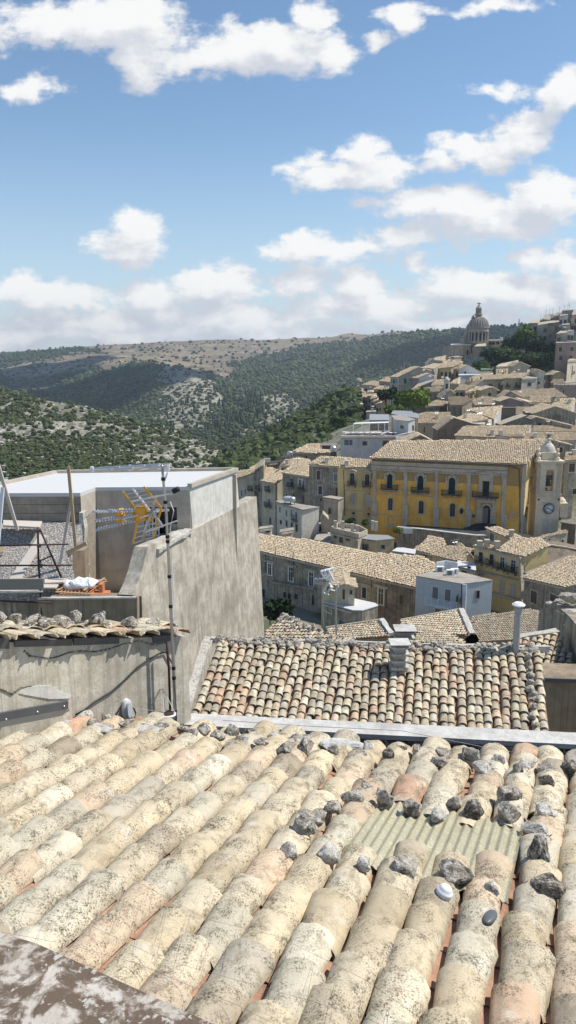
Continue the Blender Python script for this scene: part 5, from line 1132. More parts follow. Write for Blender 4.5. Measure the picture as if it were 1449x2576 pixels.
for x, y in ((378, 398), (412, 400), (455, 412), (478, 418), (560, 402), (545, 398)): m = MB(); c = at(*F('b', x, y), 131); m.box(c + UP * .3, (.55, .55, 1.7)); m.build('terrace_pillar', MAT['trim_stone'], Hc.t)
house('b', [(640, 505), (728, 517), (735, 500), (660, 488)], 124, 'low building with a bright white flat roof behind the long palazzo ridge', 'town_pale', 0, 6, roof='white_roof')
for i, (fr, x, y, D_, r_, hh, cyl, lb) in enumerate((('b', 700, 424, 127, .8, .9, 0, 'square water tank on a stand below the yellow palace'), ('h3', 1110, 75, 176, .75, 1.3, 1, 'upright round tank beside the ruined wall up the slope'), ('h3', 635, 652, 139, .6, .8, 1, 'right round tank on the little grey house'), ('h3', 585, 645, 140, .9, .8, 1, 'left low tank on the little grey house'), ('h3', 610, 115, 190, .8, .9, 1, 'bluish round tank on the flat dark roof'), ('h3', 345, 195, 190, .8, .9, 0, 'boxy metal tank among the lower roofs at left'))):
    c = at(*F(fr, x, y), D_); t = thing('water_tank', c, lb, 'water tank', 'rooftop water tanks'); m = MB()
    if cyl: m.lathe(c, [(r_ * .96, 0), (r_, .1), (r_, hh * .8), (r_ * .7, hh), (.15, hh * 1.08)], 14)
    else: m.box(c + UP * hh / 2, (r_ * 2, r_ * 1.5, hh))
    m.build('tank', MAT['tank_metal'], t, bevel=0 if cyl else .08)
    m = MB()
    for sx_ in (-.6, .6):
        for sy_ in (-.5, .5): m.tube([c + np.array([sx_ * r_, sy_ * r_, 0]), c + np.array([sx_ * r_, sy_ * r_, -1.2])], .06, 5)
    m.build('stand', MAT['dark_metal'], t)
# piazza: ground, retaining wall, steps
pz_ = at(*F('b', 700, 402), 140)[2]
m = MB(); pzp = [at_z(*F('b', x, y), pz_) for x, y in ((660, 403), (1010, 447), (1060, 440), (1230, 445), (1280, 445), (1230, 430), (1120, 418), (700, 388))]; m.prism(pzp, (0, 0, -.4)); tag(m.build('piazza', MAT['asphalt']), kind='structure')
pw = thing('retaining_wall', at(*F('b', 850, 440), 131), 'stained retaining wall with pale coping along the piazza below the yellow palace', 'wall')
m = MB(); wp_ = [at_z(*F('b', x, y), pz_ + .9) for x, y in ((655, 400), (760, 408), (900, 425), (1005, 437), (1052, 437))]
for a, b in zip(wp_[:-1], wp_[1:]): m.prism([a, b, b - UP * 6, a - UP * 6], (0, .5, 0))
m.build('wall_body', MAT['town_grey'], pw); m = MB()
for a, b in zip(wp_[:-1], wp_[1:]): m.bar(a + np.array([0, .2, .06]), b + np.array([0, .2, .06]), .7, .14)
m.build('coping', MAT['coping'], pw)
house('b', [(1055, 404), (1170, 455), (1205, 440), (1100, 396)], 131, 'tiny yellow gatehouse with a sloping tile roof at the foot of the palace steps', 'town_yellow', 22, 6, rear=False, wins=[(1076, 440, 13, 40, 'g')], D1=126)
house('b', [(1180, 470), (1290, 450), (1412, 422), (1400, 412), (1290, 440)], 128, 'low wall like house with a thin tile verge under the bell tower', 'town_stone', 10, 5, rear=False, D1=131, wins=[(1330, 455, 8, 10, 'k'), (1388, 462, 12, 18, 'b')])
# ================================================================ the yellow palace
PA = at(*F('h1', 395, 150), 148); PB = at_z(*F('h2', 850, 340), PA[2])
pu = unit((PB - PA) * [1, 1, 0]); pn = np.cross(pu, UP); pn *= np.sign(-pn[1])
pf = lambda f, x, y, off=0.0: on_plane(*F(f, x, y), PA + pn * off, pn)
PL = thing('yellow_palace', (PA + PB) / 2 - UP * 14, 'long yellow baroque palace with grey pilasters, black balconies and a wide mottled tile roof', 'palace')
_, pv, pnn = slope_plane(PA, PB, 19)
rC = on_plane(*F('b', 1310, 12), PA, pnn); rD = on_plane(*F('b', 625, 20), PA, pnn)
BH = 17
wallp = [PA, PB, PB + pv * 0]
m = MB(); bk_ = -pn * 13; m.prism([PA + UP * 0, PB, PB - UP * BH, PA - UP * BH], bk_); m.build('wall', MAT['palace_yellow'], PL)
gab = up_to(rC, PB[2]); m = MB(); m.prism([rD - UP * .1, rC - UP * .1, PB + UP * -.1, PA - UP * .1], (0, 0, -4)); m.build('gable_wall', MAT['palace_light'], PL)
PO = [PA + pn * .6 - pu * .3 - pv * .1, PB + pn * .6 + pu * .3 - pv * .1, rC + pu * .3, rD - pu * .1]
m = MB(); m.prism([p_ + pnn * .05 for p_ in PO], -pnn * .15); rf = m.build('roof', MAT['roof_far'], PL)
m = MB(); tile_poly(m, [p_ + pnn * .06 for p_ in PO], pu, -pv, .36, .48, L=.6, r=.19, seg=4, rise=.06, h=.75, w=W_TOWN, inner=False, jit=.035); m.build('roof_tiles', MAT['tile_town'], rf)
r2 = -pn * 6 - UP * 2.0; m = MB(); m.prism([rD, rC, rC + r2, rD + r2], -pnn * .12); m.build('rear_roof', MAT['roof_far'], PL)
def pbar(mat, name, f, x0, y0, x1, y1, w_, d_, par=None): 
    m = MB(); m.bar(pf(f, x0, y0, d_ / 2), pf(f, x1, y1, d_ / 2), d_, w_); return m.build(name, MAT[mat], par or PL)
# eave gutter, entablature
m = MB(); m.bar(PA + pn * .62 - UP * .12, PB + pn * .62 - UP * .12, .12, .14); m.build('gutter', MAT['dark_metal'], PL)
zA = lambda P, z: np.array([P[0], P[1], PA[2] + z])
ec = pf('h2', 660, 372)
for z, hh, dd in ((-.65, .22, .55), (-1.0, .45, .3), (-1.75, .7, .16), (-2.25, .22, .26)):
    m = MB(); a, b = zA(PA, z), zA(ec, z); m.box((a + b) / 2 + pn * dd / 2, (np.linalg.norm(b - a), dd, hh), [pu, pn, UP]); m.build('entablature', MAT['trim_stone'], PL)
scl = 148 / FPX * .217
def pilaster(f, x, y0, yb, y1, wpx, w2):
    """capital top, base cap, foot"""
    m = MB(); c0_, c1_, c2_ = pf(f, x, y0), pf(f, x, yb), pf(f, x, y1); w_ = wpx * scl; 
    m.box((c0_ + c1_) / 2 + pn * .12, (w_, .24, abs(c0_[2] - c1_[2])), [pu, pn, UP]); p_ = m.build('pilaster', MAT['trim_stone'], PL)
    m = MB()
    for k_, (dz, ww) in enumerate(((-.1, 1.45), (-.35, 1.25), (-.62, 1.35), (-.9, 1.12))): m.box(c0_ + UP * dz + pn * .2, (w_ * ww, .4 - .04 * k_, .2), [pu, pn, UP])
    m.build('capital', MAT['trim_stone'], p_)
    m = MB(); m.box(c1_ + pn * .25, (w2 * scl * 1.2, .5, .3), [pu, pn, UP]); m.box((c1_ + c2_) / 2 + pn * .2, (w2 * scl, .4, abs(c1_[2] - c2_[2])), [pu, pn, UP]); m.build('plinth', MAT['trim_stone'], p_)
pilaster('h1', 430, 265, 665, 1000, 38, 60); pilaster('h1', 787, 285, 700, 960, 40, 58); pilaster('h1', 1145, 300, 735, 950, 38, 60)
pilaster('h2', 204, 435, 880, 1075, 42, 60); pilaster('h2', 612, 450, 930, 1130, 44, 62)
m = MB(); a = pf('h2', 825, 350); b = pf('h2', 835, 1140); m.box((a + b) / 2 + pn * .08, (44 * scl, .16, abs(a[2] - b[2])), [pu, pn, UP]); m.build('corner_strip', MAT['trim_stone'], PL)
# balcony windows with carved hoods
def carved(f, x, yt, yb, w_, bal, ybal):
    c = pf(f, x, (yt + yb) / 2); W_ = w_ * scl; H_ = (yb - yt) * scl; m = MB()
    n0 = 14; arch = [(W_ * .5 * math.cos(t), H_ * .5 - W_ * .55 + W_ * .62 * math.sin(t)) for t in np.linspace(0, math.pi, n0)]
    out = [c + pu * a + UP * z + pn * .03 for a, z in arch] + [c - pu * W_ * .5 - UP * H_ * .5 + pn * .03, c + pu * W_ * .5 - UP * H_ * .5 + pn * .03]
    # stone surround: jambs and arch ring
    mm = MB()
    for s_ in (-1, 1): mm.box(c + pu * s_ * (W_ * .5 + .14) - UP * .35 + pn * .1, (.26, .2, H_ * .82), [pu, pn, UP]); mm.box(c + pu * s_ * (W_ * .5 + .42) + UP * H_ * .3 + pn * .12, (.3, .24, H_ * .26), [pu, pn, UP])
    for i in range(n0 - 1):
        (a0, z0_), (a1, z1_) = arch[i], arch[i + 1]; k_ = 1.32; mm.prism([c + pu * a0 + UP * z0_ , c + pu * a1 + UP * z1_, c + pu * a1 * k_ + UP * (z1_ * 1.0 + .30), c + pu * a0 * k_ + UP * (z0_ + .30)], pn * .25)
    hd = [(-1.02, .40), (-.75, .50), (-.45, .55), (-.2, .66), (0, .70), (.2, .66), (.45, .55), (.75, .50), (1.02, .40)]
    for (a0, z0_), (a1, z1_) in zip(hd[:-1], hd[1:]): mm.bar(c + pu * a0 * W_ * .98 + UP * (z0_ * H_ + .1) + pn * .22, c + pu * a1 * W_ * .98 + UP * (z1_ * H_ + .1) + pn * .22, .45, .2)
    fr_ = mm.build('window', MAT['trim_stone'], PL)
    m.prism(out, -pn * .01 + pn * .03); m.build('shutter', MAT['shutter_green'], fr_)
    balcony(PL, pf(f, x, ybal), pu, pn, bal * scl, 1.1, 1.05)
carved('h1', 607, 335, 510, 62, 190, 515); carved('h1', 962, 355, 535, 68, 205, 545); carved('h1', 1326, 380, 570, 72, 225, 580)
def arched(f, x, yt, yb, w_, par=None, mat='trim_stone', pane='pane', nn=None, fn_=None, scl_=None):
    c = pf(f, x, (yt + yb) / 2); W_ = w_ * scl; H_ = (yb - yt) * scl; n0 = 10
    arch = [(W_ * .5 * math.cos(t), H_ * .5 - W_ * .4 + W_ * .4 * math.sin(t)) for t in np.linspace(0, math.pi, n0)]; low = [(-W_ * .5, -H_ * .5), (W_ * .5, -H_ * .5)]
    P = [c + pu * a + UP * z for a, z in arch + low]; mm = MB()
    ring = arch + low
    for i in range(len(ring)):
        (a0, z0_), (a1, z1_) = ring[i], ring[(i + 1) % len(ring)]; k_ = 1 + .42 / W_; kz = 1 + .42 / H_
        mm.prism([c + pu * a0 + UP * z0_, c + pu * a1 + UP * z1_, c + pu * a1 * k_ + UP * z1_ * kz, c + pu * a0 * k_ + UP * z0_ * kz], pn * .14)
    fr_ = mm.build('window', MAT[mat], PL); m = MB(); m.prism(P, pn * .04); m.build('pane', MAT[pane], fr_)
    m = MB(); m.box(c + pn * .05, (.06, .03, H_ * .9), [pu, pn, UP]); m.build('casement', MAT['shutter_grey'], fr_); return c
for q_ in (('h1', 614, 612, 755, 52), ('h1', 970, 645, 795, 56), ('h1', 1334, 675, 830, 58), ('h2', 22, 790, 948, 52)):
    if q_[0] == 'h2': continue
    arched(*q_)
def oval_win(f, x, y, a_, b_, pane='pane'):
    c = pf(f, x, y); m = MB(); mm = MB(); T_ = np.linspace(0, 2 * math.pi, 17)[:-1]
    P = [c + pu * a_ * scl * math.cos(t) + UP * b_ * scl * math.sin(t) for t in T_]; m.prism(P, pn * .04)
    for i in range(16):
        p, q_ = P[i], P[(i + 1) % 16]; mm.prism([p, q_, c + (q_ - c) * 1.4, c + (p - c) * 1.4], pn * .14)
    fr_ = mm.build('oval_window', MAT['trim_stone'], PL); m.build('pane', MAT[pane], fr_)
oval_win('h2', 122, 880, 22, 36); oval_win('h2', 715, 940, 24, 36, 'palace_yellow')
# portal with balcony over it
c = pf('h2', 405, 625); s_ = scl
mm = MB(); mm.box(pf('h2', 400, 440, .25), (200 * s_, .6, .35), [pu, pn, UP]); mm.box(pf('h2', 342, 560, .1), (40 * s_, .3, 240 * s_), [pu, pn, UP]); mm.box(pf('h2', 468, 560, .1), (40 * s_, .3, 240 * s_), [pu, pn, UP]); mm.box(pf('h2', 405, 500, .1), (100 * s_, .25, 60 * s_), [pu, pn, UP])
f1 = mm.build('window', MAT['trim_stone'], PL); m = MB(); m.box(pf('h2', 405, 625, .05), (68 * s_, .08, 170 * s_), [pu, pn, UP]); m.build('shutter', MAT['shutter_green'], f1)
balcony(PL, pf('h2', 400, 715), pu, pn, 285 * s_, 1.6, 1.1)
mm = MB(); mm.box(pf('h2', 410, 755, .3), (210 * s_, .7, 50 * s_), [pu, pn, UP])
for x in (318, 500):
    mm.box(pf('h2', x, 895, .2), (40 * s_, .5, 260 * s_), [pu, pn, UP])
    for k_ in range(6): mm.box(pf('h2', x, 800 + k_ * 40, .3), (46 * s_, .55, 18 * s_), [pu, pn, UP])
for x in (348, 470): mm.box(pf('h2', x, 930, .15), (24 * s_, .35, 200 * s_), [pu, pn, UP])
ctr = pf('h2', 412, 852)
for i in range(9):
    t0, t1 = math.pi * i / 9, math.pi * (i + 1) / 9; r0, r1 = 42 * s_, 62 * s_
    mm.prism([ctr + pu * r0 * math.cos(t0) + UP * r0 * math.sin(t0), ctr + pu * r0 * math.cos(t1) + UP * r0 * math.sin(t1), ctr + pu * r1 * math.cos(t1) + UP * r1 * math.sin(t1), ctr + pu * r1 * math.cos(t0) + UP * r1 * math.sin(t0)], pn * .35)
po_ = mm.build('portal', MAT['trim_stone'], PL)
m = MB(); m.prism([ctr + pu * 42 * s_ * math.cos(t) + UP * 42 * s_ * math.sin(t) for t in np.linspace(0, math.pi, 12)], pn * .08); m.build('fanlight', MAT['pane'], po_)
m = MB(); m.box(pf('h2', 398, 940, .06), (52 * s_, .08, 165 * s_), [pu, pn, UP]); m.build('door', MAT['shutter_grey'], po_)
m = MB(); m.box(pf('h2', 439, 940, .03), (28 * s_, .05, 165 * s_), [pu, pn, UP]); m.build('door_opening', MAT['black_plastic'], po_)
# string lines, downpipe, side face
for f, x0, y0, x1, y1 in (('h1', 462, 500, 1180, 560), ('h1', 462, 560, 1180, 605), ('h1', 470, 800, 760, 808)):
    m = MB(); a, b = pf(f, x0, y0), pf(f, x1, y1); b = zA(b, a[2] - PA[2]); m.box((a + b) / 2 + pn * .06, (np.linalg.norm(b - a), .12, .14), [pu, pn, UP]); m.build('string_course', MAT['trim_stone'], PL)
m = MB(); m.tube([pf('h2', 670, 355, .5), pf('h2', 790, 395, .15), pf('h2', 798, 600, .15), pf('h2', 800, 1135, .15)], .09, 6); m.build('downpipe', MAT['dark_metal'], PL)
m = MB(); a, b, c_, d_ = pf('h1', 590, 825), pf('h1', 655, 825), pf('h1', 655, 960), pf('h1', 590, 960); m.prism([a, b, c_, d_], pn * .05); m.build('blocked_door', MAT['trim_stone'], PL); m = MB(); a, b, c_, d_ = pf('h1', 600, 838, .05), pf('h1', 642, 838, .05), pf('h1', 642, 915, .05), pf('h1', 600, 915, .05); m.prism([a, b, c_, d_], pn * .02); m.build('blocked_door', MAT['palace_yellow'], PL)
# steps
for i in range(7):
    t = i / 6; x0, x1 = 300 - 170 * t, 500 - 60 * t; y0 = 1030 + 95 * t
    m = MB(); a = pf('h2', x0, y0, 1.2 + .45 * i); b = pf('h2', x1 + 20, y0 + 4, 1.2 + .45 * i); b[2] = a[2]; m.prism([a, b, b - pn * (1.2 + .45 * i), a - pn * (1.2 + .45 * i)], (0, 0, -.19 - (i == 6) * .5)); 
    if i == 0: st = thing('stone_steps', a, 'dark stone steps rising to the portal of the yellow palace', 'steps')
    m.build('step', MAT['asphalt'], st)
lp_ = thing('notice_post', pf('h2', 258, 1040, 1.5), 'small dark notice board on a post by the palace steps', 'sign'); m = MB(); m.box(pf('h2', 258, 938, 1.5), (32 * s_, .1, 34 * s_), [pu, pn, UP]); m.build('board', MAT['dark_metal'], lp_); m = MB(); m.tube([pf('h2', 258, 955, 1.5), pf('h2', 258, 1050, 1.5)], .05, 6); m.build('post', MAT['dark_metal'], lp_)
# left wing
Hw = house('h1', [(60, 262), (400, 258), (395, 175), (0, 140), (-40, 235)], 149.6, 'left wing of the yellow palace with four arched windows and mottled roof', 'palace_light', 16, 15, rear=False, D1=149.1, cat='palace wing', name='palace_wing')
for f, x, yt, yb, w_, b_ in (('h1', 172, 320, 460, 52, 95), ('h1', 345, 335, 470, 52, 100)):
    arched(f, x, yt, yb, w_)
    mm = MB(); hd = [(-.85, 0), (-.4, .22), (0, .32), (.4, .22), (.85, 0)]; c = pf(f, x, yt - 12, .25)
    for (a0, z0_), (a1, z1_) in zip(hd[:-1], hd[1:]): mm.bar(c + pu * a0 + UP * z0_, c + pu * a1 + UP * z1_, .4, .2)
    mm.build('hood', MAT['trim_stone'], Hw.t); balcony(Hw.t, pf(f, x, yb + 8), pu, pn, b_ * s_, .9, 1)
for f, x, yt, yb, w_ in (('h1', 183, 570, 688, 40), ('h1', 355, 585, 705, 40), ('h1', 190, 840, 930, 50), ('h1', 362, 850, 930, 50)): arched(f, x, yt, yb, w_, pane='curtain')
oval_win('h1', 189, 790, 18, 18); oval_win('h1', 362, 800, 18, 18)
for y0 in (470, 520, 745): m = MB(); a = pf('h1', 75, y0); b = zA(pf('h1', 400, y0), a[2] - PA[2]); m.box((a + b) / 2 + pn * .1, (np.linalg.norm(b - a), .12, .14), [pu, pn, UP]); m.build('string_course', MAT['trim_stone'], Hw.t)
m = MB(); m.tube([pf('h1', 225, 258, .4), pf('h1', 66, 282, .2), pf('h1', 80, 560, .2), pf('h1', 85, 820, .2)], .09, 6); m.build('downpipe', MAT['dark_metal'], Hw.t)
# ================================================================ bell tower with clock
TD = 141.0; T0 = at(*F('h2', 985, 310), TD); TW = 290 * TD / FPX * .217; ts = TD / FPX * .217
BT = thing('bell_tower', at(*F('h2', 1130, 1165), TD), 'pale stone bell tower with a bell opening, domed cap and blue rimmed clock', 'bell tower')
tc = lambda x, y, off=0.0: at(*F('h2', x, y), TD) - np.array([0, off, 0])
tcen = tc(1132, 700); cxw = tcen[0]; yw = TD
zz = lambda y: tc(1132, y)[2]
def tbox(mb, y0, y1, wpx, dz=0): z0_, z1_ = zz(y0), zz(y1); w_ = wpx * ts; mb.box((cxw, yw + TW * .5, (z0_ + z1_) / 2), (w_, w_, abs(z0_ - z1_)))
m = MB(); tbox(m, 700, 1400, 282); m.build('tower_base', MAT['belfry_stone'], BT)
# belfry stage: four piers and lintel leave the bell opening
wB = 282 * ts; z0_, z1_ = zz(322), zz(690); hw = wB / 2; ow = 92 * ts
m = MB()
for sx_ in (-1, 1):
    for sy_ in (-1, 1): pw_ = (wB - ow) / 2; m.box((cxw + sx_ * (hw - pw_ / 2), yw + hw + sy_ * (hw - pw_ / 2), (z0_ + z1_) / 2), (pw_, pw_, abs(z0_ - z1_)))
for sy_ in (-1, 1):
    zt_, zb_ = zz(410), zz(650); m.box((cxw, yw + hw + sy_ * (hw - .3), (z0_ + zt_) / 2 + .05), (ow, .6, abs(z0_ - zt_) - .1)); m.box((cxw, yw + hw + sy_ * (hw - .3), (z1_ + zb_) / 2), (ow, .6, abs(z1_ - zb_)))
    m.box((cxw + sy_ * (hw - .3), yw + hw, (z0_ + zt_) / 2 + .05), (.6, ow, abs(z0_ - zt_) - .1)); m.box((cxw + sy_ * (hw - .3), yw + hw, (z1_ + zb_) / 2), (.6, ow, abs(z1_ - zb_)))
    # arch corners
    for k_ in range(6):
        t0 = math.pi / 2 * k_ / 6; a0 = ow / 2 * math.cos(t0); zc = zt_ - .0 + ow * .35 * math.sin(t0) - ow * .35
        for sx_ in (-1, 1): m.box((cxw + sx_ * (a0 + (ow / 2 - a0) / 2), yw + hw + sy_ * (hw - .3), zc + .02), (max(.02, ow / 2 - a0), .55, ow * .07))
m.build('belfry', MAT['belfry_stone'], BT)
m = MB(); tbox(m, 690, 705, 305); tbox(m, 676, 690, 295); tbox(m, 300, 318, 330); tbox(m, 318, 332, 305); m.build('cornice', MAT['belfry_stone'], BT)
for x in (1012, 1252):
    m = MB(); a, b = tc(x, 330, .08), tc(x, 672, .08); m.box(((a[0] + b[0]) / 2, yw - .04, (a[2] + b[2]) / 2), (42 * ts, .16, abs(a[2] - b[2]))); m.box((a[0], yw - .08, a[2] - .25), (52 * ts, .3, .4)); m.build('pilaster', MAT['trim_stone'], BT)
for x, y in ((1018, 349), (1252, 349), (1016, 748), (1248, 748)):
    m = MB(); c = tc(x, y, .05); m.prism([c + np.array([12 * ts * math.cos(t), 0, 12 * ts * math.sin(t)]) for t in np.linspace(0, 6.283, 13)[:-1]], (0, -.03, 0)); m.build('vent_hole', MAT['black_plastic'], BT)
m = MB(); tbox(m, 220, 300, 190); tbox(m, 210, 222, 205); m.build('drum', MAT['belfry_stone'], BT)
cz = zz(212); R0 = 92 * ts
prof = [(R0, 0), (R0 * .98, 12 * ts), (R0 * .9, 40 * ts), (R0 * .78, 65 * ts), (R0 * .6, 88 * ts), (R0 * .42, 102 * ts), (R0 * .32, 112 * ts), (R0 * .34, 118 * ts), (R0 * .26, 122 * ts), (R0 * .24, 150 * ts), (R0 * .34, 154 * ts), (R0 * .30, 160 * ts), (R0 * .1, 166 * ts)]
m = MB(); m.lathe((cxw, yw + hw, cz), prof, 20); m.build('cap_dome', MAT['town_pale'], BT)
m = MB(); m.tube([(cxw, yw + hw, cz + 160 * ts), (cxw, yw + hw, cz + 215 * ts)], .07, 6); m.lathe((cxw, yw + hw, cz + 172 * ts), [(.05, 0), (.35, .2), (.35, .4), (.05, .6)], 10); m.bar((cxw - .5, yw + hw, cz + 200 * ts), (cxw + .5, yw + hw, cz + 200 * ts), .1, .1); m.build('finial', MAT['dark_metal'], BT)
for x in (1022, 1243):
    m = MB(); c = tc(x, 300, -.6); m.lathe(c, [(.55, 0), (.5, .5), (.25, .7), (.45, 1.1), (.45, 1.3), (.15, 1.6), (.3, 1.8), (.28, 2.1), (.05, 2.3)], 10); m.build('urn', MAT['belfry_stone'], BT)
m = MB(); zb2 = zz(600); bw = 40 * ts
m.lathe((cxw, yw + .9, zb2), [(bw, 0), (bw * .92, 8 * ts), (bw * .72, 26 * ts), (bw * .58, 55 * ts), (bw * .5, 72 * ts), (bw * .3, 82 * ts), (.05, 84 * ts)], 20); bell = m.build('bell', MAT['bronze'], BT, smooth=True)
m = MB(); m.box((cxw, yw + .9, zb2 + 98 * ts), (88 * ts, .35, .9)); m.build('bell_yoke', MAT['dark_metal'], BT); m = MB(); m.box((cxw, yw + .7, zb2 - .1), (82 * ts, .25, .18)); m.build('bell_beam', MAT['white_paint'], BT)
ck = tc(1132, 852, .06); Rk = 64 * ts
def disc(mb, c, r, d, seg=32): mb.prism([c + np.array([r * math.cos(t), 0, r * math.sin(t)]) for t in np.linspace(0, 2 * math.pi, seg + 1)[:-1]], (0, -d, 0))
m = MB(); disc(m, ck, Rk, .16); clk = m.build('clock', MAT['clock_blue'], BT)
m = MB(); disc(m, ck - np.array([0, .16, 0]), Rk * .82, .03); m.build('clock_face', MAT['clock_white'], clk)
def txt(body, c, size, mat, parent, name='numeral', rz=0, ry=0):
    cu = bpy.data.curves.new('t', 'FONT'); cu.body = body; cu.align_x = 'CENTER'; cu.align_y = 'CENTER'; cu.size = size; cu.extrude = .015
    ob = bpy.data.objects.new('t', cu); COL.objects.link(ob); dg = bpy.context.evaluated_depsgraph_get(); me = bpy.data.meshes.new_from_object(ob.evaluated_get(dg)); bpy.data.objects.remove(ob)
    M_ = __import__('mathutils').Matrix; me.transform(M_.Translation(Vector([float(k_) for k_ in c])) @ M_.Rotation(rz, 4, 'Z') @ M_.Rotation(R(90), 4, 'X') @ M_.Rotation(ry, 4, 'Z'))
    L = Vector((0, 0, 0)); q_ = parent
    while q_ is not None: L += q_.location; q_ = q_.parent
    me.transform(M_.Translation(-L)); me.materials.clear(); me.materials.append(MAT[mat]); o = bpy.data.objects.new(name, me); COL.objects.link(o); o.parent = parent; return o
for k_, s in enumerate(('XII', 'I', 'II', 'III', 'IIII', 'V', 'VI', 'VII', 'VIII', 'IX', 'X', 'XI')):
    t = math.pi / 2 - k_ * math.pi / 6; c = ck + np.array([Rk * .62 * math.cos(t), -.21, Rk * .62 * math.sin(t)])
    txt(s, c, .42, 'clock_blue', clk, ry=-k_ * math.pi / 6)
for (ex, ey, w_) in ((1172, 878, .12), (1100, 838, .16)):
    m = MB(); e = tc(ex, ey, .30); c = ck - np.array([0, .24, 0]); m.bar(c, e, w_, .04, up=fw); m.build('clock_hand', MAT['clock_blue'], clk)
m = MB(); m.prism([tc(x, y, .03) for x, y in ((1068, 975), (1200, 980), (1202, 1090), (1165, 1110), (1160, 1150), (1072, 1140), (1095, 1100), (1068, 1070))], (0, .05, 0)); m.build('plaster_patch', MAT['town_pale'], BT)
m = MB(); m.box(tc(1132, 786, .1), (150 * ts, .2, .12)); m.build('string_course', MAT['trim_stone'], BT)
m = MB(); m.lathe(tc(1320, 800, -2), [(60 * ts, -60 * ts), (60 * ts, 0), (48 * ts, 30 * ts), (20 * ts, 55 * ts), (.1, 62 * ts)], 12); m.build('side_turret', MAT['belfry_stone'], BT)
m = MB(); m.box(tc(1322, 880, -2), (90 * ts, 3, 170 * ts)); m.build('side_block', MAT['belfry_stone'], BT)
# side wing between palace and tower, and what stands right of the tower
house('h2', [(850, 350), (925, 225), (1000, 215), (1010, 200), (935, 190)], 141.5, 'narrow sunlit side of the yellow palace with little ledges, facing the tower', 'palace_light', 0, 18, rear=False, D1=158, roof='roof_flat', cornice=False, wins=[(910, 345, 14, 50, 'k'), (893, 650, 10, 80, 'b')], over=.05, cat='building')
house('h2', [(918, 235), (1010, 240), (1010, 190), (930, 190)], 160, 'orange shaded house wall seen between the palace and the bell tower', 'palace_yellow', 0, 20, rear=False, roof='roof_flat', wins=[(958, 325, 40, 80, 'k'), (960, 595, 34, 90, 'v'), (975, 850, 26, 60, 'k')], cornice=False)
house('h2', [(1325, 290), (1449, 285), (1449, 205), (1330, 210)], 150, 'reddish house with weathered shutters right of the bell tower', 'town_grey', 18, 14, wins=[(1400, 380, 70, 90, 'b'), (1430, 655, 50, 60, 's')])
gable('h2', (1225, 180), (1240, 80), (1380, 115), 158, 'grey gabled house with white framed window just behind the tower cap', 12, 158, 'town_grey', 12, wins=[(1275, 172, 38, 60, 'v')])
house('h2', [(1280, 1010), (1449, 1040), (1449, 1000), (1290, 985)], 138, 'brown rubble wall at the right foot of the bell tower', 'brick_dark', 0, 10, rear=False, roof='stone_dark', cornice=False, cat='wall', name='rubble_wall')
m = MB(); m.prism([tc(855, 965, -2), tc(880, 945, -2), tc(915, 1010, -2), tc(915, 1180, -2), tc(870, 1180, -2)], (0, 2, 0)); tag(m.build('buttress', MAT['stone_pale'], sub=3, rough=.15, rs=1), 'rough pale buttress stone standing between the palace corner and tower', 'buttress')
# ================================================================ roofs just beyond the speckled roof
def bigroof(fr, pts, D, label, slope, D1=None, pitch=.22, expo=.28, vdir=None, w=W_MID, bri=1.0, mat='tile_mid', h=7, wm='tan_render', P3=None, seg=6):
    px = [F(fr, *p_) for p_ in pts]; A = at(*px[0], D); B = at(*px[1], D1) if D1 else at_z(*px[1], A[2])
    u, v, n = slope_plane(A, B, slope)
    P = [A, B] + [on_plane(x, y, A, n) for x, y in px[2:]]
    t = thing('tiled_roof', np.mean(P, 0), label, 'roof'); m = MB(); tile_poly(m, [p_ + n * .03 for p_ in P], u, -v, pitch, expo, L=expo * 1.3, r=pitch * .48, seg=seg, rise=.035, h=.85, w=w, inner=False, jit=.012, bri=bri); m.build('roof_tiles', MAT[mat], t)
    m = MB(); m.prism(P, -n * .12); m.build('roof_deck', MAT['terracotta'], t); m = MB(); m.prism([p_ - UP * .15 for p_ in P], (0, 0, -h)); m.build('house_wall', MAT[wm], t)
    BASES.extend([A - UP * h, B - UP * h]); return t, P, u, v, n
W_NEW = [8, 6, 6, 4, 8, 2, 5, 1, 0, 1, 5]
t_, P_r, u_, v_, n__ = bigroof('g', [(0, 960), (560, 1000), (470, 790), (0, 875)], 66, 'newer bright orange cream roof with clean regular tile rows beyond the speckled roof', 17, D1=62, pitch=.24, expo=.34, w=W_NEW, bri=1.12)
m = MB(); m.bar(P_r[2] + UP * .1 + np.array([.3, 0, 0]), P_r[1] + UP * .15 + np.array([.3, 0, 0]), .5, .25); m.build('verge_wall', MAT['stone_pale'], t_, sub=3, rough=.08, rs=2)
m = MB(); m.tube([P_r[3] + UP * .05, P_r[2] + UP * .05], .14, 8, col=(.7, .6, .42)); m.build('ridge_cap', MAT['tile_mid'], t_)
m = MB(); m.prism([at(*F('g', x, y), 60) for x, y in ((530, 1025), (590, 1050), (645, 1030), (625, 990), (580, 985))], (0, 0, -.5)); m.build('white_slab', MAT['coping'], t_)
t_, P_r, u_, v_, n__ = bigroof('v', [(835, 1608), (985, 1598), (960, 1562), (822, 1582)], 52, 'brown speckled roof with a dark stone verge at its right, left of the bright roof', 16, D1=49, pitch=.23)
m = MB(); m.bar(P_r[2] + UP * .08, P_r[1] + UP * .08, .35, .2); m.build('verge_wall', MAT['coping'], t_, sub=3, rough=.07, rs=2)
m = MB(); m.tube([P_r[3] + UP * .05, P_r[2] + UP * .05], .14, 8, col=(.7, .6, .42)); m.build('ridge_cap', MAT['tile_mid'], t_)
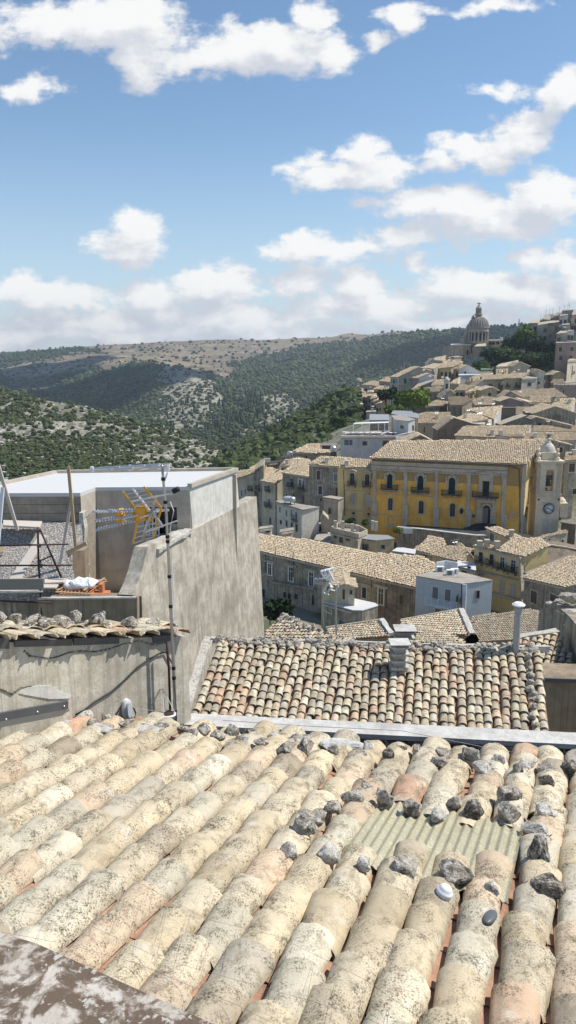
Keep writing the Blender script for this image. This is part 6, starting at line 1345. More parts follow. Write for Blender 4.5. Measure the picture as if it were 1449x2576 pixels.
t_, P_r, u_, v_, n__ = bigroof('v', [(655, 1612), (905, 1612), (822, 1598), (712, 1548), (690, 1570)], 40, 'patchy reddish roof with loose stones rising to a point right of the tall wall', 20, D1=36, pitch=.24, w=[4, 5, 4, 5, 5, 3, 6, 4, 3, 3, 3])
m = MB(); V0, F0 = ico(2)
for k_ in range(60):
    s_, q_ = rng.random(2); c = P_r[0] * (1 - s_) * (1 - q_) + P_r[1] * s_ * (1 - q_) + P_r[3] * q_ + n__ * .12; m.add(V0 * rng.uniform(.05, .14) * (1 + rng.uniform(-.3, .3, (len(V0), 1))) + c, F0)
o = m.build('loose_stones', MAT['lichen_stone'], t_); o['kind'] = 'stuff'
bigroof('g', [(130, 1060), (560, 1075), (400, 985), (165, 925)], 50, 'mossy cream roof with a diagonal hip line behind the two chimneys', 15, D1=46, pitch=.24, w=[8, 8, 4, 6, 6, 3, 4, 1, 1, 3, 3])
bigroof('g', [(540, 1055), (1140, 1015), (1150, 800), (1135, 790), (545, 905)], 76, 'large brown roof of fine even tile rows behind the grey flue pipe', 15, D1=78, pitch=.26, bri=.82, expo=.36)
bigroof('g', [(545, 900), (1130, 800), (1060, 782), (600, 840)], 86, 'strip of rough roof between the blue house and the brown fine tiled roof', 14, D1=88, pitch=.28, expo=.38, bri=.9)
t_, P_r, u_, v_, n__ = bigroof('g', [(970, 1300), (1520, 1420), (1300, 975), (960, 1030)], 24.5, 'roof with dark edged tiles running under the shaded wall at the right edge', 18, D1=23.5, pitch=.22, expo=.27, h=.6)
m = MB(); m.bar(P_r[3] + UP * .02, P_r[2] + UP * .02, .3, .2); m.build('mortar_ridge', MAT['stone_pale'], t_, sub=4, rough=.06, rs=4)
wl = thing('ruined_wall', at(1420, 1600, 27), 'dark weathered wall with loose stones on top at the right picture edge', 'wall')
fr_ = [at(x, y, D_) for x, y, D_ in ((1352, 1532, 31), (1392, 1516, 31), (1400, 1515, 31))]
wq2, wq3 = at(1352, 1600, 32), at(1470, 1700, 23.5); wN = np.cross(wq3 - wq2, UP); wN = unit(wN * [1, 1, 0]); wN *= np.sign(-wN[0])
wf = lambda x, y, o=0: on_plane(x, y, wq2 + wN * o, wN)
m = MB(); m.prism([wf(*q_) for q_ in ((1351, 1600), (1354, 1545), (1362, 1533), (1380, 1522), (1398, 1515), (1415, 1535), (1435, 1555), (1480, 1600), (1560, 1900), (1351, 1760))], -wN * .6); m.build('wall_body', MAT['town_grey'], wl, sub=3, rough=.05, rs=1)
for i, (x, y, r_) in enumerate(((1425, 1520, .45), (1442, 1545, .4), (1435, 1502, .38), (1447, 1575, .35), (1382, 1517, .14))):
    rock('stone', wf(x, y, -.4), r_, 'stone_pale' if i in (1, 3, 4) else 'lichen_stone', ['big boulder capping the dark wall at the right edge', 'pale block below the capping boulder on the dark wall', 'topmost round stone on the dark wall at the right edge', 'lowest pale stone on the dark wall at the right edge', 'small white knob like stone on the tip of the dark wall'][i], 'stones on the dark wall at the right edge', (1.3, 1, .6), 600 + i)
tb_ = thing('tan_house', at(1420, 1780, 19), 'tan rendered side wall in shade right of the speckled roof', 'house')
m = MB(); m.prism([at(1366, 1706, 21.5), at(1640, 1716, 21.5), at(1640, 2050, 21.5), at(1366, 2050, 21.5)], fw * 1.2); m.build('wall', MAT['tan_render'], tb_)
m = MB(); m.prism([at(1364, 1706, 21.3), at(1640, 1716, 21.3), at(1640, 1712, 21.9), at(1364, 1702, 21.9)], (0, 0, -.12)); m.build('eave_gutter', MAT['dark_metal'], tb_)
# second antenna on a mast beyond the speckled roof
sm = thing('antenna_mast', at(845, 1575, 34), 'thin mast with a bent white aerial in front of the white terrace', 'mast'); a_ = lambda x, y, d=0: at(654 + .2604 * x, 1295.6 + .2604 * y, 34 + d)
m = MB(); m.tube([a_(738, 1150), a_(728, 730)], .045, 8); m.build('pole', MAT['galvanised'], sm)
A2n = thing('television_antenna', a_(690, 650), 'white rod aerial with folded reflector on the thin mast', 'antenna')
m = MB()
for p_, q_ in (((590, 540), (640, 640)), ((620, 530), (680, 640)), ((655, 525), (710, 635)), ((590, 545), (720, 510)), ((610, 580), (675, 560)), ((655, 655), (610, 750)), ((690, 690), (660, 740)), ((610, 750), (660, 770)), ((640, 640), (700, 700))): m.tube([a_(*p_), a_(*q_, .2)], .055, 6)
m.build('reflector', MAT['white_paint'], A2n)
m = MB(); c0_ = a_(640, 640)
for k_ in range(16):
    x = 530 + k_ * 9; m.tube([a_(x, 620 + rng.uniform(-12, 12), -.3), a_(x + rng.uniform(-10, 14), 650 + rng.uniform(-12, 12), .3)], .035, 5)
for y in (620, 640, 660): m.tube([a_(525, y), a_(680, y + 8)], .03, 5)
m.build('director_rows', MAT['rod_metal'], A2n)
m = MB(); m.tube([a_(680, 720), a_(730, 735), a_(760, 690)], .04, 6); m.build('bracket', MAT['white_paint'], A2n)

# ================================================================ rows of houses left of the palace
house('h3', [(830, 222), (1218, 243), (1449, 240), (1290, 150), (960, 138)], 151, 'grey stained house with tall shuttered windows joined to the left wing of the palace', 'town_grey', 17, 15, rear=False, D1=150.2,
  wins=[(938, 350, 38, 105, 'b'), (1135, 375, 40, 90, 'g'), (958, 525, 44, 100, 'v'), (968, 633, 18, 32, 'k'), (1155, 545, 30, 100, 'k')])
house('h3', [(1000, 605), (1165, 632), (1230, 612), (1080, 590)], 146.5, 'projecting lower stained block in front of the grey house left of the palace', 'town_stone', 0, 9, rear=False, D1=144, wins=[(1070, 765, 26, 66, 'k')], roof='roof_flat')
house('h3', [(522, 308), (828, 358), (830, 170), (640, 150), (640, 240)], 160, 'dark grey house with a broad patchy roof and balcony windows on the left row', 'town_grey', 20, 14, rear=False,
  wins=[(630, 435, 32, 90, 'k', 90), (728, 435, 40, 70, 'w'), (760, 460, 24, 100, 'v', 80), (650, 600, 20, 70, 'k'), (763, 630, 18, 100, 'k'), (570, 590, 18, 50, 's')])
house('h3', [(285, 408), (438, 436), (530, 378), (522, 305), (478, 305)], 168, 'narrow cream house with a patchy pyramid roof and a flowered balcony', 'town_cream', 17, 20, rear=False,
  wins=[(362, 490, 22, 60, 'g', 60), (368, 665, 26, 80, 'g', 90), (380, 880, 20, 80, 'b')])
gable('h3', (217, 290), (300, 240), (300, 300), 175, 'dark narrow gabled house behind the cream one on the left row', 10, 172, 'town_grey', 16, wins=[(250, 480, 24, 60, 'k', 50), (240, 690, 20, 80, 'k')])
house('h3', [(188, 410), (300, 430), (455, 290), (380, 262), (215, 278)], 176, 'brown grey house with reddish roof edge, second on the left row', 'town_grey', 16, 18, wins=[(245, 540, 20, 60, 'k', 44), (240, 700, 20, 90, 'k')])
house('h3', [(-60, 400), (92, 355), (215, 320), (215, 275), (30, 300), (-60, 330)], 188, 'cream house at the far left of the row, next to the tall wall', 'town_cream', 12, 16, D1=186, wins=[(48, 560, 18, 70, 'g'), (92, 540, 18, 66, 'g'), (155, 450, 26, 120, 's', 60)])
house('h3', [(150, 268), (260, 290), (330, 250), (230, 225)], 205, 'low reddish roof at the top left of the row near the woods', 'town_stone', 16, 8)
house('h3', [(455, 658), (745, 748), (945, 722), (690, 685), (520, 640)], 142, 'small grey white flat roofed house with a dark balcony in front of the left row', 'town_pale', 0, 12, rear=False, roof='roof_flat', cornice=True,
  wins=[(494, 750, 18, 70, 'g'), (568, 790, 20, 80, 'g'), (628, 785, 20, 70, 'g'), (682, 820, 22, 90, 'g', 60), (503, 895, 16, 40, 'k'), (570, 910, 16, 60, 'k'), (632, 935, 18, 60, 'k'), (686, 960, 20, 80, 'k')])
house('h3', [(645, 75), (880, 90), (1080, 90), (1080, 60), (950, 55), (760, 20)], 186, 'rough stone house with a small patchy roof up at the edge of the woods', 'town_grey', 14, 9, rear=False, wins=[(800, 140, 18, 30, 'k')])
house('h3', [(740, 52), (945, 60), (945, -10), (800, -8)], 192, 'small cream tiled roof above the rough stone house', 'town_grey', 20, 6)
house('h3', [(945, 8), (1150, 5), (1150, -20), (960, -18)], 198, 'dark ruined stone wall beside the white terrace house', 'brick_dark', 0, 9, roof='stone_dark', cornice=False)
house('h3', [(500, 150), (650, 155), (660, 120), (540, 112)], 196, 'flat dark roofed store with tanks at the edge of the woods', 'town_stone', 0, 8, roof='asphalt')
house('h3', [(510, 240), (640, 245), (840, 185), (700, 160), (560, 175)], 172, 'jumbled brown roof rising behind the dark grey house', 'town_grey', 13, 8, rear=False)
house('h3', [(360, 215), (495, 200), (500, 178), (400, 188)], 200, 'low dark curved roof among the upper left houses', 'town_stone', 8, 7, roof='asphalt')
house('h3', [(770, 945), (920, 960), (1000, 905), (860, 890)], 138, 'little dark courtyard building with red trim right of the grey white house', 'town_stone', 0, 8, roof='roof_flat', wins=[(800, 1000, 40, 60, 's'), (845, 1030, 20, 30, 'k')])
house('h3', [(900, 1095), (1080, 1130), (1090, 1020), (940, 1000)], 132, 'courtyard building with a rust coloured edge below the left row', 'town_pink', 0, 6, roof='roof_flat')
house('h3', [(250, 975), (395, 955), (400, 935), (270, 950)], 126, 'low pale parapet building behind the ridge at far left', 'town_pale', 0, 6, roof='roof_flat', wins=[(350, 990, 40, 40, 'k')])
house('h3', [(500, 1010), (640, 985), (640, 960), (500, 985)], 128, 'low cream wall building behind the ridge of the long palazzo', 'town_cream', 0, 6, roof='roof_flat')
gable('h3', (975, 860), (1000, 800), (1050, 850), 137, 'broken rubble wall stump beside the courtyard', 3, 136, 'town_stone', 8, roof='x')

# ================================================================ upper town
Hu = house('h4', [(180, 1062), (820, 1062), (960, 1022), (760, 990), (240, 1010)], 186, 'white house with a crowded roof terrace above the yellow palace', 'town_white', 0, 9, rear=False, roof='roof_flat', wins=[(248, 1130, 48, 60, 'g'), (300, 1130, 36, 60, 'g'), (462, 1140, 44, 36, 'k'), (700, 1140, 50, 50, 'k')], over=.05)
house('h4', [(820, 1050), (962, 1022), (1040, 1000), (900, 1030)], 184, 'white cubic annex at the right of the crowded roof terrace', 'town_white', 0, 9, rear=False, roof='white_roof', wins=[(893, 1100, 22, 40, 'k')], D1=187, cornice=False)
house('h4', [(820, 865), (968, 885), (1042, 862), (900, 815), (770, 820)], 192, 'tall white house with parapet behind the roof terrace', 'town_white', 6, 12, rear=False, roof='roof_flat', wins=[(893, 950, 24, 24, 'k')], side=[(1020, 960, 16, 50, 'k'), (1000, 1075, 20, 30, 'k')], cornice=False)
pg = thing('pergola', at(*F('h4', 530, 990), 190), 'white framed pergola with a pale flat canopy on the roof terrace', 'pergola')
ph = lambda x, y, d=0: at(*F('h4', x, y), 190 + d)
m = MB(); m.prism([ph(325, 918), ph(740, 905), ph(738, 892, 3), ph(350, 905, 3)], (0, 0, .12)); m.build('canopy', MAT['white_paint'], pg)
for x in (328, 425, 517, 620, 692, 740): m = MB(); m.tube([ph(x, 910), ph(x, 1003)], .09, 6); m.build('post', MAT['white_paint'], pg)
m = MB(); m.tube([ph(430, 915), ph(490, 1000)], .06, 6); m.tube([ph(328, 960), ph(425, 920, 2)], .06, 6); m.build('brace', MAT['white_paint'], pg)
for i in range(14):
    x = 230 + i * 45; c = ph(x, 1018 + rng.uniform(-12, 12), rng.uniform(-2, 1)); c[2] = Hu.A[2] + .75; t = thing('terrace_table', c - UP * .75, '%s white table from the left on the roof terrace' % o1[i], 'table', 'white tables on the roof terrace')
    m = MB(); m.lathe(c, [(.75, -.06), (.78, 0)], 12); m.build('tabletop', MAT['white_paint'], t); m = MB(); m.lathe(c, [(.3, -.75), (.07, -.68), (.07, -.06)], 8); m.build('pedestal', MAT['white_paint'], t)
m = MB(); m.tube([ph(790, 1115), ph(783, 835)], .18, 6); tag(m.build('pole', MAT['wood_grey']), 'tall grey wooden pole before the white terrace house', 'pole')
house('h4', [(525, 870), (735, 870), (735, 808), (520, 805)], 200, 'grey corrugated roof and low block wall behind the pergola', 'town_stone', 12, 6, rear=False, roof='zinc')
house('h4', [(780, 800), (1080, 850), (1085, 800), (955, 768), (790, 760)], 206, 'low stone building with a metal tank just under the green tree', 'town_stone', 5, 7, rear=False, roof='zinc')
house('h4', [(1045, 908), (1320, 905), (1449, 862), (1449, 782), (1110, 790)], 197, 'long roof of light and dark tile rows right of the white terrace house', 'town_cream', 14, 9, rear=False, wins=[(1150, 985, 12, 60, 'b')], bri=1.05)
house('h5', [(225, 745), (500, 850), (590, 715), (575, 705), (240, 735)], 193, 'striped tile roof with a white coped right verge in the middle of the upper town', 'town_white', 16, 9, rear=False, D1=186, bri=1.1)
house('h5', [(80, 850), (215, 900), (430, 860), (330, 805), (200, 800)], 188, 'flatter mossy roof in front of the striped one', 'town_stone', 10, 7, rear=False, D1=180, wins=[])
gable('h5', (-150, 980), (40, 845), (230, 905), 181, 'brown rubble gable rising left of the mossy roof', 6, 178, 'brick_dark', 7)
gable('h4', (940, 1118), (1110, 1045), (1250, 1118), 176, 'dark low gable with a small cream roof just above the palace roof', 7, 175, 'town_grey', 6)
house('h5', [(205, 905), (470, 935), (470, 850), (320, 880)], 180, 'pale shed wall with barrels beneath the mossy roof', 'town_pale', 2, 6, rear=False, roof='roof_far', wins=[(412, 905, 14, 30, 'k')])
house('h5', [(55, 1050), (500, 1070), (830, 1062), (935, 935), (150, 945)], 166, 'long mottled roof right behind the ridge of the yellow palace', 'town_pale', 15, 7, rear=False, D1=163)
house('h5', [(520, 1062), (820, 1062), (820, 1030), (525, 1045)], 158.5, 'low pink wall with a tiled top behind the palace ridge', 'town_pink', 10, 5, rear=False)
house('h5', [(845, 1112), (1449, 1105), (1449, 1012), (865, 1020)], 160, 'striped roof behind the cap of the bell tower', 'town_stone', 15, 7, rear=False)
house('h5', [(950, 1005), (1449, 1000), (1449, 938), (965, 938)], 172, 'second striped roof further up behind the bell tower', 'town_stone', 15, 7, rear=False)
gable('h5', (958, 795), (1215, 712), (1449, 790), 188, 'big dark grey gable wall with pale sloping coping at the right edge', 10, 184, 'town_grey', 10, wins=[(1250, 900, 30, 30, 'k')])
gable('h5', (960, 850), (985, 835), (1400, 935), 178, 'lower long grey gable with a white sloping verge under the dark gable', 4, 174, 'town_grey', 7, wins=[(1030, 920, 38, 26, 'k')])
house('h5', [(1175, 700), (1385, 752), (1440, 640), (1420, 618), (1220, 625)], 200, 'reddish mottled roof above the big dark gable', 'town_pale', 15, 8, rear=False, D1=194, side=[])
house('h5', [(905, 670), (1135, 662), (1150, 640), (1150, 600), (925, 600)], 204, 'grey house with one white framed window under a striped little roof', 'town_grey', 16, 10, rear=False, wins=[(1005, 735, 42, 40, 'v'), (965, 735, 20, 44, 'g')])
house('h5', [(760, 605), (1060, 605), (1350, 605), (1195, 505), (720, 532)], 232, 'very wide pale brown roof crossing the upper town', 'town_stone', 15, 9, rear=False)
gable('h5', (598, 605), (690, 535), (845, 612), 231, 'grey gable end closing the left of the very wide roof', 6, 228, 'town_stone', 8)
gable('h5', (585, 650), (690, 615), (905, 680), 210, 'pink grey gabled wall below the very wide roof', 7, 207, 'town_pink', 9)
house('h5', [(750, 618), (905, 668), (915, 650), (810, 606)], 218, 'small sunlit slope of roof beside the pink grey gable', 'town_stone', 14, 6, rear=False, bri=1.15)
house('h5', [(588, 728), (752, 728), (752, 722), (590, 722)], 192, 'square dark brown rubble wall in the upper town', 'brick_dark', 0, 12, rear=False, roof='stone_dark', cornice=False)
house('h5', [(755, 800), (870, 800), (900, 722), (755, 722)], 194, 'narrow brown roof patch between two dark walls', 'town_stone', 17, 8, rear=False, bri=.8)
house('h5', [(865, 785), (975, 782), (975, 772), (868, 775)], 190, 'dark grey flat shed with a pale edge in the upper town', 'town_grey', 0, 10, rear=False, roof='stone_pale', cornice=False)
gable('h5', (590, 920), (880, 815), (960, 920), 183, 'long low dark sloping wall in front of the rubble square', 5, 182, 'town_grey', 5, roof='x')
house('h5', [(-10, 698), (130, 696), (255, 632), (100, 598), (-30, 610)], 230, 'wide flat looking brown roof at the left of the upper town', 'town_grey', 8, 8, rear=False, bri=.85)
house('h4', [(1165, 712), (1395, 700), (1449, 660), (1290, 640), (1230, 670)], 236, 'shaggy tiled roof on a rounded grey store by the green tree', 'town_grey', 14, 8, rear=False)
house('h5', [(285, 697), (560, 692), (600, 622), (370, 596), (245, 650)], 224, 'pale grassy looking roof in the middle of the upper town', 'town_stone', 13, 8, rear=False, bri=1.1)
house('h5', [(35, 527), (165, 527), (275, 475), (130, 466)], 250, 'cream roof of a low house with dark shutters, first of a pair', 'town_stone', 14, 7, rear=False, wins=[(70, 570, 26, 30, 'k'), (120, 570, 26, 30, 'k')])
house('h5', [(165, 548), (355, 532), (430, 488), (280, 486)], 247, 'greenish roof of the second low house, right of the cream one', 'town_yellow', 14, 7, rear=False, wins=[(203, 590, 20, 30, 'b'), (290, 590, 60, 30, 'd')])
gable('h5', (360, 525), (480, 490), (535, 520), 243, 'yellow gabled house front with a single window', 8, 242, 'town_yellow', 7, wins=[(447, 572, 28, 30, 'd')])
house('h5', [(390, 402), (605, 397), (690, 345), (470, 350)], 296, 'cream row house with black balconies in the centre of the upper town', 'town_cream', 10, 12, rear=False, wins=[(445, 460, 20, 36, 'g', 40), (557, 462, 22, 50, 'g', 50), (558, 550, 24, 26, 'k')])
house('h5', [(608, 388), (822, 385), (900, 325), (700, 330)], 293, 'pale peach row house with bright sunlit roof beside the cream one', 'town_yellow', 10, 12, rear=False, bri=1.2, wins=[(650, 458, 24, 50, 'g', 50), (755, 460, 26, 56, 'g', 60), (654, 548, 20, 24, 'k')])
house('h5', [(820, 392), (992, 388), (1000, 360), (850, 362)], 291, 'grey cream house with one wide green window right of the row houses', 'town_pale', 3, 11, rear=False, roof='roof_flat', wins=[(908, 455, 50, 38, 's')])
gable('h5', (990, 340), (998, 282), (1082, 318), 302, 'pale grey gable behind the wide green window house', 8, 301, 'town_pale', 12, wins=[(1020, 440, 16, 20, 'k')])
house('h5', [(880, 345), (995, 345), (1000, 285), (885, 288)], 306, 'dark water stained wall left of the pale grey gable', 'town_grey', 0, 6, rear=False, roof='roof_flat')
house('h5', [(523, 250), (742, 240), (800, 195), (780, 175), (560, 222)], 338, 'long cream white house with tiny dark windows under the trees', 'town_cream', 9, 9, rear=False, roof='roof_far', wins=[(548, 308, 9, 22, 'k'), (580, 308, 9, 22, 'k'), (632, 308, 9, 24, 'k'), (715, 305, 10, 26, 'k')])
gable('h5', (742, 240), (800, 198), (912, 245), 336, 'smooth cream gable at the right end of the long cream house', 10, 334, 'town_cream', 10)
house('h5', [(1085, 345), (1185, 342), (1260, 308), (1150, 312)], 322, 'dark fronted low house under the hillside trees', 'town_grey', 14, 8, rear=False)
gable('h5', (1183, 345), (1262, 308), (1345, 355), 321, 'yellowish gable to the right of the dark fronted house', 8, 320, 'town_yellow', 9)
house('h5', [(1352, 190), (1462, 182), (1462, 160), (1380, 165)], 312, 'tall cream house with a brown balcony window at the right edge', 'town_cream', 12, 17, rear=False, wins=[(1405, 285, 26, 80, 'b', 60)])
house('h5', [(1185, 462), (1462, 462), (1462, 420), (1200, 425)], 262, 'low long mauve flat building at the right edge of the upper town', 'town_pink', 0, 11, rear=False, roof='roof_flat', wins=[(1276, 505, 12, 14, 'k'), (1303, 540, 14, 50, 'b')])
house('h5', [(1160, 440), (1310, 440), (1300, 400), (1190, 402)], 276, 'small cluttered grey roof terrace with a low gable', 'town_stone', 8, 7, rear=False)
m = MB(); m.tube([at(*F('h5', 1180, 452), 259), at(*F('h5', 1449, 436), 259)], .12, 5)
for x in np.linspace(1180, 1449, 7): m.tube([at(*F('h5', x, 450), 259), at(*F('h5', x, 468), 259)], .08, 5)
tag(m.build('roof_railing', MAT['dark_metal']), 'dark railing along the roof of the mauve flat building', 'railing')
house('h5', [(28, 276), (95, 276), (190, 236), (115, 232)], 336, 'pinkish fronted house with bright roof, below the church', 'town_pink', 14, 10, rear=False, wins=[(65, 335, 12, 40, 'k', 20)])
gable('h5', (92, 290), (192, 236), (378, 340), 335, 'broad white gable with one dark window below the church', 12, 332, 'town_white', 11, wins=[(163, 322, 16, 22, 'k')])
house('h5', [(88, 350), (345, 345), (350, 335), (95, 338)], 318, 'white flat roofed house in front of the broad white gable', 'town_white', 0, 11, rear=False, roof='white_roof')
house('h5', [(165, 425), (365, 418), (480, 335), (430, 325), (270, 362)], 305, 'cluttered terrace house with dark openings and a sloping tile roof', 'town_cream', 12, 8, rear=False, wins=[(180, 420, 14, 36, 'k'), (205, 415, 14, 36, 'k'), (240, 408, 14, 40, 'k'), (345, 385, 16, 26, 'k')])
gable('h5', (300, 470), (385, 405), (392, 480), 297, 'small sunlit stucco gable left of the cream row house', 10, 296, 'town_pale', 9)
house('h5', [(345, 280), (480, 275), (480, 262), (350, 265)], 345, 'green netted scaffold house partly behind the white gable', 'town_stone', 0, 7, rear=False, roof='green_awning', wins=[(336, 312, 14, 18, 'k')])
m = MB(); m.prism([at(*F('h5', x, y), 344) for x, y in ((450, 250), (472, 250), (474, 275), (452, 275))], (0, .1, 0)); tag(m.build('red_sign', MAT['red_cloth']), 'small red cloth hanging by the green netted house', 'cloth')
# arcaded row and left cluster
Ha = house('h4', [(1318, 272), (1462, 258), (1600, 195), (1500, 190), (1310, 258)], 342, 'peach coloured house with a row of arched windows below the church', 'town_yellow', 12, 12, rear=False, D1=338, wins=[(1352, 345, 20, 60, 's'), (1402, 345, 20, 60, 's'), (1450, 345, 20, 60, 's')])
house('h4', [(1130, 262), (1260, 275), (1400, 200), (1300, 205)], 352, 'long grey roof above the red plastered strip', 'town_stone', 10, 9, rear=False)
house('h4', [(1215, 300), (1268, 305), (1275, 285), (1230, 280)], 338, 'narrow red plastered strip of house', 'town_red', 6, 9, rear=False, roof='roof_far')
gable('h4', (1200, 215), (1255, 160), (1365, 225), 372, 'white gabled house high on the left below the church', 9, 370, 'town_white', 8)
house('h4', [(1240, 245), (1370, 252), (1449, 205), (1330, 195)], 360, 'pinkish low house under the white gabled one', 'town_pink', 12, 8, rear=False)
house('c', [(745, 400), (800, 398), (800, 386), (700, 398)], 380, 'grey terrace house directly below the church nave', 'town_stone', 8, 8, rear=False, roof='roof_far', wins=[(780, 403, 8, 10, 'k')])
house('c', [(610, 420), (680, 424), (700, 410), (645, 404)], 378, 'low roof at the left of the grey terrace house', 'town_stone', 12, 7, rear=False)
house('c', [(690, 435), (760, 436), (750, 420), (715, 414)], 366, 'dark red gabled house below the church', 'town_red', 14, 6, rear=False, roof='roof_far')
H1 = house('h4', [(757, 368), (858, 370), (1090, 258), (990, 258)], 306, 'tall cream house with green shutters and wrapped balconies, left of the upper town', 'town_pale', 14, 26, rear=False, D1=303, wins=[(775, 418, 14, 50, 'g'), (800, 420, 14, 50, 'd'), (825, 418, 14, 50, 'g'), (772, 535, 12, 36, 'k'), (798, 540, 12, 40, 'd'), (824, 545, 12, 50, 'k'), (790, 480, 10, 30, 'k')])
sg = gable('h4', (858, 370), (1090, 256), (1232, 300), 303, 'great grey gable side of the tall cream house with two shuttered windows', 10, 296, 'town_stone', 24, wins=[(930, 418, 30, 60, 's'), (985, 402, 20, 34, 'g'), (930, 540, 34, 60, 'c'), (1022, 320, 34, 26, 'c')])
for y in (455, 575):
    m = MB(); m.bar(at(*F('h4', 757, y - 5), 304), at(*F('h4', 858, y), 302), 1.2, .25); m.bar(at(*F('h4', 858, y), 302), at(*F('h4', 962, y - 5), 299), 1.2, .25); m.build('balcony', MAT['town_pale'], H1.t)
house('h4', [(1015, 378), (1092, 380), (1212, 335), (1160, 330)], 292, 'grey tiled lean-to roof in front of the great grey gable', 'town_pink', 12, 9, rear=False)
gable('h4', (1088, 382), (1208, 334), (1268, 365), 290, 'white gable behind two diagonal pipes', 7, 288, 'town_white', 8)
house('h4', [(1000, 520), (1235, 425), (1262, 400), (1090, 440)], 284, 'dark grey sloping roofed wall before the white gable', 'town_grey', 8, 9, rear=False, D1=284, roof='roof_far')
house('h4', [(1030, 545), (1312, 542), (1372, 492), (1065, 496)], 258, 'wide low store with a flat pale tile roof above the green tree', 'town_grey', 9, 9, rear=False)
house('h4', [(1235, 470), (1390, 465), (1449, 400), (1290, 405)], 275, 'layered pale roof behind the wide low store', 'town_stone', 12, 8, rear=False)
gable('h4', (1312, 545), (1372, 490), (1400, 540), 262, 'grey leaning gable beside the wide low store', 9, 262, 'town_stone', 8)
bt = thing('chapel_belfry', at(*F('h4', 1405, 560), 252), 'little stone belfry with a domed top in the upper town', 'belfry'); c_ = at(*F('h4', 1405, 520), 252)
m = MB(); m.box(c_ - UP * 1.5, (1.5, 1.2, 9)); m.box(c_ + UP * 3, (1.9, 1.5, .25)); m.build('tower', MAT['town_pale'], bt); m = MB(); m.lathe(c_ + UP * 3.1, [(.8, 0), (.75, .5), (.45, .95), (.1, 1.1)], 12); m.build('dome', MAT['town_white'], bt); m = MB(); m.box(c_ + UP * 1.2 - fw * .6, (.7, .1, 1.6)); m.build('opening', MAT['pane'], bt)
gable('h5', (-100, 610), (0, 520), (40, 560), 248, 'grey white gable to the right of the little belfry', 8, 246, 'town_stone', 7)
house('h5', [(0, 445), (90, 450), (110, 420), (30, 410)], 300, 'patch of dark brown roof left of the white flat house', 'town_stone', 12, 6, rear=False)
L_ = [((430, 462), (622, 478), (626, 425), (540, 415), 402, 'cream roofed house at the outer end of the left cluster', 'town_cream'), ((628, 418), (756, 428), (758, 368), (700, 372), 386, 'grey house tucked left of the tall cream house', 'town_stone'),
 ((560, 512), (655, 508), (690, 475), (620, 475), 372, 'yellowish house with a light roof in the left cluster', 'town_cream'), ((640, 520), (735, 512), (738, 485), (690, 478), 366, 'second yellowish house beside the dark tree', 'town_yellow'),
 ((485, 552), (560, 548), (560, 525), (500, 528), 365, 'tiny grey roof in the middle of the left cluster', 'town_stone'), ((300, 515), (440, 545), (440, 505), (340, 495), 388, 'dark brown roofed house before the distant belfry', 'town_grey'),
 ((500, 590), (580, 590), (600, 565), (510, 570), 356, 'first of the terraced little roofs stepping down the slope', 'town_stone'), ((530, 625), (620, 605), (620, 590), (540, 600), 348, 'second of the terraced little roofs', 'town_stone'), ((560, 660), (650, 630), (650, 618), (570, 640), 340, 'third of the terraced little roofs', 'town_stone'), ((590, 690), (660, 665), (655, 655), (590, 678), 332, 'lowest of the terraced little roofs', 'town_stone'),
 ((232, 712), (380, 708), (420, 688), (300, 690), 344, 'grey flat topped house low in the left cluster', 'town_stone'), ((310, 665), (440, 690), (420, 655), (330, 650), 350, 'white topped house above the grey flat topped one', 'town_pale'), ((345, 600), (440, 610), (440, 560), (360, 560), 372, 'brown narrow house in the middle of the left cluster', 'town_cream'), ((440, 600), (500, 610), (500, 560), (450, 555), 360, 'dark narrow house left of the stepped roofs', 'town_grey'), ((-10, 600), (148, 612), (150, 590), (0, 592), 430, 'low far roofs at the extreme left of the cluster', 'town_pale'), ((480, 775), (590, 770), (590, 760), (490, 762), 320, 'small building with a white flat roof under the dark tree', 'town_pale')]
for a, b, c_, d_, D_, lb, wm in L_:
    house('h4', [a, b, c_, d_], D_, lb, wm, 12 if D_ != 344 else 0, 14, D1=D_ - 2, rear=False, roof='roof_far' if D_ in (344, 350, 320) else 'tile', grid=(2, 2, .9, 1.5, 'k', 3.2, 2.0))
gable('h4', (158, 525), (215, 505), (292, 525), 392, 'brown gable at the left end of the cluster', 10, 390, 'town_stone', 14)
gable('h4', (180, 605), (285, 565), (352, 592), 368, 'second brown gable lower at the left end of the cluster', 10, 366, 'town_stone', 16, wins=[(270, 795, 20, 12, 'k')])
cb = thing('chapel_belfry', at(*F('h4', 385, 490), 405), 'distant rounded stone belfry above the left cluster', 'belfry'); c_ = at(*F('h4', 385, 490), 405)
m = MB(); 
for sx_ in (-1, 1): m.box(c_ + np.array([sx_ * 1.4, 0, 1.2]), (1.0, 1.6, 3.4))
m.lathe(c_ + UP * 2.8, [(2.0, 0), (1.9, .7), (1.3, 1.5), (.2, 1.9)], 12); m.box(c_ - UP * 2, (5, 3, 3.4)); m.build('belfry_tower', MAT['church_stone'], cb)
for (x, y0, y1, lb) in ((918, 205, 280, 'street lamp post rising above the tall cream house'), (985, 222, 262, 'second thin post on the ridge of the tall cream house')):
    m = MB(); m.tube([at(*F('h4', x, y1), 306), at(*F('h4', x, y0), 306), at(*F('h4', x - 12, y0 + 2), 306)], .12, 5); tag(m.build('street_lamp', MAT['galvanised']), lb, 'lamp post')

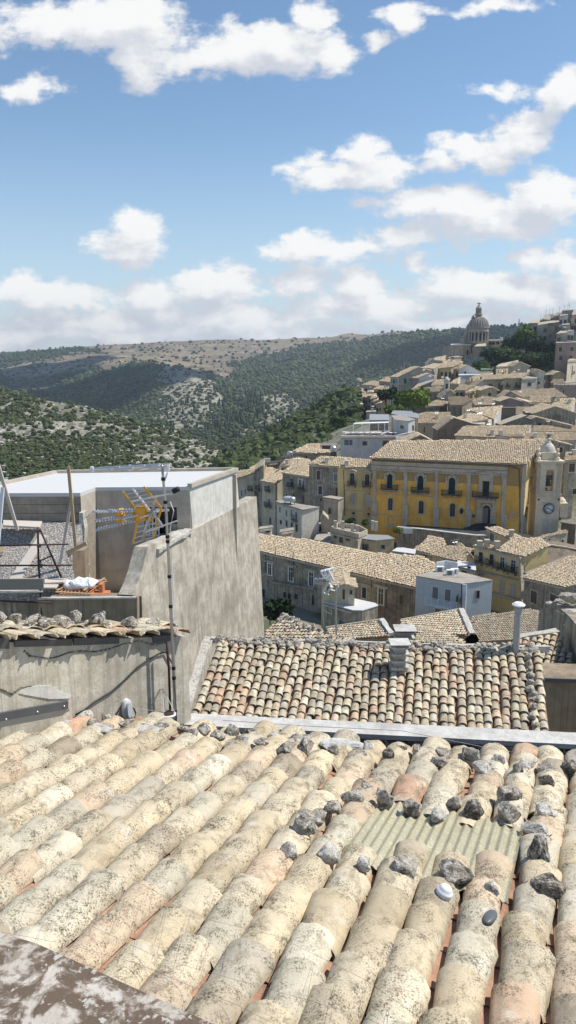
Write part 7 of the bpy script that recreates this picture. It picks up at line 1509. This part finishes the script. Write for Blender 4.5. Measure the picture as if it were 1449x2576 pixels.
# ================================================================ cathedral
CD = 400.0; q = lambda x, y, d=0: at(*F('d', x, y), CD + d); cs = CD / FPX * .2622
CH = thing('cathedral', q(530, 580), 'baroque cathedral with a tall ribbed lead dome on a columned drum', 'church')
cx_ = q(533, 400)[0]; zc = lambda y: q(533, y)[2]; cyy = CD + 94 * cs
Rr = 92 * cs
m = MB(); m.lathe((cx_, cyy, 0), [(Rr * .84, zc(575)), (Rr * .84, zc(350))], 32); m.build('drum_wall', MAT['church_stone'], CH)
for k_ in range(16):
    t = 2 * math.pi * (k_ + .5) / 16; c = np.array([cx_ + Rr * .97 * math.cos(t), cyy + Rr * .97 * math.sin(t), 0]); m = MB(); m.lathe(c, [(.62, zc(445)), (.62, zc(440)), (.45, zc(438)), (.42, zc(362)), (.62, zc(357)), (.62, zc(352))], 8); m.build('column', MAT['church_stone'], CH)
    t = 2 * math.pi * k_ / 16; nn = np.array([math.cos(t), math.sin(t), 0]); c = np.array([cx_, cyy, (zc(440) + zc(362)) / 2]) + nn * Rr * .845; m = MB(); m.box(c, (2.3, .35, abs(zc(440) - zc(362)) * .95), [np.array([-nn[1], nn[0], 0]), nn, UP]); m.build('drum_window', MAT['solar'], CH)
m = MB(); m.lathe((cx_, cyy, 0), [(Rr * 1.04, zc(460)), (Rr * 1.06, zc(446)), (Rr * .9, zc(444))], 32); m.lathe((cx_, cyy, 0), [(Rr * .9, zc(356)), (Rr * 1.06, zc(352)), (Rr * 1.06, zc(338)), (Rr * 1.0, zc(334)), (Rr * 1.0, zc(318)), (Rr * 1.09, zc(314)), (Rr * 1.09, zc(306)), (Rr * .95, zc(302))], 32); m.build('cornice', MAT['church_stone'], CH)
pr = [(Rr * 1.0 * math.cos(a) ** .9, zc(308) + (zc(205) - zc(308)) * math.sin(a)) for a in np.linspace(0, 1.42, 16)]
m = MB(); m.lathe((cx_, cyy, 0), pr, 64); dm_ = m.build('dome', MAT['dome_lead'], CH, smooth=True)
m = MB()
for k_ in range(24):
    t = 2 * math.pi * k_ / 24; m.tube([np.array([cx_ + r_ * 1.01 * math.cos(t), cyy + r_ * 1.01 * math.sin(t), z]) for r_, z in pr], .32, 5)
m.build('ribs', MAT['church_stone'], dm_)
m = MB(); m.lathe((cx_ - 6 * cs, cyy, 0), [(22 * cs, zc(212)), (24 * cs, zc(198)), (38 * cs, zc(192)), (38 * cs, zc(178)), (30 * cs, zc(176))], 20); m.lathe((cx_ - 6 * cs, cyy, 0), [(17 * cs, zc(178)), (17 * cs, zc(128))], 16)
for k_ in range(8): t = 2 * math.pi * k_ / 8 + .3; m.lathe((cx_ - 6 * cs + 24 * cs * math.cos(t), cyy + 24 * cs * math.sin(t), 0), [(4 * cs, zc(178)), (4 * cs, zc(128))], 6)
m.lathe((cx_ - 6 * cs, cyy, 0), [(28 * cs, zc(128)), (28 * cs, zc(118)), (22 * cs, zc(114)), (17 * cs, zc(104)), (9 * cs, zc(100)), (8 * cs, zc(88)), (3 * cs, zc(84))], 16); m.build('lantern', MAT['church_stone'], CH)
m = MB(); m.tube([(cx_ - 6 * cs, cyy, zc(88)), (cx_ - 6 * cs, cyy, zc(66))], .25, 6); m.bar((cx_ - 6 * cs - 1, cyy, zc(76)), (cx_ - 6 * cs + 1, cyy, zc(76)), .3, .3); m.build('cross', MAT['dark_metal'], CH)
m = MB(); m.prism([q(248, 487, -2), q(442, 482, -2), q(442, 600, -2), q(248, 600, -2)], (0, 22, 0)); m.build('nave', MAT['church_stone'], CH)
m = MB(); m.prism([q(245, 489, -2.6), q(445, 483, -2.6), q(445, 476, 20), q(250, 478, 20)], (0, 0, .5)); m.build('nave_roof', MAT['stone_pale'], CH)
m = MB(); m.prism([q(372, 480, 6), q(372, 418, 6), q(400, 410, 6), q(402, 320, 6), q(425, 312, 6), q(470, 312, 6), q(470, 480, 6)], (0, 6, 0)); m.build('transept_pier', MAT['church_stone'], CH)
for x, y, h_ in ((411, 318, 36), (462, 225, 30), (380, 415, 50)):
    m = MB(); c = q(x, y, 6); m.lathe(c, [(.9, -1), (.9, .6), (.5, .8), (.75, h_ * cs * .4), (.45, h_ * cs * .7), (.5, h_ * cs * .82), (.1, h_ * cs)], 8); m.build('statue', MAT['church_stone'], CH)
m = MB(); m.prism([q(472, 500, -6), q(560, 500, -6), q(590, 480, -6), q(590, 600, -6), q(472, 600, -6)], (0, 8, 0)); m.build('side_chapel', MAT['church_stone'], CH)
m = MB(); m.prism([q(470, 502, -7), q(590, 497, -7), q(582, 462, 3), q(520, 464, 3)], (0, 0, .4)); m.build('chapel_roof', MAT['roof_far'], CH)
m = MB(); m.box(q(408, 545, -2.6), (28 * cs, .6, 55 * cs)); aw = m.build('arched_window', MAT['trim_stone'], CH); m = MB(); m.box(q(408, 548, -3), (16 * cs, .4, 44 * cs)); m.build('pane', MAT['pane'], aw)
m = MB(); m.prism([q(430, 560, -3), q(512, 552, -3), q(515, 600, -3), q(430, 600, -3)], (0, 5, 0)); m.build('sacristy', MAT['church_stone'], CH)
for x in (252, 352): m = MB(); m.prism([q(x, 490, -2.3), q(x + 10, 490, -2.3), q(x + 10, 580, -2.3), q(x, 580, -2.3)], (0, .5, 0)); m.build('pilaster', MAT['trim_stone'], CH)
house('d', [(615, 438), (746, 436), (748, 428), (620, 430)], 404, 'yellow flat roofed building with three dark windows right of the cathedral', 'town_yellow', 0, 12, rear=False, roof='roof_flat', cornice=False, wins=[(630, 463, 14, 22, 'k'), (658, 463, 16, 24, 'k'), (698, 460, 18, 22, 'k')])
for x in (727, 742): m = MB(); m.tube([at(*F('d', x, 432), 403), at(*F('d', x, 404), 403)], .3, 6); tag(m.build('vent_pipe', MAT['white_paint']), 'left white vent pipe on the yellow flat building' if x == 727 else 'right white vent pipe on the yellow flat building', 'pipe')
# hilltop cluster at the right edge
R_ = [([(992, 272), (1085, 268), (1115, 228), (1030, 240)], 392, 'outermost brown house of the hilltop cluster at the right', 'town_stone', 10, 16), ([(1080, 290), (1182, 275), (1200, 240), (1110, 235)], 388, 'pale streaked house second in the hilltop cluster', 'town_cream', 8, 16), ([(1182, 272), (1292, 262), (1290, 236), (1200, 240)], 380, 'dark grey blank house in the hilltop cluster', 'town_grey', 5, 22),
 ([(1290, 205), (1372, 192), (1370, 184), (1300, 188)], 372, 'white and grey house with a square window high in the hilltop cluster', 'town_pale', 0, 18), ([(1120, 232), (1200, 240), (1205, 185), (1150, 190)], 400, 'grey roof line stepping up behind the hilltop cluster', 'town_grey', 0, 12), ([(1200, 235), (1262, 200), (1260, 178), (1190, 182)], 402, 'flat topped grey box on the hilltop skyline', 'town_grey', 0, 12), ([(1258, 205), (1330, 180), (1330, 165), (1262, 168)], 404, 'cream stepped house on the hilltop skyline', 'town_cream', 0, 14), ([(1315, 152), (1442, 145), (1442, 138), (1320, 142)], 396, 'dark top block highest in the hilltop cluster', 'town_grey', 0, 14),
 ([(1408, 192), (1470, 185), (1470, 140), (1430, 142)], 374, 'house with a tile roof cut by the right picture edge', 'town_stone', 16, 22), ([(1262, 372), (1368, 362), (1422, 345), (1300, 345)], 350, 'two windowed grey house in front of the hilltop cluster', 'town_stone', 8, 12), ([(1368, 352), (1430, 342), (1425, 335), (1375, 338)], 348, 'bright streaked wall facing right beside the two windowed house', 'town_white', 0, 14), ([(1310, 290), (1385, 285), (1390, 272), (1320, 275)], 362, 'grey house with balcony row in the hilltop cluster', 'town_grey', 0, 14), ([(1258, 462), (1462, 455), (1462, 445), (1262, 450)], 340, 'long pinkish retaining house at the foot of the hilltop cluster', 'town_pink', 0, 14)]
for pts, D_, lb, wm, sl, hh in R_:
    house('d', pts, D_, lb, wm, sl, hh, D1=D_ - 2, rear=False, roof='roof_far' if sl else 'roof_flat', cornice=False, grid=(2, 2, 1.3, 1.9, 'k', 3.6, 2.6), over=.2)
for i, (x, y) in enumerate(((1110, 232), (1160, 186), (1195, 178), (1225, 180), (1290, 165), (1335, 150), (1370, 138), (1385, 140))):
    m = MB(); c = at(*F('d', x, y), 388); m.tube([c - UP * 1, c + UP * rng.uniform(2, 4)], .07, 5); m.tube([c + np.array([-.8, 0, 2]), c + np.array([.8, 0, 2])], .05, 4); tag(m.build('roof_aerial', MAT['galvanised']), '%s thin aerial from the left on the hilltop skyline' % o1[i], 'aerial', 'aerials on the hilltop skyline')
py_ = thing('electricity_pylon', at(*F('d', 901, 300), 1500), 'distant lattice pylon on the ridge behind the cathedral', 'pylon'); c = at(*F('d', 901, 300), 1500); s_ = 1500 / FPX * .2622
m = MB()
for sx_ in (-1, 1):
    for sy_ in (-1, 1): m.bar(c + np.array([sx_ * 7 * s_, sy_ * 4 * s_, 0]), c + np.array([sx_ * 1 * s_, sy_ * .6 * s_, 66 * s_]), .5, .5)
for z in (10, 22, 34, 46): m.bar(c + np.array([-6 * s_ * (1 - z / 75), 0, z * s_]), c + np.array([6 * s_ * (1 - z / 75), 0, (z + 9) * s_]), .4, .4); m.bar(c + np.array([6 * s_ * (1 - z / 75), 0, z * s_]), c + np.array([-6 * s_ * (1 - z / 75), 0, (z + 9) * s_]), .4, .4)
for z in (44, 54, 62): m.bar(c + np.array([-7 * s_, 0, z * s_]), c + np.array([7 * s_, 0, z * s_]), .5, .5)
m.build('lattice', MAT['galvanised'], py_)
# distant masts and trees on the plateau skyline
for i, (x, y0, y1) in enumerate(((986, 838, 828), (1093, 832, 826))):
    c = at(x, y0, 2400); m = MB(); m.tube([c - UP * 3, c + UP * (y0 - y1) * 2400 / FPX], .8, 5); tag(m.build('mast', MAT['dark_metal']), ['thin far mast on the plateau skyline left of the cathedral', 'second far mast on the skyline, nearer the cathedral'][i], 'mast')

# ================================================================ trees of the town
def tree(c, h, w_, label, mat='leaf', trunk=True, n=900, cat='tree', group=None, cols=(1, 1, 1), leaf=.3, clumps=14, name='tree', flatf=.8):
    c = np.asarray(c, float); t = thing(name, c, label, cat, group)
    m = MB(); th_ = h * .32
    m.tube([c - UP * .5, c + UP * th_ * .6 + np.array([rng.uniform(-.2, .2), 0, 0]), c + UP * th_ * 1.5], [h * .035, h * .025, h * .015], 7)
    for k_ in range(5):
        a = rng.uniform(0, 6.28); e = c + np.array([math.cos(a) * w_ * .3, math.sin(a) * w_ * .3, h * rng.uniform(.55, .8)]); m.tube([c + UP * th_, (c + UP * th_ + e) / 2 + UP * .2, e], [h * .016, h * .012, h * .006], 5)
    m.build('trunk', MAT['bark'], t)
    cl = []
    for k_ in range(clumps):
        a = rng.uniform(0, 6.28); rr = math.sqrt(rng.random()) * .36 * w_; z = h * rng.uniform(.42, .84) * (1 - .18 * (rr / (w_ * .5))); cl.append((c + np.array([math.cos(a) * rr, math.sin(a) * rr, z]), w_ * rng.uniform(.15, .27)))
    per = max(10, n // clumps); m = MB()
    for cc, r_ in cl:
        d = rng.normal(0, 1, (per, 3)); d /= np.linalg.norm(d, axis=1, keepdims=True); P = cc + d * r_ * rng.uniform(.55, 1.08, (per, 1)) * [1, 1, flatf]
        a = rng.normal(0, 1, (per, 3)); a /= np.linalg.norm(a, axis=1, keepdims=True); b = np.cross(a, d + rng.normal(0, .5, (per, 3))); b /= np.linalg.norm(b, axis=1, keepdims=True); s_ = leaf * rng.uniform(.6, 1.3, (per, 1))
        V = np.stack([P - a * s_, P + b * s_ * .7, P + a * s_, P - b * s_ * .7], 1); f = np.arange(per * 4).reshape(per, 4); br = rng.uniform(.7, 1.3)
        m.add(V.reshape(-1, 3), f, np.clip(np.array(cols) * br * rng.uniform(.7, 1.35, (per, 1)), 0, 2))
        v0, f0 = ICO1; m.add(v0 * r_ * .72 * (1 + rng.uniform(-.2, .2, (len(v0), 1))) * [1, 1, flatf] + cc, f0, np.array(cols) * .8)
    m.build('crown', MAT[mat], t); return t
TR = [ # (x, y_base, D, height px, width px, label, mat, tint)
 (1040, 1042, 225, 62, 96, 'bright green broad tree in front of the wide low store', 'leaf', (1.9, 1.8, .9)),
 (990, 1050, 215, 30, 50, 'low green bush tree left of the bright one', 'leaf', (1.2, 1.3, 1)), (968, 1030, 232, 60, 42, 'dark pointed tree left of the tall cream house', 'leaf_dark', (.8, .9, .9)), (985, 1015, 240, 40, 36, 'dark small tree at the foot of the tall cream house', 'leaf_dark', (.8, .9, .9)), (1002, 1030, 226, 34, 28, 'tiny dark tree touching the bright green one', 'leaf_dark', (.8, .9, .9)),
 (1235, 938, 372, 62, 70, 'dark green tree just right of the cathedral foot', 'leaf_dark', (1, 1, 1)), (1210, 945, 365, 40, 50, 'round shrub tree below the cathedral side', 'leaf', (1, 1.1, 1)), (1265, 930, 376, 56, 60, 'tree second right of the cathedral', 'leaf', (.8, .9, .9)), (1290, 900, 385, 66, 66, 'tall dark tree in the middle of the hillside grove', 'leaf_dark', (1, 1.05, 1)), (1322, 892, 384, 74, 70, 'highest bright crowned tree of the hillside grove', 'leaf', (1.1, 1.3, .9)), (1345, 905, 378, 60, 60, 'dark tree beside the highest one in the grove', 'leaf_dark', (.9, 1, 1)),
 (1300, 935, 372, 50, 60, 'mid green tree low in the grove', 'leaf', (.8, .95, .9)), (1335, 940, 368, 50, 60, 'bluish green tree low in the grove', 'leaf_dark', (1.1, 1.3, 1.2)), (1270, 955, 360, 34, 60, 'olive coloured low tree at the front of the grove', 'leaf', (1.3, 1.2, .9)), (1240, 962, 356, 36, 44, 'small olive tree near the white gables', 'leaf', (1.2, 1.1, .9)), (1200, 962, 352, 32, 40, 'light green tree at the left front of the grove', 'leaf', (1.2, 1.3, .9)), (1180, 958, 354, 22, 30, 'smallest tree at the left front of the grove', 'leaf_dark', (1, 1, 1)),
 (1360, 935, 362, 40, 50, 'tree beneath the two windowed grey house', 'leaf', (.8, .9, .8)), (1385, 925, 356, 34, 40, 'tree in front of the pinkish retaining house', 'leaf', (.8, .95, .8)), (1410, 915, 350, 34, 40, 'second tree before the pinkish retaining house', 'leaf', (.9, 1, .8)), (1435, 915, 346, 40, 40, 'tree at the right edge before the retaining house', 'leaf', (1, 1.1, .8)), (1340, 965, 350, 26, 46, 'low yellow green bush behind the cream gable', 'leaf', (1.3, 1.4, .9)), (1372, 965, 346, 24, 40, 'low bush on the terraces at right', 'leaf', (1.2, 1.3, .9)), (1400, 950, 344, 30, 44, 'dull green tree on the terraces at right', 'leaf_dark', (1.2, 1.3, 1)), (1318, 958, 352, 24, 40, 'low tree left of the yellow green bush', 'leaf', (1, 1.1, .9)), (1375, 895, 372, 30, 40, 'dark creeper covered tree under the dark grey house', 'leaf_dark', (.8, .9, .9)), (1252, 985, 330, 24, 30, 'narrow dark tree left of the long cream house', 'leaf_dark', (.9, 1, .9)),
 (850, 1090, 300, 44, 50, 'green tree at the wood edge below the left cluster', 'leaf', (.8, .9, .8)), (872, 1066, 320, 40, 46, 'dark tree hugging the lowest houses of the left cluster', 'leaf_dark', (1, 1, .9)), (822, 1112, 290, 40, 60, 'broad low tree above the flat dark roofed store', 'leaf', (.8, .85, .7)), (898, 1050, 330, 30, 34, 'small tree behind the white pergola', 'leaf_dark', (1, 1.1, .9)),
 (880, 1325, 139, 22, 26, 'dark potted shrub tree at the foot of the palace wing', 'leaf_dark', (1, 1.1, 1)), (918, 1322, 138, 16, 22, 'potted palm like plant on the terrace before the palace wing', 'leaf', (.7, .9, .7)), (1000, 1345, 134, 18, 26, 'dry yellowish bush on the wall below the palace', 'leaf', (2.2, 1.8, 1.2)), (700, 1590, 62, 90, 80, 'very dark tree in the gap right of the tall wall', 'leaf_dark', (.5, .55, .5)), (680, 1560, 70, 50, 50, 'second very dark tree in the gap behind the first', 'leaf_dark', (.5, .55, .5))]
for (x, y, D_, hp_, wp__, lb, mt_, cl_) in TR:
    h_ = hp_ * D_ / FPX * 1.1; w_ = wp__ * D_ / FPX; tree(at(x, y, D_), h_, w_, lb, mt_, cols=cl_, n=1500 if D_ > 100 else 900, leaf=.035 * w_ + .12, group='trees on the slope below the hilltop houses' if (D_ > 340 and x > 1170) else None, clumps=16)

# ================================================================ the ground the town stands on, and the wooded slope below it
BP = np.array(BASES)
gx, gy = np.meshgrid(np.arange(-60, 330, 5.0), np.arange(30, 520, 5.0), indexing='ij')
def idw(X, Y):
    d2_ = (X[..., None] - BP[:, 0]) ** 2 + (Y[..., None] - BP[:, 1]) ** 2 + 160; w_ = 1 / d2_ ** 2; return (w_ * BP[:, 2]).sum(-1) / w_.sum(-1)
BP = BP[(BP[:, 1] > 30)]
extra = []
for x, y, D_ in ((600, 1240, 215), (650, 1190, 235), (700, 1160, 250), (760, 1135, 265), (800, 1110, 280), (830, 1080, 300), (850, 1030, 340), (1450, 960, 340), (1320, 960, 360), (1250, 960, 368), (1500, 940, 330), (1600, 930, 330), (1350, 905, 400), (1230, 930, 395), (1150, 950, 400), (1100, 950, 420), (900, 1010, 450), (860, 1040, 420)): extra.append(at(x, y, D_))
BP = np.vstack([BP, extra]); gz = idw(gx, gy) - .6
keep = gx > (-26 + (gy - 150) * .085)
gz = np.where(gx < (-20 + (gy - 150) * .085), gz - 0, gz)
left = np.clip((-14 + (gy - 150) * .16) - gx, 0, None); gz = gz - left * 1.3; gz = np.where(gy > 430, gz - (gy - 430) * .5, gz)
G = np.stack([gx, gy, gz], -1); nr, nc = gx.shape; i, j = np.meshgrid(np.arange(nr - 1), np.arange(nc - 1), indexing='ij'); i = i.ravel(); j = j.ravel()
m = MB(); m.add(G.reshape(-1, 3), np.stack([i * nc + j, (i + 1) * nc + j, (i + 1) * nc + j + 1, i * nc + j + 1], 1)); 
gm = NT('town_ground'); n_q = gm.noise(gm.pos(), .15, 6, .65); MAT['town_ground'] = gm.done(gm.mix(gm.ramp(n_q, .4, .6), (.10, .11, .06), (.24, .22, .17)), .95, n_q, .4, .3)
tag(m.build('town_hill', MAT['town_ground'], smooth=True), kind='structure')
# wooded slope left of the town
wood_lines = [[(540,1230,215),(640,1225,205),(700,1200,215),(900,1150,260)], [(540,1190,300),(620,1170,290),(700,1150,280),(780,1130,280),(900,1100,300)], [(560,1160,400),(640,1140,370),(720,1110,340),(800,1080,330),(900,1060,330)], [(600,1130,480),(680,1095,440),(760,1050,410),(820,1020,390),(860,1000,390),(900,990,390)]]
Gw = hill('wooded_slope', wood_lines, 60, 10, 'hill_near', 3, lambda x, y, c: np.tile([1.0, 0, 0], (len(x), 1)), .03, (120, -90))
p = sample(Gw, 2600, lambda x, y, c: y < 1215)
n = len(p); crowns('slope_woods', p, rng.uniform(1.3, 3.0, n), TG(n) * [1.1, 1.1, .9], np.stack([rng.uniform(.9, 1.2, n), rng.uniform(.9, 1.2, n), rng.uniform(.8, 1.1, n)], 1), 'leaf_far', 'thick green woods on the slope just left of the town', 'forest', ICO2)
# base ground sheet
m = MB(); m.prism([(-9000, -60, -46), (9000, -60, -46), (9000, 160, -70), (-9000, 160, -70)], (0, 0, -1)); tag(m.build('ground', MAT['town_ground']), kind='structure')
# cumulus clouds above the valley whose shadows lie on the hills
flat('cloud_white', (.8, .8, .8), .9, var=.0)
def cloud(target, r_, h0=1500):
    t = at(*target[:3]); c = t + SUN / SUN[2] * (h0 - t[2]); m = MB(); v0, f0 = ico(3)
    for k_ in range(14):
        a = rng.uniform(0, 6.28); q_ = math.sqrt(rng.random()); s_ = rng.uniform(.35, .6); m.add(v0 * [s_ * r_[0], s_ * r_[1], 90] * (1 + rng.uniform(-.1, .1, (len(v0), 1))) + c + np.array([math.cos(a) * q_ * r_[0] * .6, math.sin(a) * q_ * r_[1] * .6, rng.uniform(0, 60)]), f0)
    o = m.build('cloud', MAT['cloud_white'], smooth=True); tag(o, kind='structure')
cloud((1190, 905, 1600), (230, 300)); cloud((280, 975, 1500), (190, 260)); cloud((20, 925, 2100), (330, 420)); cloud((1420, 840, 2000), (260, 300))
